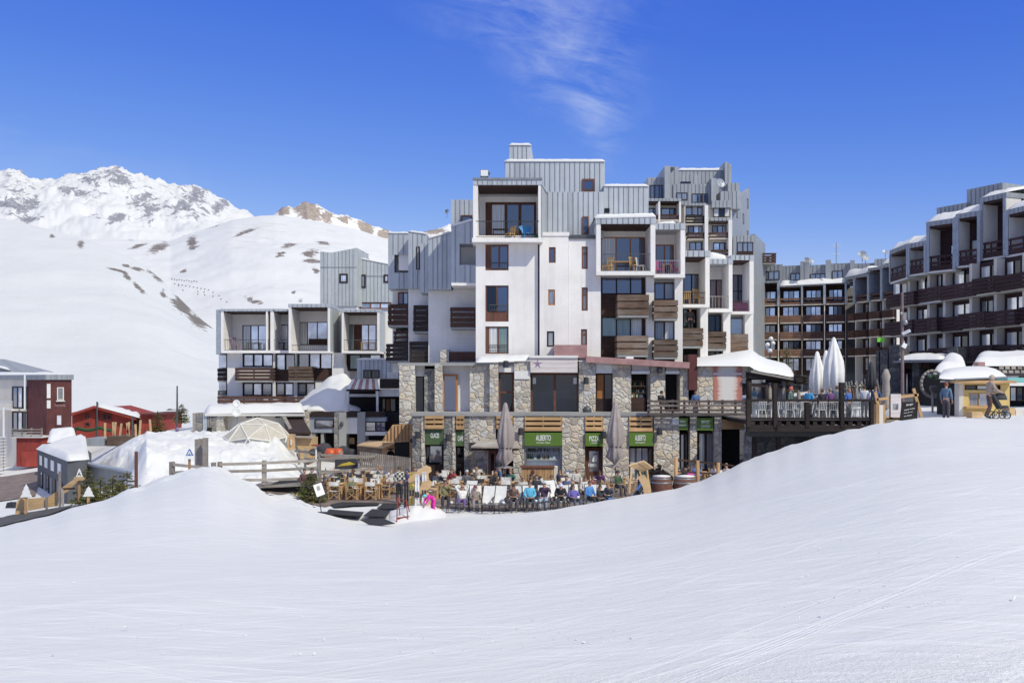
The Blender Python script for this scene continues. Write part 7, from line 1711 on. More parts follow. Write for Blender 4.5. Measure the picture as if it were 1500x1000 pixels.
# bar counter, benches
t = thing('bar_counter', 'upright-boarded wooden bar counter in front of the shop window', 'counter', G_(790, 55.5)); CB = Fac(700, 55.5, 900, 55.5)
for i in range(11): x0 = lerp(764, 811, i / 11); part(CB, 'board', 'larch_upright', t, [(x0 + .15, 685.5, x0 + 4.1, 712, -.04, 0)])
part(CB, 'body', 'brown_wood', t, [(764.3, 685.5, 811, 712, -.7, -.05)]); part(CB, 'counter_top', 'brown_frame', t, [(762.5, 683, 812.5, 685.3, -.8, .08)]); part(CB, 'end_panel', 'cream_render', t, [(811.3, 683.2, 817, 709, -.7, -.02)])
t = thing('planter_bench', 'wooden box bench against the wide stone pier', 'bench', G_(835, 56)); CB2 = Fac(700, 56, 900, 56)
part(CB2, 'box', 'brown_wood', t, [(822, 696, 848, 712, -.8, 0)]); part(CB2, 'lid', 'larch', t, [(835, 693.5, 849, 695.8, -.8, .03)]); part(CB2, 'box', 'larch', t, [(836, 696, 848.5, 710, .02, .3)])
# log rail with the lunch group on the right
t = thing('log_rail', 'railing of rough tan log posts in front of the lunch group', 'railing', G_(1020, 48.6))
for px, yt in ((990, 670), (1022, 674), (1052, 677)): mb = MB(); mb.smooth = True; mb.tube(V(XZ(px, 48.5), 48.5, -5.75), P(px, yt, 48.5), .10, .09, 9); mb.build('log_post', 'larch_upright', t)
for a, b_ in (((990, 673), (1022, 676)), ((1022, 676), (1075, 682)), ((990, 690), (1022, 692)), ((1022, 692), (1055, 694))): mb = MB(); mb.bar(P(*a, 48.5), P(*b_, 48.5), .06, .09); mb.build('rail', 'brown_wood', t)
for px, Y in ((1000, 50.6), (1025, 51), (1052, 50.6)): table_set(XZ(px, Y), Y, [('d', H_), ('d', math.pi)], z=-5.35)
mb = MB(); mb.box(XZ(983, 50), XZ(1085, 50), 49, 53.5, -5.8, -5.36); tag(mb.build('plinth', 'grey_wood'), 'low timber plinth carrying the lunch tables behind the log rail', 'platform')
# dark stack of firewood behind the barrels
t = thing('firewood_stack', 'dark stack of firewood against the stone wall behind the barrels', 'firewood', G_(968, 54))
for i in range(46):
    px = 955 + random.random() * 30; top = 698 - 20 * max(0, 1 - abs(px - 966) / 16); py = random.uniform(top, 703)
    mb = MB(); q = P(px, py, 53.5 + random.random() * .6); mb.tube(q, q + V(random.uniform(-.1, .1), .5, random.uniform(-.05, .05)), random.uniform(.06, .11), n=7); mb.build('log', 'dark_board', t)
# ------------------------------------------------------------------ firs
def m_leaf(name, cols):
    m, nt, b = new_mat(name)
    v = coords(nt); n = noise(nt, v, 2.2, 5, .7); gi = nd(nt, 'ShaderNodeNewGeometry')
    k = mth(nt, 'ADD', mth(nt, 'MULTIPLY', n, .6), mth(nt, 'MULTIPLY', gi.outputs['Random Per Island'], .45))
    nt.links.new(ramp(nt, k, [(.25, cols[0]), (.5, cols[1]), (.8, cols[2])]), b.inputs['Base Color']); setin(b, Roughness=.7); b.inputs['Specular IOR Level'].default_value = .2
    tl = nd(nt, 'ShaderNodeBsdfTranslucent'); nt.links.new(b.inputs['Base Color'].links[0].from_socket, tl.inputs[0]); mx = nd(nt, 'ShaderNodeMixShader'); mx.inputs[0].default_value = .4; nt.links.new(b.outputs[0], mx.inputs[1]); nt.links.new(tl.outputs[0], mx.inputs[2]); nt.links.new(mx.outputs[0], nt.nodes['Material Output'].inputs[0])
m_leaf('fir_needles', [(.06, .085, .032), (.16, .175, .065), (.38, .31, .12)])
flat('bark', (.10, .07, .05), .9, .3, 6)
def fir(px, Y, h, r, label, seed=1, low=.04, z=None, dens=1.0):
    rnd = random.Random(seed); b_ = G_(px, Y) if z is None else V(XZ(px, Y), Y, z); t = thing('fir_tree', label, 'fir tree', b_)
    mb = MB(); mb.smooth = True; mb.tube(b_ - V(0, 0, .2), b_ + V(0, 0, h * .96), .035 * h, .006 * h, 8); mb.build('trunk', 'bark', t)
    mb = MB(); zz = h * low; levels = int(15 * dens)
    for l in range(levels):
        f = l / levels; z0 = lerp(zz, h * .97, f ** .9); L0 = r * (1 - f) ** .85 * rnd.uniform(.85, 1.1) + .05; n = max(5, int(13 * (1 - f * .6)))
        for i in range(n):
            a = 2 * math.pi * i / n + l * 1.3 + rnd.uniform(-.25, .25); L = L0 * rnd.uniform(.6, 1.12); d = V(math.cos(a), math.sin(a), 0); s = V(-d.y, d.x, 0); o = b_ + V(0, 0, z0 + rnd.uniform(-.04, .04) * h)
            k = max(3, int(L / .13))
            for q in range(k):
                u = (q + 1) / k; p = o + d * L * u + V(0, 0, -.22 * L * u + .18 * L * u * u); w = .20 * L * (1 - u * .55) + .05
                for sg_ in (-1, 1, 0):
                    tip = p + d * rnd.uniform(.05, .12) * (1 + L) + s * sg_ * w * rnd.uniform(.7, 1.3) + V(0, 0, rnd.uniform(-.10, .05) * (.6 + L)); e = s * .035 * (1 + L * .6) if sg_ == 0 else d * .05 * (1 + L * .5)
                    mb.add([p - e, p + e, tip + V(0, 0, rnd.uniform(-.02, .02)), tip - e * .3], [(0, 1, 2, 3)])
    tip = b_ + V(0, 0, h)
    for i in range(5): a = i * 1.26; mb.add([tip + V(0, 0, .02), tip + V(math.cos(a) * .06, math.sin(a) * .06, -.16), tip + V(math.cos(a + .6) * .05, math.sin(a + .6) * .05, -.2)], [(0, 1, 2)])
    mb.build('crown', 'fir_needles', t); return t
fir(454, 47.6, 1.45, .80, 'bushy little fir beside the white menu board', 3, .02, dens=.9)
for px, Y, yt, r_, sd, lb in ((127, 45.8, 682, 1.0, 5, 'tallest of the young firs, behind the white tree-shaped sign'), (147, 46.4, 696, .95, 6, 'middle young fir in front of the dark shop'), (165, 46.8, 694, 1.0, 7, 'young fir between two others before the retaining wall'), (186, 47.2, 689, 1.1, 8, 'rightmost young fir beside the brown pole'), (138, 44.6, 712, .85, 9, 'lowest young fir at the edge of the piste'), (176, 45.6, 706, .9, 10, 'short bushy fir in front of the rightmost ones')):
    z_ = gz(px, Y) - .1; fir(px, Y, ZZ(yt, Y) - z_, r_, lb, sd, z=z_)
fir(1152, 78, 4.4, 1.15, 'pointed green fir behind the snowy pavilion roof', 12, z=-1.3); fir(231, 100, 2.4, 1.0, 'small dark fir beside the red chalet', 13, z=-5.2); fir(266, 105, 2.0, .9, 'small fir far off near the street lamp', 14, z=-4.2)
# ------------------------------------------------------------------ fences, poles and signs on the left
def fence(name, label, posts, rails, mat='grey_wood', pw=.2, cat='fence'):
    t = thing(name, label, cat, P(posts[0][0], posts[0][2], posts[0][3]))
    for px, y0, y1, Y in posts:
        mb = MB(); mb.bar(P(px, y1, Y), P(px, y0, Y), pw, pw, (0, 1, 0)); mb.build('post', mat + '_upright', t)
    for (a, ya, Ya), (b_, yb, Yb) in rails:
        mb = MB(); mb.bar(P(a, ya, Ya - pw * .5 - .03), P(b_, yb, Yb - pw * .5 - .03), .05, .14); mb.build('rail', mat, t)
    return t
fence('rail_fence', 'grey wooden rail fence sloping down from the snow mound to the terrace', [(313, 677, 716, 47.5), (322, 676, 700, 50), (387, 674, 708, 51), (467, 671, 716, 52), (549, 666, 700, 55)],
      [((321, 680, 50), (387, 678, 51)), ((387, 678, 51), (466, 674, 52)), ((324, 690.5, 50), (387, 689, 51)), ((387, 689, 51), (466, 685, 52)), ((350, 703, 50.5), (387, 702.5, 51)), ((387, 702.5, 51), (466, 700, 52)), ((467, 672, 52), (549, 668, 55)), ((467, 692, 52), (549, 686, 55))])
fence('rail_fence', 'short grey rail fence on top of the snow mound', [(252, 676, 702, 48), (301, 641, 690, 49.5), (294, 642, 684, 51)], [((253, 680, 48), (312, 686, 47.6)), ((253, 692, 48), (276, 691, 48)), ((300, 683, 49), (313, 687, 47.6))], pw=.22)
mb = MB(); mb.box(XZ(286, 50), XZ(296, 50), 49.9, 50.1, ZZ(682, 50), ZZ(643, 50)); tag(mb.build('plank_screen', 'grey_wood_upright'), 'weathered plank screen standing up between two posts on the mound', 'screen')
fence('ramp_fence', 'thin grey railing along the upper walkway behind the banner', [(438, 657, 680, 60), (447, 656, 686, 60), (468, 662, 690, 59), (500, 660, 690, 58.5), (523, 668, 686, 58)], [((432, 660, 60), (470, 664, 59)), ((470, 666, 59), (530, 668, 58)), ((447, 672, 60), (530, 678, 58))], pw=.13)
PK = thing('picket_fence', 'grey upright-board fence in front of the wooden playhouse', 'fence', P(560, 688, 57.8))
for i in range(26): x = lerp(527, 599.5, i / 25); yt = lerp(661, 670, i / 25); mb = MB(); mb.hexa([P(x, yt + 24, 58), P(x + 2.3, yt + 24, 58), P(x + 2.3, yt, 58), P(x, yt, 58), P(x, yt + 24, 57.95), P(x + 2.3, yt + 24, 57.95), P(x + 2.3, yt, 57.95), P(x, yt, 57.95)]); mb.build('board', 'grey_wood_upright', PK)
mb = MB(); mb.bar(P(526, 665, 58.05), P(602, 674, 58.05), .05, .1); mb.build('rail', 'grey_wood', PK)
for a, b_, Y, lab in (((366, 712), (446, 707), 51.5, 'edge of the low wooden platform below the sloping fence'),):
    mb = MB(); mb.prism([P(a[0], a[1], 51), P(b_[0] + 4, b_[1] + 1, 51), P(b_[0], 703, 55), P(a[0] + 26, 703, 55)], V(0, 0, -.12)); PLT = tag(mb.build('platform', 'grey_wood'), 'low wooden platform below the sloping fence', 'platform')
mb = MB(); mb.box(XZ(392, 51.2), XZ(446, 51.2), 51.2, 54, ZZ(728, 51), ZZ(711.5, 51)); tag(mb.build('platform_painted_shade', 'interior_dark'), 'dark box painting the shade under the low wooden platform', 'painted shade')  # near-black box paints the shade under the platform
t = thing('banner', 'dark banner with a yellow streak hung on the walkway rail', 'banner', P(507, 687, 54.5)); FBn = Fac(450, 54.5, 600, 54.5)
part(FBn, 'cloth', 'canvas_dark', t, [(490.5, 672, 524, 687, -.03, 0)]); flat('banner_yellow', (.55, .40, .05), .6, .35, 3)
mb = MB(); mb.poly([FBn.at(*FBn.hit(x, y, .012), .012) for x, y in ((493, 683), (500, 679), (512, 676), (521, 679.5), (512, 681), (502, 682))]); mb.build('streak', 'banner_yellow', t)
t = thing('playhouse', 'wooden playhouse box with a round arch opening and flat plank roof', 'playhouse', P(555, 672, 60)); FP = Fac(500, 60, 620, 60)
mb = MB(); fa = FP.rect(560, 648, 584, 674, 0); hx = FP.rect(566, 656.5, 578.5, 668, 0); c = FP.at
FP.holes(mb, fa, [hx], 0, .3); mb.build('front_wall', 'larch', t)
mb = MB(); cx_, cz_ = (hx[0] + hx[1]) / 2, hx[2]; rr = (hx[1] - hx[0]) / 2
arc = [(hx[0], hx[3])] + [(cx_ - rr * math.cos(a), min(hx[3], cz_ + rr * math.sin(a) * 1.35)) for a in [i * math.pi / 10 for i in range(6)]][::-1]; mb.poly([c(u, z, .004) for u, z in arc])
arc = [(hx[1], hx[3])] + [(cx_ + rr * math.cos(a), min(hx[3], cz_ + rr * math.sin(a) * 1.35)) for a in [i * math.pi / 10 for i in range(6)]][::-1]; mb.poly([c(u, z, .004) for u, z in arc]); mb.build('arch_trim', 'larch', t)
part(FP, 'inside', 'interior_dark', t, [(563, 652, 582, 673, -1.4, -.32)])
mb = MB(); mb.hexa([P(523, 672, 63), P(560, 674, 60.02), P(560, 656, 60.02), P(523, 652, 63), P(524, 672, 62.9), P(559.6, 674, 60), P(559.6, 656, 60), P(524, 652, 62.9)]); mb.build('side_wall', 'weathered_board', t)
mb = MB(); mb.prism([P(523, 653, 62.6), P(561, 656.5, 59.7), P(586, 647.5, 59.7), P(540, 646.5, 63)], V(0, 0, .07)); mb.build('roof', 'pale_ply', t)
t = thing('stair_enclosure', 'upright-boarded timber stair enclosure beside the stone restaurant', 'enclosure', P(585, 690, 59)); FSE = Fac(540, 59, 630, 59)
mb = MB(); mb.prism([P(x, y, 59.2) for x, y in ((560, 645), (575, 622), (605, 620), (605, 646), (575, 648))], V(0, .1, 0)); mb.build('screen', 'larch_upright', t)
mb = MB()
for i in range(9): x = lerp(563, 604, i / 8); y = interp([(560, 646), (575, 623), (605, 621)], x); mb.bar(P(x, 645, 59.15), P(x, y, 59.15), .03, .04, (0, 1, 0))
mb.build('cover_strips', 'brown_frame', t); part(FSE, 'opening', 'interior_dark', t, [(578, 648, 605, 700, -1, -.3)]); part(FSE, 'corner_post', 'larch_upright', t, [(600, 630, 606.5, 700, -.3, .4)])
mb = MB(); q = P(603, 645, 58.5); mb.sphere(q, .12, 8); tag(mb.build('wall_bell', 'brown_wood'), 'small round brown bell on the timber corner post', 'bell')
def tree_sign(px, ytop, ybase, Y, yfoot, mat, label, w=13, panel=True):
    t = thing('piste_sign', label, 'sign', P(px, yfoot, Y)); hgt = ybase - ytop
    mb = MB(); mb.bar(P(px, yfoot, Y), P(px, ytop + hgt * .3, Y), .10, .08, (0, 1, 0)); mb.build('post', 'larch_upright', t)
    sh = [(0, 0), (.22, .33), (.16, .33), (.36, .66), (.28, .66), (.5, 1), (-.5, 1), (-.28, .66), (-.36, .66), (-.16, .33), (-.22, .33)]
    mb = MB(); mb.prism([P(px + a * w, ytop + b_ * hgt, Y - .08) for a, b_ in sh], V(0, .04, 0)); return t, mb.build('panel', mat, t)
tree_sign(38, 709, 728, 42.6, 752, 'white_plastic', 'white tree-shaped sign by the pale plywood barrier', 17); tree_sign(129.5, 712, 727, 44, 738, 'white_plastic', 'white tree-shaped sign in front of the young firs', 17)
t, pnl = tree_sign(277.5, 657, 667, 46, 713, 'ski_blue', 'blue and white piste sign on a yellow post by the snow mound', 12)
mb = MB(); mb.box(XZ(271, 45.9), XZ(284, 45.9), 45.88, 45.94, ZZ(672, 45.9), ZZ(667.2, 45.9)); mb.build('name_panel', 'white_plastic', t); mb = MB(); lettering(mb, 'A', P(277.5, 663, 45.9), V(1, 0, 0), V(0, 0, 1), .2, .2, .01); mb.build('lettering', 'letter_white', pnl)
t, pnl = tree_sign(116, 686, 698, 45.3, 745, 'white_plastic', 'white and black piste sign on a thick yellow post beside the firs', 10); mb = MB(); mb.box(XZ(109.5, 45.2), XZ(123, 45.2), 45.1, 45.25, ZZ(703, 45.2), ZZ(698.3, 45.2)); mb.build('name_panel', 'pale_ply', t); mb = MB(); lettering(mb, 'A', P(116, 694, 45.2), V(1, 0, 0), V(0, 0, 1), .16, .16, .01); mb.build('lettering', 'black_metal', pnl)
mb = MB(); mb.bar(P(199.5, 720, 46), P(199.5, 661, 46), .12, .12, (0, 1, 0)); tag(mb.build('marker_pole', 'brown_frame'), 'brown wooden marker pole at the end of the firs', 'pole')
t = thing('plywood_barrier', 'pale plywood barrier with posts at the lower left edge of the piste', 'barrier', P(60, 750, 43.2))
mb = MB(); mb.prism([P(x, y, 43.2) for x, y in ((41, 748), (41, 730), (68, 728), (68, 743))], V(0, .06, 0)); mb.build('panel', 'pale_ply', t); mb = MB(); mb.prism([P(x, y, 43.4) for x, y in ((69, 743), (69, 729), (112, 699), (114, 704), (100, 719), (84, 728), (84, 741))], V(0, .06, 0)); mb.build('panel', 'pale_ply', t); mb = MB(); mb.prism([P(x, y, 43) for x, y in ((22, 754), (24, 735), (30, 728), (36, 732), (37, 750))], V(0, .06, 0)); mb.build('panel', 'pale_ply', t)
for x, y0, y1 in ((38.5, 728, 754), (68.3, 728, 746), (87.5, 690, 742), (92, 716, 741)): mb = MB(); mb.bar(P(x, y1, 43.1), P(x, y0, 43.1), .08, .08, (0, 1, 0)); mb.build('post', 'grey_wood_upright', t)
mb = MB(); mb.bar(P(91, 716, 43.1), P(110, 715, 43.2), .08, .08); mb.build('rail', 'brown_wood', t)
for x in (10, 14.5, 19): mb = MB(); mb.prism([P(x - 2.5, 744, 45), P(x, 736, 45.1), P(x + 2.5, 744, 45)], V(0, .5, 0)); tag(mb.build('marker_board', 'black_metal'), 'black A-shaped marker board on the snow at the lower left', 'marker', 'black marker boards at the lower left')
# the dark ramp at the lower left
mb = MB(); vs = []; 
for i in range(31):
    px = lerp(-250, 150, i / 30); Yc, zc = crest(px)
    for j in range(4): Y = Yc - .1 + j * (.25 + .9 * min(1, max(0, (150 - px) / 150))); x = XZ(px, Y); vs.append((x, Y, ground(x, Y) + .06))
mb.add(vs, [(i * 4 + j, (i + 1) * 4 + j, (i + 1) * 4 + j + 1, i * 4 + j + 1) for i in range(30) for j in range(3)]); struct(mb.build('road', 'asphalt', base=False))
mb = MB(); mb.add([P(-120, 726, 62.5) , P(30, 712, 66), P(44, 694, 76), P(-120, 690, 80)], [(0, 1, 2, 3)]); 
vs = []
for i in range(13):
    for j in range(9): px = lerp(-140, lerp(52, 62, j / 8), i / 12); Y = lerp(63, 79, j / 8); x = XZ(px, Y); vs.append((x, Y, ground(x, Y) + .06))
mb = MB(); mb.add(vs, [(i * 9 + j, (i + 1) * 9 + j, (i + 1) * 9 + j + 1, i * 9 + j + 1) for i in range(12) for j in range(8)]); struct(mb.build('village_street', 'paving', base=False))
vs = []
for i in range(25):
    for j in range(15): px = lerp(1075, 1420, i / 24); Y = lerp(62.5, 125, (j / 14) ** 1.4); x = XZ(px, Y); vs.append((x, Y, ground(x, Y) + .06))
mb = MB(); mb.add(vs, [(i * 15 + j, (i + 1) * 15 + j, (i + 1) * 15 + j + 1, i * 15 + j + 1) for i in range(24) for j in range(14)]); struct(mb.build('square_paving', 'asphalt', base=False))
for k, (px, Y, lb) in enumerate(((1172, 70, 'row of mixed skis on a dark stand behind the pavilion'), (1250, 72, 'row of mixed skis on a dark stand behind the middle of the deck'), (1268, 76, 'farther row of mixed skis on a dark stand beyond the deck'), (1140, 74, 'leftmost dark stand of skis under the far block'))):
    z_ = gz(px, Y) + .06; t = thing('ski_stand', lb, 'ski stand', V(XZ(px, Y), Y, z_)); o = ORG[t.name]; L_ = 1.1
    for s in (-1, 1): mb = MB(); mb.bar(o + V(s * L_, -.3, 0), o + V(s * L_, 0, 1.0), .07, .07, (0, 1, 0)); mb.build('leg', 'dark_board', t)
    mb = MB(); mb.bar(o + V(-L_ - .1, 0, 1.0), o + V(L_ + .1, 0, 1.0), .08, .1); mb.build('top_bar', 'dark_board', t)
    for q in range(9):
        x0 = lerp(-L_ + .1, L_ - .1, q / 8); mb = MB(); h_ = random.uniform(1.15, 1.5); mb.bar(o + V(x0, -.45, .0), o + V(x0 + random.uniform(-.1, .1), .12, h_), .1, .03, (0, 1, 0)); mb.build('ski', random.choice(('ski_black', 'ski_black', 'dark_metal', 'grey_metal', 'ski_black', 'ski_white', 'plum_board')), t)
# poles and things on the snow bank
for k, (x, y0, y1, tl) in enumerate(((154, 619, 644, 0), (165.5, 618, 648, 2), (169.5, 618, 651, -3), (178, 620, 652, -4), (186, 619, 640, 3), (189, 618, 640, -2), (198.5, 621, 646, 1), (206, 615, 644, -2), (219.5, 614, 640, 2))):
    mb = MB(); mb.bar(P(x + tl, y1, 78), P(x, y0, 78), .13, .13, (0, 1, 0)); tag(mb.build('timber_stake', 'pale_ply'), 'pale timber stake standing in the snow before the red chalet', 'stake', 'timber stakes before the chalet')
mb = MB(); mb.box(XZ(131, 78), XZ(160, 78), 77, 80, ZZ(652, 78), ZZ(641, 78)); tag(mb.build('store_box', 'zinc_far'), 'low grey store box with a flat top on the snow before the chalet', 'box')
mb = MB(); mb.box(XZ(160.3, 77.5), XZ(192, 77.5), 77, 80, ZZ(652, 78), ZZ(638, 78)); tag(mb.build('timber_crate', 'weathered_board'), 'open timber crate full of stakes before the red chalet', 'crate')
mb = MB(); mb.box(XZ(207, 78), XZ(229, 78), 77.9, 78, ZZ(645, 78), ZZ(641.5, 78)); tag(mb.build('green_sheet', 'dull_or_shaded_green'), 'green sheet lying on the snow bank before the red annex', 'sheet')
snow_sheet('tmp', [P(69, 648, 74), P(113, 647, 74), P(109, 629, 76), P(73, 631, 76)], None, .35, 41, 14, 8); o = bpy.data.objects['tmp']; o.name = 'snowy_vehicle'; tag(o, 'vehicle-sized lump buried in snow beside the maroon house', 'snow lump')
for sc_, (px, Y, r, py) in enumerate(((346.5, 69, .27, 591), (346.5, 68.6, .33, 603.5))):
    t = thing('satellite_dish', ('upper', 'lower')[sc_] + ' of two big white dishes on the same mast before the long balcony', 'satellite dish', P(px, 620, Y)); mb = MB(); mb.smooth = True; cc = P(px, py, Y); mb.lathe([(.001, -.10), (r * .5, -.07), (r * .85, -.02), (r, .04), (r * .97, .05), (r * .5, -.04), (.001, -.06)], (0, 0, 0), 20); Q_ = Matrix.Rotation(R(82), 3, 'X'); mb.v = [tuple(cc + Q_ @ Vector(v_)) for v_ in mb.v]; mb.build('reflector', 'white_plastic', t); mb = MB(); mb.tube(cc + V(0, .12, 0), P(px, 620, Y) + V(0, .12, 0), .05); mb.build('mast', 'grey_metal', t)
def street_lamp(px, ytop, yfoot, Y, label, arms=True):
    t = thing('street_lamp', label, 'street lamp', P(px, yfoot, Y)); mb = MB(); mb.tube(P(px, yfoot, Y), P(px, ytop, Y), .10, .06, 8); mb.build('pole', 'dark_metal', t)
    if arms:
        for s in (-1, 1):
            mb = MB(); q = P(px, ytop + 35, Y); mb.tube(q, q + V(.6 * s, 0, .03), .03); a_ = mb.build('arm', 'dark_metal', t); mb = MB(); mb.smooth = True; mb.lathe([(.001, .10), (.12, .08), (.30, -.02), (.001, -.05)], q + V(.62 * s, 0, 0), 10); mb.build('lamp_head', 'dark_metal', t)
    return t
t = street_lamp(259.5, 565, 640, 82, 'double-headed street lamp standing against the snowy slope'); mb = MB(); mb.smooth = True; q = P(259.5, 628.5, 81.8); mb.lathe([(.001, -.02), (.17, -.02), (.17, .02), (.001, .02)], (0, 0, 0), 14); Q_ = Matrix.Rotation(R(90), 3, 'X'); mb.v = [tuple(q + Q_ @ Vector(v_)) for v_ in mb.v]; flat('sign_violet', (.22, .16, .30), .5); mb.build('round_sign', 'sign_violet', t)
street_lamp(142, 588, 640, 88, 'thin dark street lamp in front of the red chalet', False); street_lamp(194, 609, 640, 84, 'short dark post by the timber stakes', False)
for i, (x, y) in enumerate([(252 + k * 3.6, 408.5 + k * .35 + (k % 3) * .5) for k in range(11)] + [(256 + k * 5.5, 415.5 + k * 1.0) for k in range(10)] + [(290, 427), (299, 428), (312, 428), (321, 433), (290, 431), (300, 432), (312, 434), (324, 438), (332, 442), (268, 425), (262, 418)]):
    mb = MB(); Y = 620; p_ = P(x, y, Y); mb.bar(p_ - V(.45, 0, 0), p_ + V(.45, 0, .1), .1, .4); mb.bar(p_ - V(.3, 0, .9), p_ - V(.3, 0, 0), .1, .1, (0, 1, 0)); tag(mb.build('avalanche_barrier', 'dark_frame'), 'tiny dark avalanche barrier on the far snow slope', 'barrier', 'avalanche barriers on the slope')
for i, (x0, y0, x1, y1) in enumerate(((318, 333, 366, 334), (355, 329, 395, 331), (380, 326, 420, 329), (376, 336, 420, 340), (345, 353, 378, 355), (390, 349, 402, 350.5), (352, 346, 392, 348.5), (428, 378, 466, 378), (478, 337, 494, 340))):
    mb = MB(); mb.bar(P(x0, y0, 1010), P(x1, y1, 1010), .3, .6); tag(mb.build('slope_fence', 'pale_render'), 'faint line of snow fencing across the distant slope', 'fence', 'snow fences across the distant slope')
# walkway clutter: orange seats, dark bags, high table
for px, r_ in ((484, .34), (496, .28)): 
    mb = MB(); mb.smooth = True; q = P(px, 671, 61); mb.lathe([(.001, 0), (r_, .05), (r_ * 1.1, .35), (r_ * .7, .62), (.001, .55)], q, 12); flat('orange_plastic', (.55, .10, .03), .4) if 'orange_plastic' not in M else 0; tag(mb.build('tub_seat', 'orange_plastic'), 'orange tub seat on the walkway', 'seat', 'orange tub seats on the walkway')
for px, py, r_ in ((475, 657, .5), (503, 660, .42), (514, 663, .35), (459, 662, .3)): mb = MB(); mb.smooth = True; mb.sphere(P(px, py, 63), r_, 9, (1, .7, .8)); tag(mb.build('beanbag', 'canvas_dark'), 'dark beanbag seat on the walkway by the pillars', 'seat', 'dark beanbags on the walkway')
t = thing('high_table', 'tall white-legged bar table with a red top on the walkway', 'table', P(463, 682, 59)); mb = MB(); mb.tube(P(463, 684, 59), P(463, 652, 59), .05); mb.build('leg', 'white_metal', t); mb = MB(); mb.lathe([(.30, 0), (.30, .05), (.001, .05)], P(463, 652.5, 59), 14); mb.build('tabletop', 'red_board', t)
# white menu board on its stand
t = thing('menu_stand', 'white menu board tilted on a black pole beside the little fir', 'sign', G_(471, 43.4)); a_ = G_(471, 43.4, .03)
mb = MB(); mb.lathe([(.32, 0), (.32, .03), (.001, .05)], a_, 16); mb.build('foot', 'black_metal', t); mb = MB(); mb.tube(a_, P(467, 726, 43.6), .022); mb.build('pole', 'black_metal', t)
cs = [P(464, 729, 43.4), P(477.5, 724, 43.5), P(471, 705, 43.7), P(457.5, 709.5, 43.6)]; mb = MB(); mb.prism(cs, V(0, .04, 0)); bd = mb.build('board', 'black_metal', t)
ce = sum(cs, V(0, 0, 0)) / 4; mb = MB(); mb.poly([ce + (q - ce) * .88 + V(0, -.012, 0) for q in cs]); mb.build('sheet', 'porcelain', bd); mb = MB(); mb.poly([ce + (q - ce) * .3 + V(-.02, -.02, .08) for q in cs]); mb.build('print', 'canvas_taupe', bd)

# ------------------------------------------------------------------ right side: kiosk, stalls, poles
KS = thing('kiosk', 'yellow kiosk with a thick dome of snow on its roof at the right edge', 'kiosk', P(1430, 612, 50)); flat('kiosk_yellow', (.62, .45, .17), .7, .10, 2); KF = Fac(1360, 49, 1520, 49); KL = Fac(1377, 53, 1405, 49)
mb = MB(); KF.holes(mb, KF.rect(1405, 557, 1479, 615, 0), [KF.rect(1419, 575, 1450, 595, 0), KF.rect(1413, 563.5, 1466, 571, 0)], 0, .2); mb.build('wall', 'kiosk_yellow', KS)
mb = MB(); KL.hx(mb, 0, KL.L, -1.9, ZZ(557, 49), -.2, 0); mb.build('side_wall', 'cream_render', KS)
part(KF, 'inside', 'interior_dark', KS, [(1407, 560, 1477, 614, -3, -.25)]); part(KF, 'end_wall', 'kiosk_yellow', KS, [(1476, 557, 1478.8, 615, -3.5, -.02)])
window(KF, KS, 1419, 575, 1450, 595, -.08, 2, 'larch', ('curtain_grey', 'glass_bright'), fw=.05); window(KF, KS, 1413, 563.5, 1466, 571, -.08, 3, 'dark_frame', ('glass_dark', 'glass_bright'), fw=.05)
part(KF, 'counter', 'larch', KS, [(1416, 595.5, 1452, 598, -.1, .4)]); part(KF, 'fascia', 'larch', KS, [(1398, 557, 1489, 561, .05, .5)])
mb = MB(); mb.prism([P(1374, 554.8, 53.4), P(1400, 556.6, 48.4), P(1492, 552.6, 48.6), P(1480, 552.5, 53.6)], V(0, 0, .07)); mb.build('roof_slab', 'zinc_seam', KS)
edge2 = [(1376, 549, 554), (1382, 541.5, 555), (1395, 538.8, 555.6), (1412, 536.5, 555.2), (1430, 536, 554.6), (1445, 536.5, 553.8), (1458, 540, 553), (1467, 545, 552.4), (1474, 550.5, 552)]
mb = MB(); mb.smooth = True; vs = []; rows = 7
for px, yt, yb in edge2:
    for k in range(rows): t_ = k / (rows - 1); vs.append(P(px, lerp(yb, yt, math.sin(t_ * math.pi / 2) ** .6), lerp(48.7, 51.5, t_ ** 1.6)))
    vs.append(P(px, yt + 3, 53.6))
n = rows + 1; mb.add(vs, [(i * n + k, (i + 1) * n + k, (i + 1) * n + k + 1, i * n + k + 1) for i in range(len(edge2) - 1) for k in range(n - 1)]); mb.build('roof_snow', 'snow_cap', KS)
CF = thing('cafe_building', 'low building with patterned roof tiles and deep roof snow behind the yellow kiosk', 'building', P(1470, 600, 60)); FC = Fac(1360, 60, 1560, 60)
mb = MB(); mb.prism([P(1430, 551, 59), P(1560, 551, 59), P(1560, 536.5, 62.5), P(1425, 536.5, 62.5)], V(0, 0, -.1)); mb.build('tile_roof', 'dark_frame', CF)
for i in range(12):
    for j in range(2):
        a_ = 1457 + i * 9 + j * 4; mb = MB(); y1, y0 = (543.5, 538.5) if j else (549.5, 545); mb.quad(P(a_, y1, 60.3 + j), P(a_ + 6.5, y1, 60.3 + j), P(a_ + 6, y0, 61 + j), P(a_ - .5, y0, 61 + j)); mb.v = [tuple(Vector(v_) + V(0, -.25, .12)) for v_ in mb.v]; mb.build('roof_tile', 'grey_wood', CF)
snow_sheet('roof_snow', [P(1424, 536, 62), P(1570, 536, 62), P(1570, 523, 69), P(1432, 522, 69)], CF, .5, 51, 26, 10, edge=1)
snow_sheet('roof_snow', [P(1366, 548, 58), P(1418, 545, 58), P(1412, 530, 63), P(1384, 531, 63)], CF, .6, 52, 16, 10, edge=1); part(FC, 'chimney', 'pinkish_rail', CF, [(1433, 530, 1443, 536, 2, 2.6)])
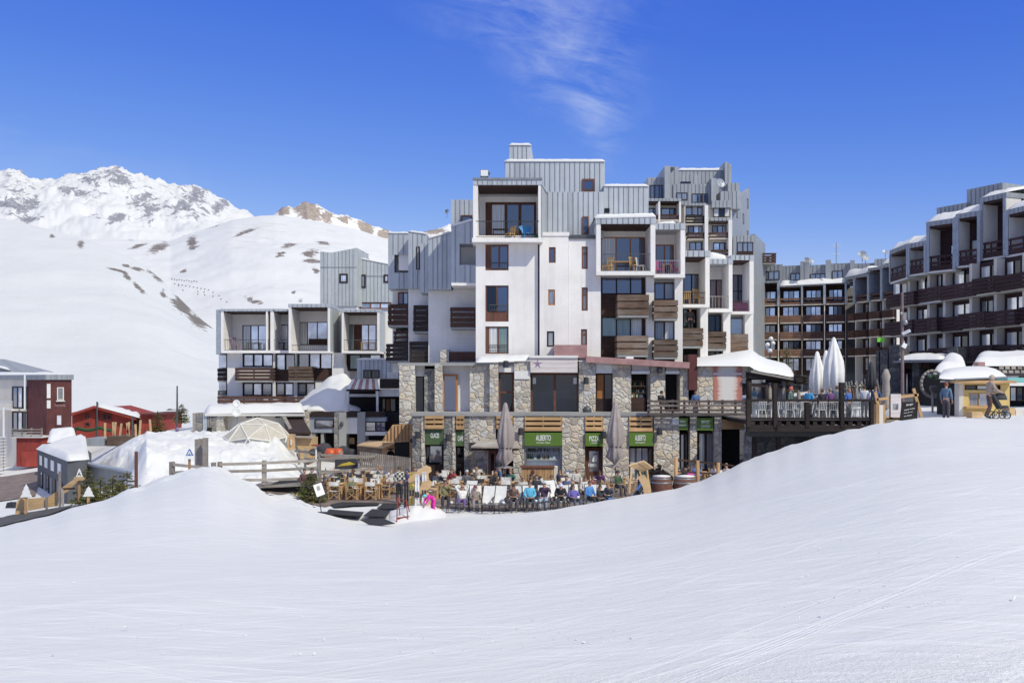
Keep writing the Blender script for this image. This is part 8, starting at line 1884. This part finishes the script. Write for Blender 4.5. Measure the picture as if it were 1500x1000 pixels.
part(FC, 'back_wall', 'interior_dark', CF, [(1372, 551.5, 1560, 612, -4, -.5)]); flat('turquoise_cloth', (.20, .48, .46), .8, .1, 2); part(FC, 'awning', 'turquoise_cloth', CF, [(1476, 553, 1560, 560, .2, 2.4)]); part(FC, 'awning_valance', 'roller_white', CF, [(1476, 560.2, 1560, 565, 2.2, 2.42)])
window(FC, CF, 1479, 566, 1500, 588, -.3, 2, 'dark_frame', ('glass_bright', 'glass_dark')); window(FC, CF, 1502, 566, 1540, 598, -.3, 3, 'dark_frame', ('glass_bright', 'glass_dark'))
for i, (x0, x1, y0, m_) in enumerate(((1479, 1487, 597, 'pale_ply'), (1488, 1498, 600, 'cream_render'), (1476, 1479, 601, 'concrete'), (1424, 1440, 603, 'pale_ply'))):
    mb = MB(); mb.box(XZ(x0, 47), XZ(x1, 47), 47, 47.6, ZZ(614, 47), ZZ(y0, 47)); tag(mb.build('storage_box', m_), ('pale ply box on the snow right of the kiosk', 'cream box at the far right edge of the snow crest', 'narrow grey block right of the kiosk', 'low pale box under the kiosk counter')[i], 'box')
flat('pole_brown', (.17, .12, .12), .6); t = thing('lamp_post', 'tall slim pole with cameras rising in front of the right-hand block', 'pole', P(1322, 612, 47)); mb = MB(); mb.tube(P(1322, 615, 47), P(1321.5, 428, 47), .09, .06, 10); mb.build('pole', 'pole_brown', t)
for px, py, r_ in ((1326, 472, .13), (1320, 459, .08)): mb = MB(); mb.smooth = True; mb.sphere(P(px, py, 46.9), r_, 9); mb.build('loudspeaker', 'grey_metal', t)
for a_, b_ in (((1322, 489), (1333, 484)),): mb = MB(); mb.bar(P(*a_, 46.9), P(*b_, 46.7), .14, .13); mb.build('camera_head', 'white_plastic', t)
mb = MB(); mb.bar(P(1323, 509, 46.9), P(1326, 503, 46.9), .1, .2); mb.build('junction_box', 'white_plastic', t)
t = thing('chalkboard', 'black chalkboard menu easel standing on the crest of the snow', 'sign', P(1333, 614, 43.5)); cs = [P(1318.5, 617, 43.3), P(1342.5, 612.5, 43.3), P(1344, 588.5, 43.6), P(1322, 588.5, 43.6)]
mb = MB(); mb.prism(cs, V(0, .05, 0)); bd = mb.build('board', 'interior_dark', t); ux = (cs[1] - cs[0]).normalized(); uz = (cs[3] - cs[0]).normalized()
for txt, a_, b_, hh, ww in (('Burger', .5, .85, .11, .30), ('salade frites', .5, .6, .05, .48), ('pizza du jour', .45, .42, .05, .4), ('vin chaud', .42, .25, .05, .34)): mb = MB(); lettering(mb, txt, lerp(lerp(cs[0], cs[1], a_), lerp(cs[3], cs[2], a_), b_) + V(0, -.02, 0), ux, uz, hh, ww); mb.build('lettering', 'letter_white', bd)
for a_ in (0, 1): mb = MB(); mb.bar(cs[a_], cs[3 - a_], .05, .06); mb.build('frame_side', 'dark_frame', bd)
t = thing('notice_frame', 'rough wooden frame with a pinkish poster beside the deck', 'notice board', P(1310, 612, 46))
for a_, b_ in (((1282, 574), (1290, 610)), ((1338, 569), (1350, 611)), ((1305, 578), (1305, 612))): mb = MB(); mb.bar(P(*b_, 46), P(*a_, 46), .13, .1, (0, 1, 0)); mb.build('post', 'larch_upright', t)
for a_, b_ in (((1284, 585), (1345, 578)), ((1296, 612), (1330, 612))): mb = MB(); mb.bar(P(*a_, 46), P(*b_, 46), .1, .12); mb.build('rail', 'larch', t)
FN = Fac(1270, 45.9, 1360, 45.9); part(FN, 'poster', 'awning_print', t, [(1305, 577, 1320, 611, -.04, .02)]); part(FN, 'poster_picture', 'glass_bright', t, [(1308, 591, 1316, 600, .021, .03)]); part(FN, 'panel', 'larch_upright', t, [(1283.5, 592, 1287.5, 625, -.3, .0)]); part(FN, 'panel', 'cream_render', t, [(1288, 593, 1294, 622, -.3, .02)]); part(FN, 'panel', 'larch_upright', t, [(1294.3, 592, 1297, 622, -.3, .0)]); part(FN, 'kick_board', 'weathered_board', t, [(1298, 612, 1318, 620, -.3, -.05)])
t = thing('hoop_frame', 'big round wooden hoop with green trimmings and a dark cauldron left of the kiosk', 'hoop', P(1365, 612, 54)); mb = MB(); mb.smooth = True; cc = P(1366, 562, 54); rr = .62; 
for i in range(20): a0, a1 = i * math.pi / 10, (i + 1) * math.pi / 10; mb.tube(cc + V(math.cos(a0) * rr, 0, math.sin(a0) * rr * 1.15), cc + V(math.cos(a1) * rr, 0, math.sin(a1) * rr * 1.15), .08, .08, 7)
mb.build('hoop', 'grey_wood', t)
for px, py in ((1362, 552), (1368, 550), (1372, 556)): mb = MB(); mb.smooth = True; mb.sphere(P(px, py, 53.8), .14, 8, (1, .6, .7)); mb.build('greenery', 'garland_green', t)
mb = MB(); mb.smooth = True; mb.lathe([(.1, 0), (.38, .12), (.48, .38), (.42, .5), (.001, .48)], P(1375, 578, 53.2), 16); mb.build('cauldron', 'black_metal', t)
for px in (1366, 1383): mb = MB(); mb.tube(P(px, 612, 53.5), P(px, 572, 53.5), .06); mb.build('leg', 'grey_wood', t)
t = thing('carved_post', 'carved pale wooden post among the dark shop pillars', 'post', P(1298, 600, 60)); mb = MB(); mb.smooth = True; q = P(1298, 604, 60); mb.lathe([(.001, 0), (.2, 0), (.22, .5), (.15, .9), (.24, 1.3), (.2, 1.9), (.26, 2.2), (.12, 2.6), (.001, 2.65)], q, 12); mb.build('shaft', 'grey_wood_upright', t)
for px, py, Y, lab in ((1128, 505, 100, 'pale round lamp cluster on a post behind the pavilion'),):
    t = thing('street_lamp', lab, 'street lamp', P(px, 560, Y)); mb = MB(); mb.tube(P(px, 560, Y), P(px, 498, Y), .09); mb.build('pole', 'dark_metal', t)
    for dx, dy in ((-.25, 0), (.3, .15), (0, -.6), (.1, .6)): mb = MB(); mb.smooth = True; mb.sphere(P(px, py, Y) + V(dx, 0, dy), .24, 9); mb.build('globe', 'porcelain', t)
# a few bright rags on the far balconies
mb = MB(); q = D2.at(D2.L * .72, FL[2] - .9, .6); mb.box(q.x - .5, q.x + .5, q.y - 1, q.y - .9, q.z, q.z + .6); flat('lime_cloth', (.16, .55, .05), .8); tag(mb.build('towel', 'lime_cloth'), 'lime green towel hung on a balcony of the curved block', 'towel')
# furniture on the front balconies
flat('pink_plastic', (.50, .03, .20), .4); flat('sky_blue_plastic', (.05, .30, .62), .4); flat('wicker', (.50, .32, .13), .8, .25, 20)
def bal_chair(loc, mat, label, rz=0, fan=False, s=1.0):
    t = thing('balcony_chair', label, 'chair', loc, None, rz); ORG[t.name] = V(0, 0, 0); t.scale = (s,) * 3
    mb = MB(); mb.box(-.24, .24, -.24, .22, .38, .42); mb.build('seat', mat, t)
    mb = MB()
    if fan:
        for i in range(7): a_ = (i - 3) * .2; mb.bar((.04 * (i - 3), .22, .40), (.04 * (i - 3) + math.sin(a_) * .5, .36, .40 + math.cos(a_) * .58), .085, .02, (0, 1, 0))
    else:
        for i in range(4): x = -.18 + .12 * i; mb.bar((x, .21, .42), (x, .28, .86), .06, .02, (0, 1, 0))
        mb.bar((-.24, .28, .88), (.24, .28, .88), .03, .08)
    mb.build('backrest', mat, t)
    for a in (-1, 1):
        for b_ in (-1, 1): mb = MB(); mb.bar((.2 * a, .19 * b_, .38), (.23 * a, .23 * b_, 0), .04, .04, (0, 1, 0)); mb.build('leg', mat, t)
def bal_table(loc, mat, label, w=.9, d=.6):
    t = thing('balcony_table', label, 'table', loc); ORG[t.name] = V(0, 0, 0); mb = MB(); mb.box(-w / 2, w / 2, -d / 2, d / 2, .70, .74); mb.build('tabletop', mat, t)
    for a in (-1, 1):
        for b_ in (-1, 1): mb = MB(); mb.box(a * (w / 2 - .06) - .03, a * (w / 2 - .06) + .03, b_ * (d / 2 - .06) - .03, b_ * (d / 2 - .06) + .03, 0, .698); mb.build('leg', mat, t)
zb1 = FM.hit(740, 348.5, 1.04)[1] + .004; zb2 = FM.hit(900, 397, .9)[1] + .004; zb3 = FM.hit(970, 401.5, .6)[1] + .004; zb4 = F4.hit(1010, 445.5, .6)[1] + .004
bal_chair((XZ(772, 61.8), 61.8, zb1), 'sky_blue_plastic', 'bright blue fan-backed chair on the top balcony', .3, True); bal_table((XZ(733, 62.3), 62.3, zb1), 'dark_frame', 'dark table on the top balcony', 1.0, .6); bal_chair((XZ(747, 62), 62, zb1), 'wicker', 'tan chair between the table and the blue chair on the top balcony', -.8); bal_chair((XZ(756, 63), 63, zb1), 'wicker', 'tan chair by the window on the top balcony', .2)
bal_table((XZ(913, 62.5), 62.5, zb2), 'wicker', 'tan wicker table on the wide balcony with orange window frames', 1.7, .7); bal_chair((XZ(890, 62.2), 62.2, zb2), 'wicker', 'wicker armchair left of the wicker table', -.7, s=1.1); bal_chair((XZ(930, 62), 62, zb2), 'wicker', 'wicker armchair right of the wicker table', .5, s=1.1); bal_chair((XZ(939, 61.8), 61.8, zb2), 'white_plastic', 'white folding chair at the right end of the wide balcony', 1.1)
bal_chair((XZ(966, 62.4), 62.4, zb3), 'pink_plastic', 'bright pink chair on the narrow balcony', .1); bal_chair((XZ(990, 62.4), 62.4, zb3), 'pink_plastic', 'second pink chair at the right of the narrow balcony', .8); bal_table((XZ(977, 62.6), 62.6, zb3), 'wicker', 'small tan table between the pink chairs', .6, .5); bal_chair((XZ(1024, 65), 65, zb4), 'wicker', 'wooden rocking chair on the balcony right of the pink chairs', .6, s=1.15); bal_chair((XZ(1006, 65), 65, zb4), 'wicker', 'wooden chair at the left of the rocking chair', -.4)
mb = MB(); mb.smooth = True; q = V(XZ(786.5, 61.6), 61.6, zb1); mb.lathe([(.14, 0), (.18, .2), (.2, .3), (.001, .34)], q, 10); tag(mb.build('potted_plant', 'garland_green'), 'small green potted plant at the right end of the top balcony', 'plant')
mb = MB(); mb.hexa([F6.at(*F6.hit(x, y, w), w) for x, y, w in ((1074, 456, .5), (1096, 456, .5), (1096, 443, .5), (1074, 443, .5), (1074, 456, .57), (1096, 456, .57), (1096, 443, .57), (1074, 443, .57))]); flat('plum_cloth', (.085, .03, .065), .9, .5, 8); tag(mb.build('blanket', 'plum_cloth'), 'plum patterned blanket hung inside the last balcony rail', 'blanket')
zl1 = FLB.hit(350, 513, .5)[1]; bal_chair((XZ(345, 87), 87, zl1), 'purple_ink', 'dark reclining chair on the left end balcony of the low block', .9, s=1.3); bal_table((XZ(372, 87.5), 87.5, zl1), 'dull_or_shaded_green', 'green box table on the left end balcony', 1.2, .6); bal_table((XZ(410, 87.3), 87.3, zl1), 'dark_frame', 'dark table on the narrow balcony of the low block', .8, .5); bal_table((XZ(540, 86.5), 86.5, zl1), 'wicker', 'tan table on the right balcony of the low block', 1.3, .7)
# loose crumbs of snow on the near piste
mb = MB(); rc_ = random.Random(4)
for i in range(260):
    Y = 7.4 + rc_.random() ** 3 * 7; px = rc_.uniform(-50, 1550) if i % 3 else rc_.gauss(1100, 320); x = XZ(px, Y); s = rc_.uniform(.004, .013) * (2.2 if rc_.random() < .03 else 1); z = ground(x, Y)
    q = V(x, Y, z + s * .2); mb.smooth = False; vs = [q + V(rc_.uniform(-1, 1), rc_.uniform(-1, 1), rc_.uniform(-.3, .9)) * s * 1.2 for _ in range(6)]
    mb.add(vs, [(0, 1, 2), (0, 2, 3), (0, 3, 4), (0, 4, 1), (5, 2, 1), (5, 3, 2), (5, 4, 3), (5, 1, 4)])
o = tag(mb.build('snow_crumbs', 'snow_cap', base=False), 'loose crumbs of snow scattered over the near piste', 'snow crumbs'); o['kind'] = 'stuff'
# ------------------------------------------------------------------ people
def at_front(px, dy=0): Y = fy(px) + dy; return G_(px, Y, .03)
W_ = (.7, .69, .66); K_ = (.03, .03, .035); J_ = (.14, .20, .32)
person('drink', 'person in an olive jacket drinking at the left end of the front row', at_front(652), .1, (.22, .20, .10), K_, (.05, .03, .02), glasses=True)
person('handshead', 'person in a white top and purple trousers lying back with hands behind the head', at_front(677), 0, W_, (.13, .08, .25), (.35, .22, .10), glasses=True)
person('recline', 'person in a grey-brown ski suit and maroon beanie sunning in a deck chair', at_front(697), .1, (.22, .18, .16), (.23, .20, .18), (.08, .05, .03), (.16, .04, .06))
person('stand', 'small child in a red vest standing among the white deck chairs', G_(719, 45.6, .03), .1, (.55, .03, .05), (.12, .12, .13), (.25, .15, .08), scale=.62)
person('lean', 'person in a shaggy brown coat with long dark hair bent over a phone', at_front(752), 0, (.16, .10, .08), (.06, .05, .06), (.04, .025, .02), long=True)
person('sit', 'person in a light blue ski jacket and black trousers in the front row', at_front(776), 0, (.10, .42, .62), K_, (.10, .06, .04), glasses=True)
person('drink', 'person in a plum jacket, grey beanie and pale jeans holding a drink', at_front(797), -.15, (.07, .04, .08), (.30, .36, .46), None, (.42, .44, .48), glasses=True)
person('lean', 'person in a black jacket and white-purple cap leaning forward', at_front(821), 0, (.025, .025, .03), (.05, .05, .055), (.05, .03, .02), (.55, .52, .65))
person('recline', 'person in a violet jacket over a pale blue shirt sitting with a book', at_front(842), .2, (.12, .10, .34), (.07, .08, .14), (.06, .04, .03), glasses=True, long=True)
person('sit', 'person in a bright blue jacket turned sideways in the front row', at_front(864), .7, (.07, .22, .50), K_, (.09, .05, .03), glasses=True)
person('recline', 'person in black with sunglasses beside the one in bright blue', at_front(880), 0, K_, K_, (.03, .02, .02), glasses=True)
person('lean', 'person in a black jacket and blue jeans at the right end of the front row', G_(894, 45.2, .03), -.5, (.10, .10, .11), (.09, .16, .32), (.22, .13, .07))
person('sit', 'person with brown hair and a pale jumper behind the row, below the pizza door', G_(857, 47.4, .03), .3, (.55, .52, .48), K_, (.10, .06, .03), glasses=True)
for i, (px, Y, jk, hr, lb) in enumerate(((766, 47.3, (.5, .48, .44), (.30, .18, .08), 'fair-haired person in cream behind the shaggy brown coat'), (786, 48.2, (.05, .05, .06), (.05, .03, .02), 'dark-haired person in black one row behind the light blue jacket'), (808, 48, (.60, .58, .55), (.12, .07, .04), 'person in a white jumper one row behind the plum jacket'), (830, 47.8, (.10, .12, .25), (.04, .03, .02), 'person in navy one row behind the violet jacket'), (868, 47.8, (.20, .05, .05), (.05, .03, .02), 'person in dark red behind the bright blue jacket'))):
    person('sit', lb, G_(px, Y, .03), random.uniform(-.6, .6), jk, (.08, .08, .1), hr, glasses=i % 2 == 0)
for px, Y, rz, jk, hat, lb in ((640, 50.2, .6, (.05, .06, .09), None, 'diner in dark navy at the table behind the rough wooden rack'), (662, 51.6, -.5, (.30, .05, .05), None, 'diner in brick red behind the olive jacket'), (684, 50.6, .2, (.10, .10, .11), (.5, .5, .5), 'diner in charcoal with a pale grey beanie near the porch'), (698, 52.4, -.9, (.40, .34, .26), None, 'diner in sand beige below the left parasol'), (721, 50.8, .7, (.03, .03, .035), None, 'diner in black right of the left parasol'), (748, 51.2, -.4, (.06, .16, .14), None, 'diner in dark teal before the bar counter'), (778, 51.8, .3, (.24, .16, .10), (.10, .03, .03), 'diner in brown with a dark red beanie before the bar counter'), (820, 51, -.7, (.07, .07, .10), None, 'diner in slate grey by the wide stone pier'), (845, 51.6, .4, (.5, .48, .46), None, 'diner in off-white left of the pizza door'), (880, 51.4, -.3, (.12, .05, .14), None, 'diner in dark purple below the right parasol'), (905, 50.4, .5, (.05, .09, .05), (.05, .05, .05), 'diner in bottle green right of the right parasol'), (512, 52.6, .9, (.06, .06, .08), None, 'diner in black among the folding chairs on the left'), (556, 53.4, -.8, (.34, .30, .28), None, 'diner in grey among the folding chairs, left of the checked shirt')):
    person(random.choice(('sit', 'lean', 'drink')), lb, G_(px, Y, .035), rz, jk, (.06, .06, .08), random.choice(((.05, .03, .02), (.12, .07, .04), (.28, .17, .08))), hat, glasses=random.random() < .6, long=random.random() < .4)
person('stand', 'person in a black and white checked shirt standing with back turned among the tables', G_(585, 47.6, .035), math.pi - .2, 'check_cloth', K_, (.10, .07, .04))
for px, Y, jk, hr, hat, lb in ((573, 51, (.55, .5, .45), (.25, .15, .08), None, 'person in a cream top seated left of the checked shirt'), (597, 51.5, (.15, .12, .25), None, (.05, .06, .12), 'person in a dark beanie and violet top seated right of the checked shirt'), (607, 52.5, (.30, .22, .15), (.10, .06, .03), None, 'person in tan seated behind the rough wooden rack'), (446, 51.3, (.10, .05, .05), (.03, .02, .02), None, 'dark-haired person in a dark top seated behind the little fir, left one'), (457, 51.6, (.03, .03, .035), (.05, .03, .02), None, 'dark-haired person in black seated behind the little fir, right one')):
    person('sit', lb, G_(px, Y, .035), random.uniform(-1, 1), jk, (.06, .06, .08), hr, hat)
person('stand', 'person in a navy jacket half hidden behind the rough wooden rack', G_(618, 45.6, .035), .5, (.04, .05, .10), (.05, .06, .08), (.06, .04, .03))
person('bend', 'small child in a bright pink suit and cyan hat bending over the snow heap', G_(634, 43.0, .12), -R(62), (.68, .02, .36), (.68, .02, .36), None, (.10, .50, .62), scale=.72)
person('stand', 'person in a dark green top with dark hair standing behind the slanted-board rack', G_(939, 50, .0), .1, (.06, .07, .05), K_, (.03, .02, .02))
person('stand', 'person in dark clothes and blue jeans in the porch beside the parasol', G_(731, 54.5, .035), 2.6, (.05, .05, .05), (.10, .16, .30), (.05, .03, .02))
for px, Y, rz, jk, tr, hr, hat, lb, po in ((1000, 50, 1.2, (.05, .05, .055), (.07, .07, .08), (.03, .02, .02), None, 'person in black at the left of the lunch group', 'lean'), (1019, 50.2, -.1, (.10, .17, .42), (.06, .07, .1), (.05, .03, .02), None, 'person in a blue patterned jacket in the lunch group', 'sit'), (1049, 50, -.6, (.62, .60, .60), (.2, .2, .2), (.08, .05, .03), None, 'person in a white jacket leaning over the lunch table', 'lean'), (1064, 49.8, -.9, (.62, .54, .47), (.50, .48, .45), (.28, .18, .10), None, 'person in a cream jacket at the right end of the lunch group', 'sit'), (1012, 49.6, .3, (.50, .06, .30), (.08, .10, .25), (.12, .07, .04), None, 'small figure in pink behind the log rail', 'sit')):
    person(po, lb, V(XZ(px, Y), Y, -5.35), rz, jk, tr, hr, hat, glasses=True, scale=.8 if 'small' in lb else 1)
ZU = ZZ(604.5, 58) + .004
person('sit', 'person in black at the terrace bar seen above the wooden railing', V(XZ(969, 58.6), 58.6, ZU), 2.2, K_, K_, (.03, .02, .02)); person('stand', 'dark-haired person in a denim jacket on the upper terrace by the poster wall', V(XZ(1019, 58.2), 58.2, ZU - .45), .4, (.06, .12, .26), (.06, .07, .12), (.04, .025, .02))
for px, Y, rz, jk, hr, hat, lb, po in ((1158, 54, 1.0, (.09, .15, .13), None, (.60, .12, .12), 'person in dark green with a red and white hat on the deck', 'stand'), (1185, 54.2, -.8, (.06, .32, .60), (.03, .02, .02), None, 'dark-haired person in bright blue on the deck', 'stand'), (1205, 53.7, 2.9, (.04, .03, .04), (.16, .06, .03), None, 'person in black with auburn hair beside the white parasols', 'stand'), (1216.5, 53.6, 3.3, (.13, .06, .17), (.30, .24, .20), None, 'person in purple with back turned on the deck', 'stand'), (1226, 54.4, 2.6, (.16, .20, .22), (.12, .08, .05), None, 'person in grey right of the purple jacket on the deck', 'stand'), (1243, 54, .6, (.06, .14, .42), (.28, .12, .06), None, 'person in a royal blue hooded jacket on the deck', 'stand'), (1266, 53.6, 2.6, (.62, .62, .64), (.05, .03, .02), None, 'person in a white jacket with back turned on the deck', 'stand'), (1283, 53.2, -.6, (.05, .08, .20), (.06, .04, .03), None, 'person in navy at the right end of the deck', 'stand')):
    person(po, lb, V(XZ(px, Y), Y, ZD - random.uniform(0, .22)), rz, jk, (.07, .07, .09), hr, hat, glasses=random.random() < .5)
person('stand', 'person in dark clothes leaning at a balcony of the white block', V(XZ(1011, 65.2), 65.2, F4.hit(1010, 480.5, .9)[1] - .35), 0, (.05, .04, .04), K_, (.20, .14, .10))
person('stand', 'person in a blue-grey coat with red hair standing at the kiosk side', V(XZ(1386, 46), 46, ground(XZ(1386, 46), 46) - .02), 2.3, (.10, .16, .24), (.07, .06, .07), (.22, .06, .03))
person('push', 'person in a fur-hooded patchwork coat and brown trousers pushing a black stroller', G_(1449, 41.2), R(90), (.34, .27, .22), (.09, .05, .045), None, (.40, .34, .28), scale=1.02)
t = thing('stroller', 'black stroller on the crest of the snow in front of the kiosk', 'stroller', G_(1464, 41.2)); q = ORG[t.name]
mb = MB(); mb.bar(q + V(-.32, 0, 1.0), q + V(.0, 0, .45), .42, .10, (1, 0, 1)); mb.bar(q + V(.0, 0, .44), q + V(.28, 0, .50), .42, .09); mb.build('seat', 'canvas_dark', t)
mb = MB(); mb.smooth = True; mb.lathe([(.001, .30), (.2, .26), (.28, .1), (.29, 0), (.27, 0)], q + V(.02, 0, .78), 14, .75); mb.build('hood', 'canvas_dark', t)
mb = MB(); mb.tube(q + V(-.45, -.18, 1.02), q + V(.20, -.2, .15), .018); mb.tube(q + V(-.45, .18, 1.02), q + V(.20, .2, .15), .018); mb.tube(q + V(-.45, -.18, 1.02), q + V(-.45, .18, 1.02), .022); mb.tube(q + V(0, -.2, .45), q + V(-.25, -.2, .15), .018); mb.tube(q + V(0, .2, .45), q + V(-.25, .2, .15), .018); mb.build('frame', 'black_metal', t)
for dx, r_ in ((-.25, .15), (.22, .14)):
    for s in (-1, 1):
        mb = MB(); mb.smooth = True; c0 = q + V(dx, .21 * s, r_); 
        for i in range(14): a0, a1 = i * math.pi / 7, (i + 1) * math.pi / 7; mb.tube(c0 + V(math.cos(a0) * r_, 0, math.sin(a0) * r_), c0 + V(math.cos(a1) * r_, 0, math.sin(a1) * r_), .022, n=6)
        w_ = mb.build('wheel', 'rubber', t); mb = MB()
        for i in range(4): a0 = i * math.pi / 4; mb.tube(c0 - V(math.cos(a0) * r_, 0, math.sin(a0) * r_), c0 + V(math.cos(a0) * r_, 0, math.sin(a0) * r_), .008, n=4)
        mb.build('spokes', 'grey_metal', w_)
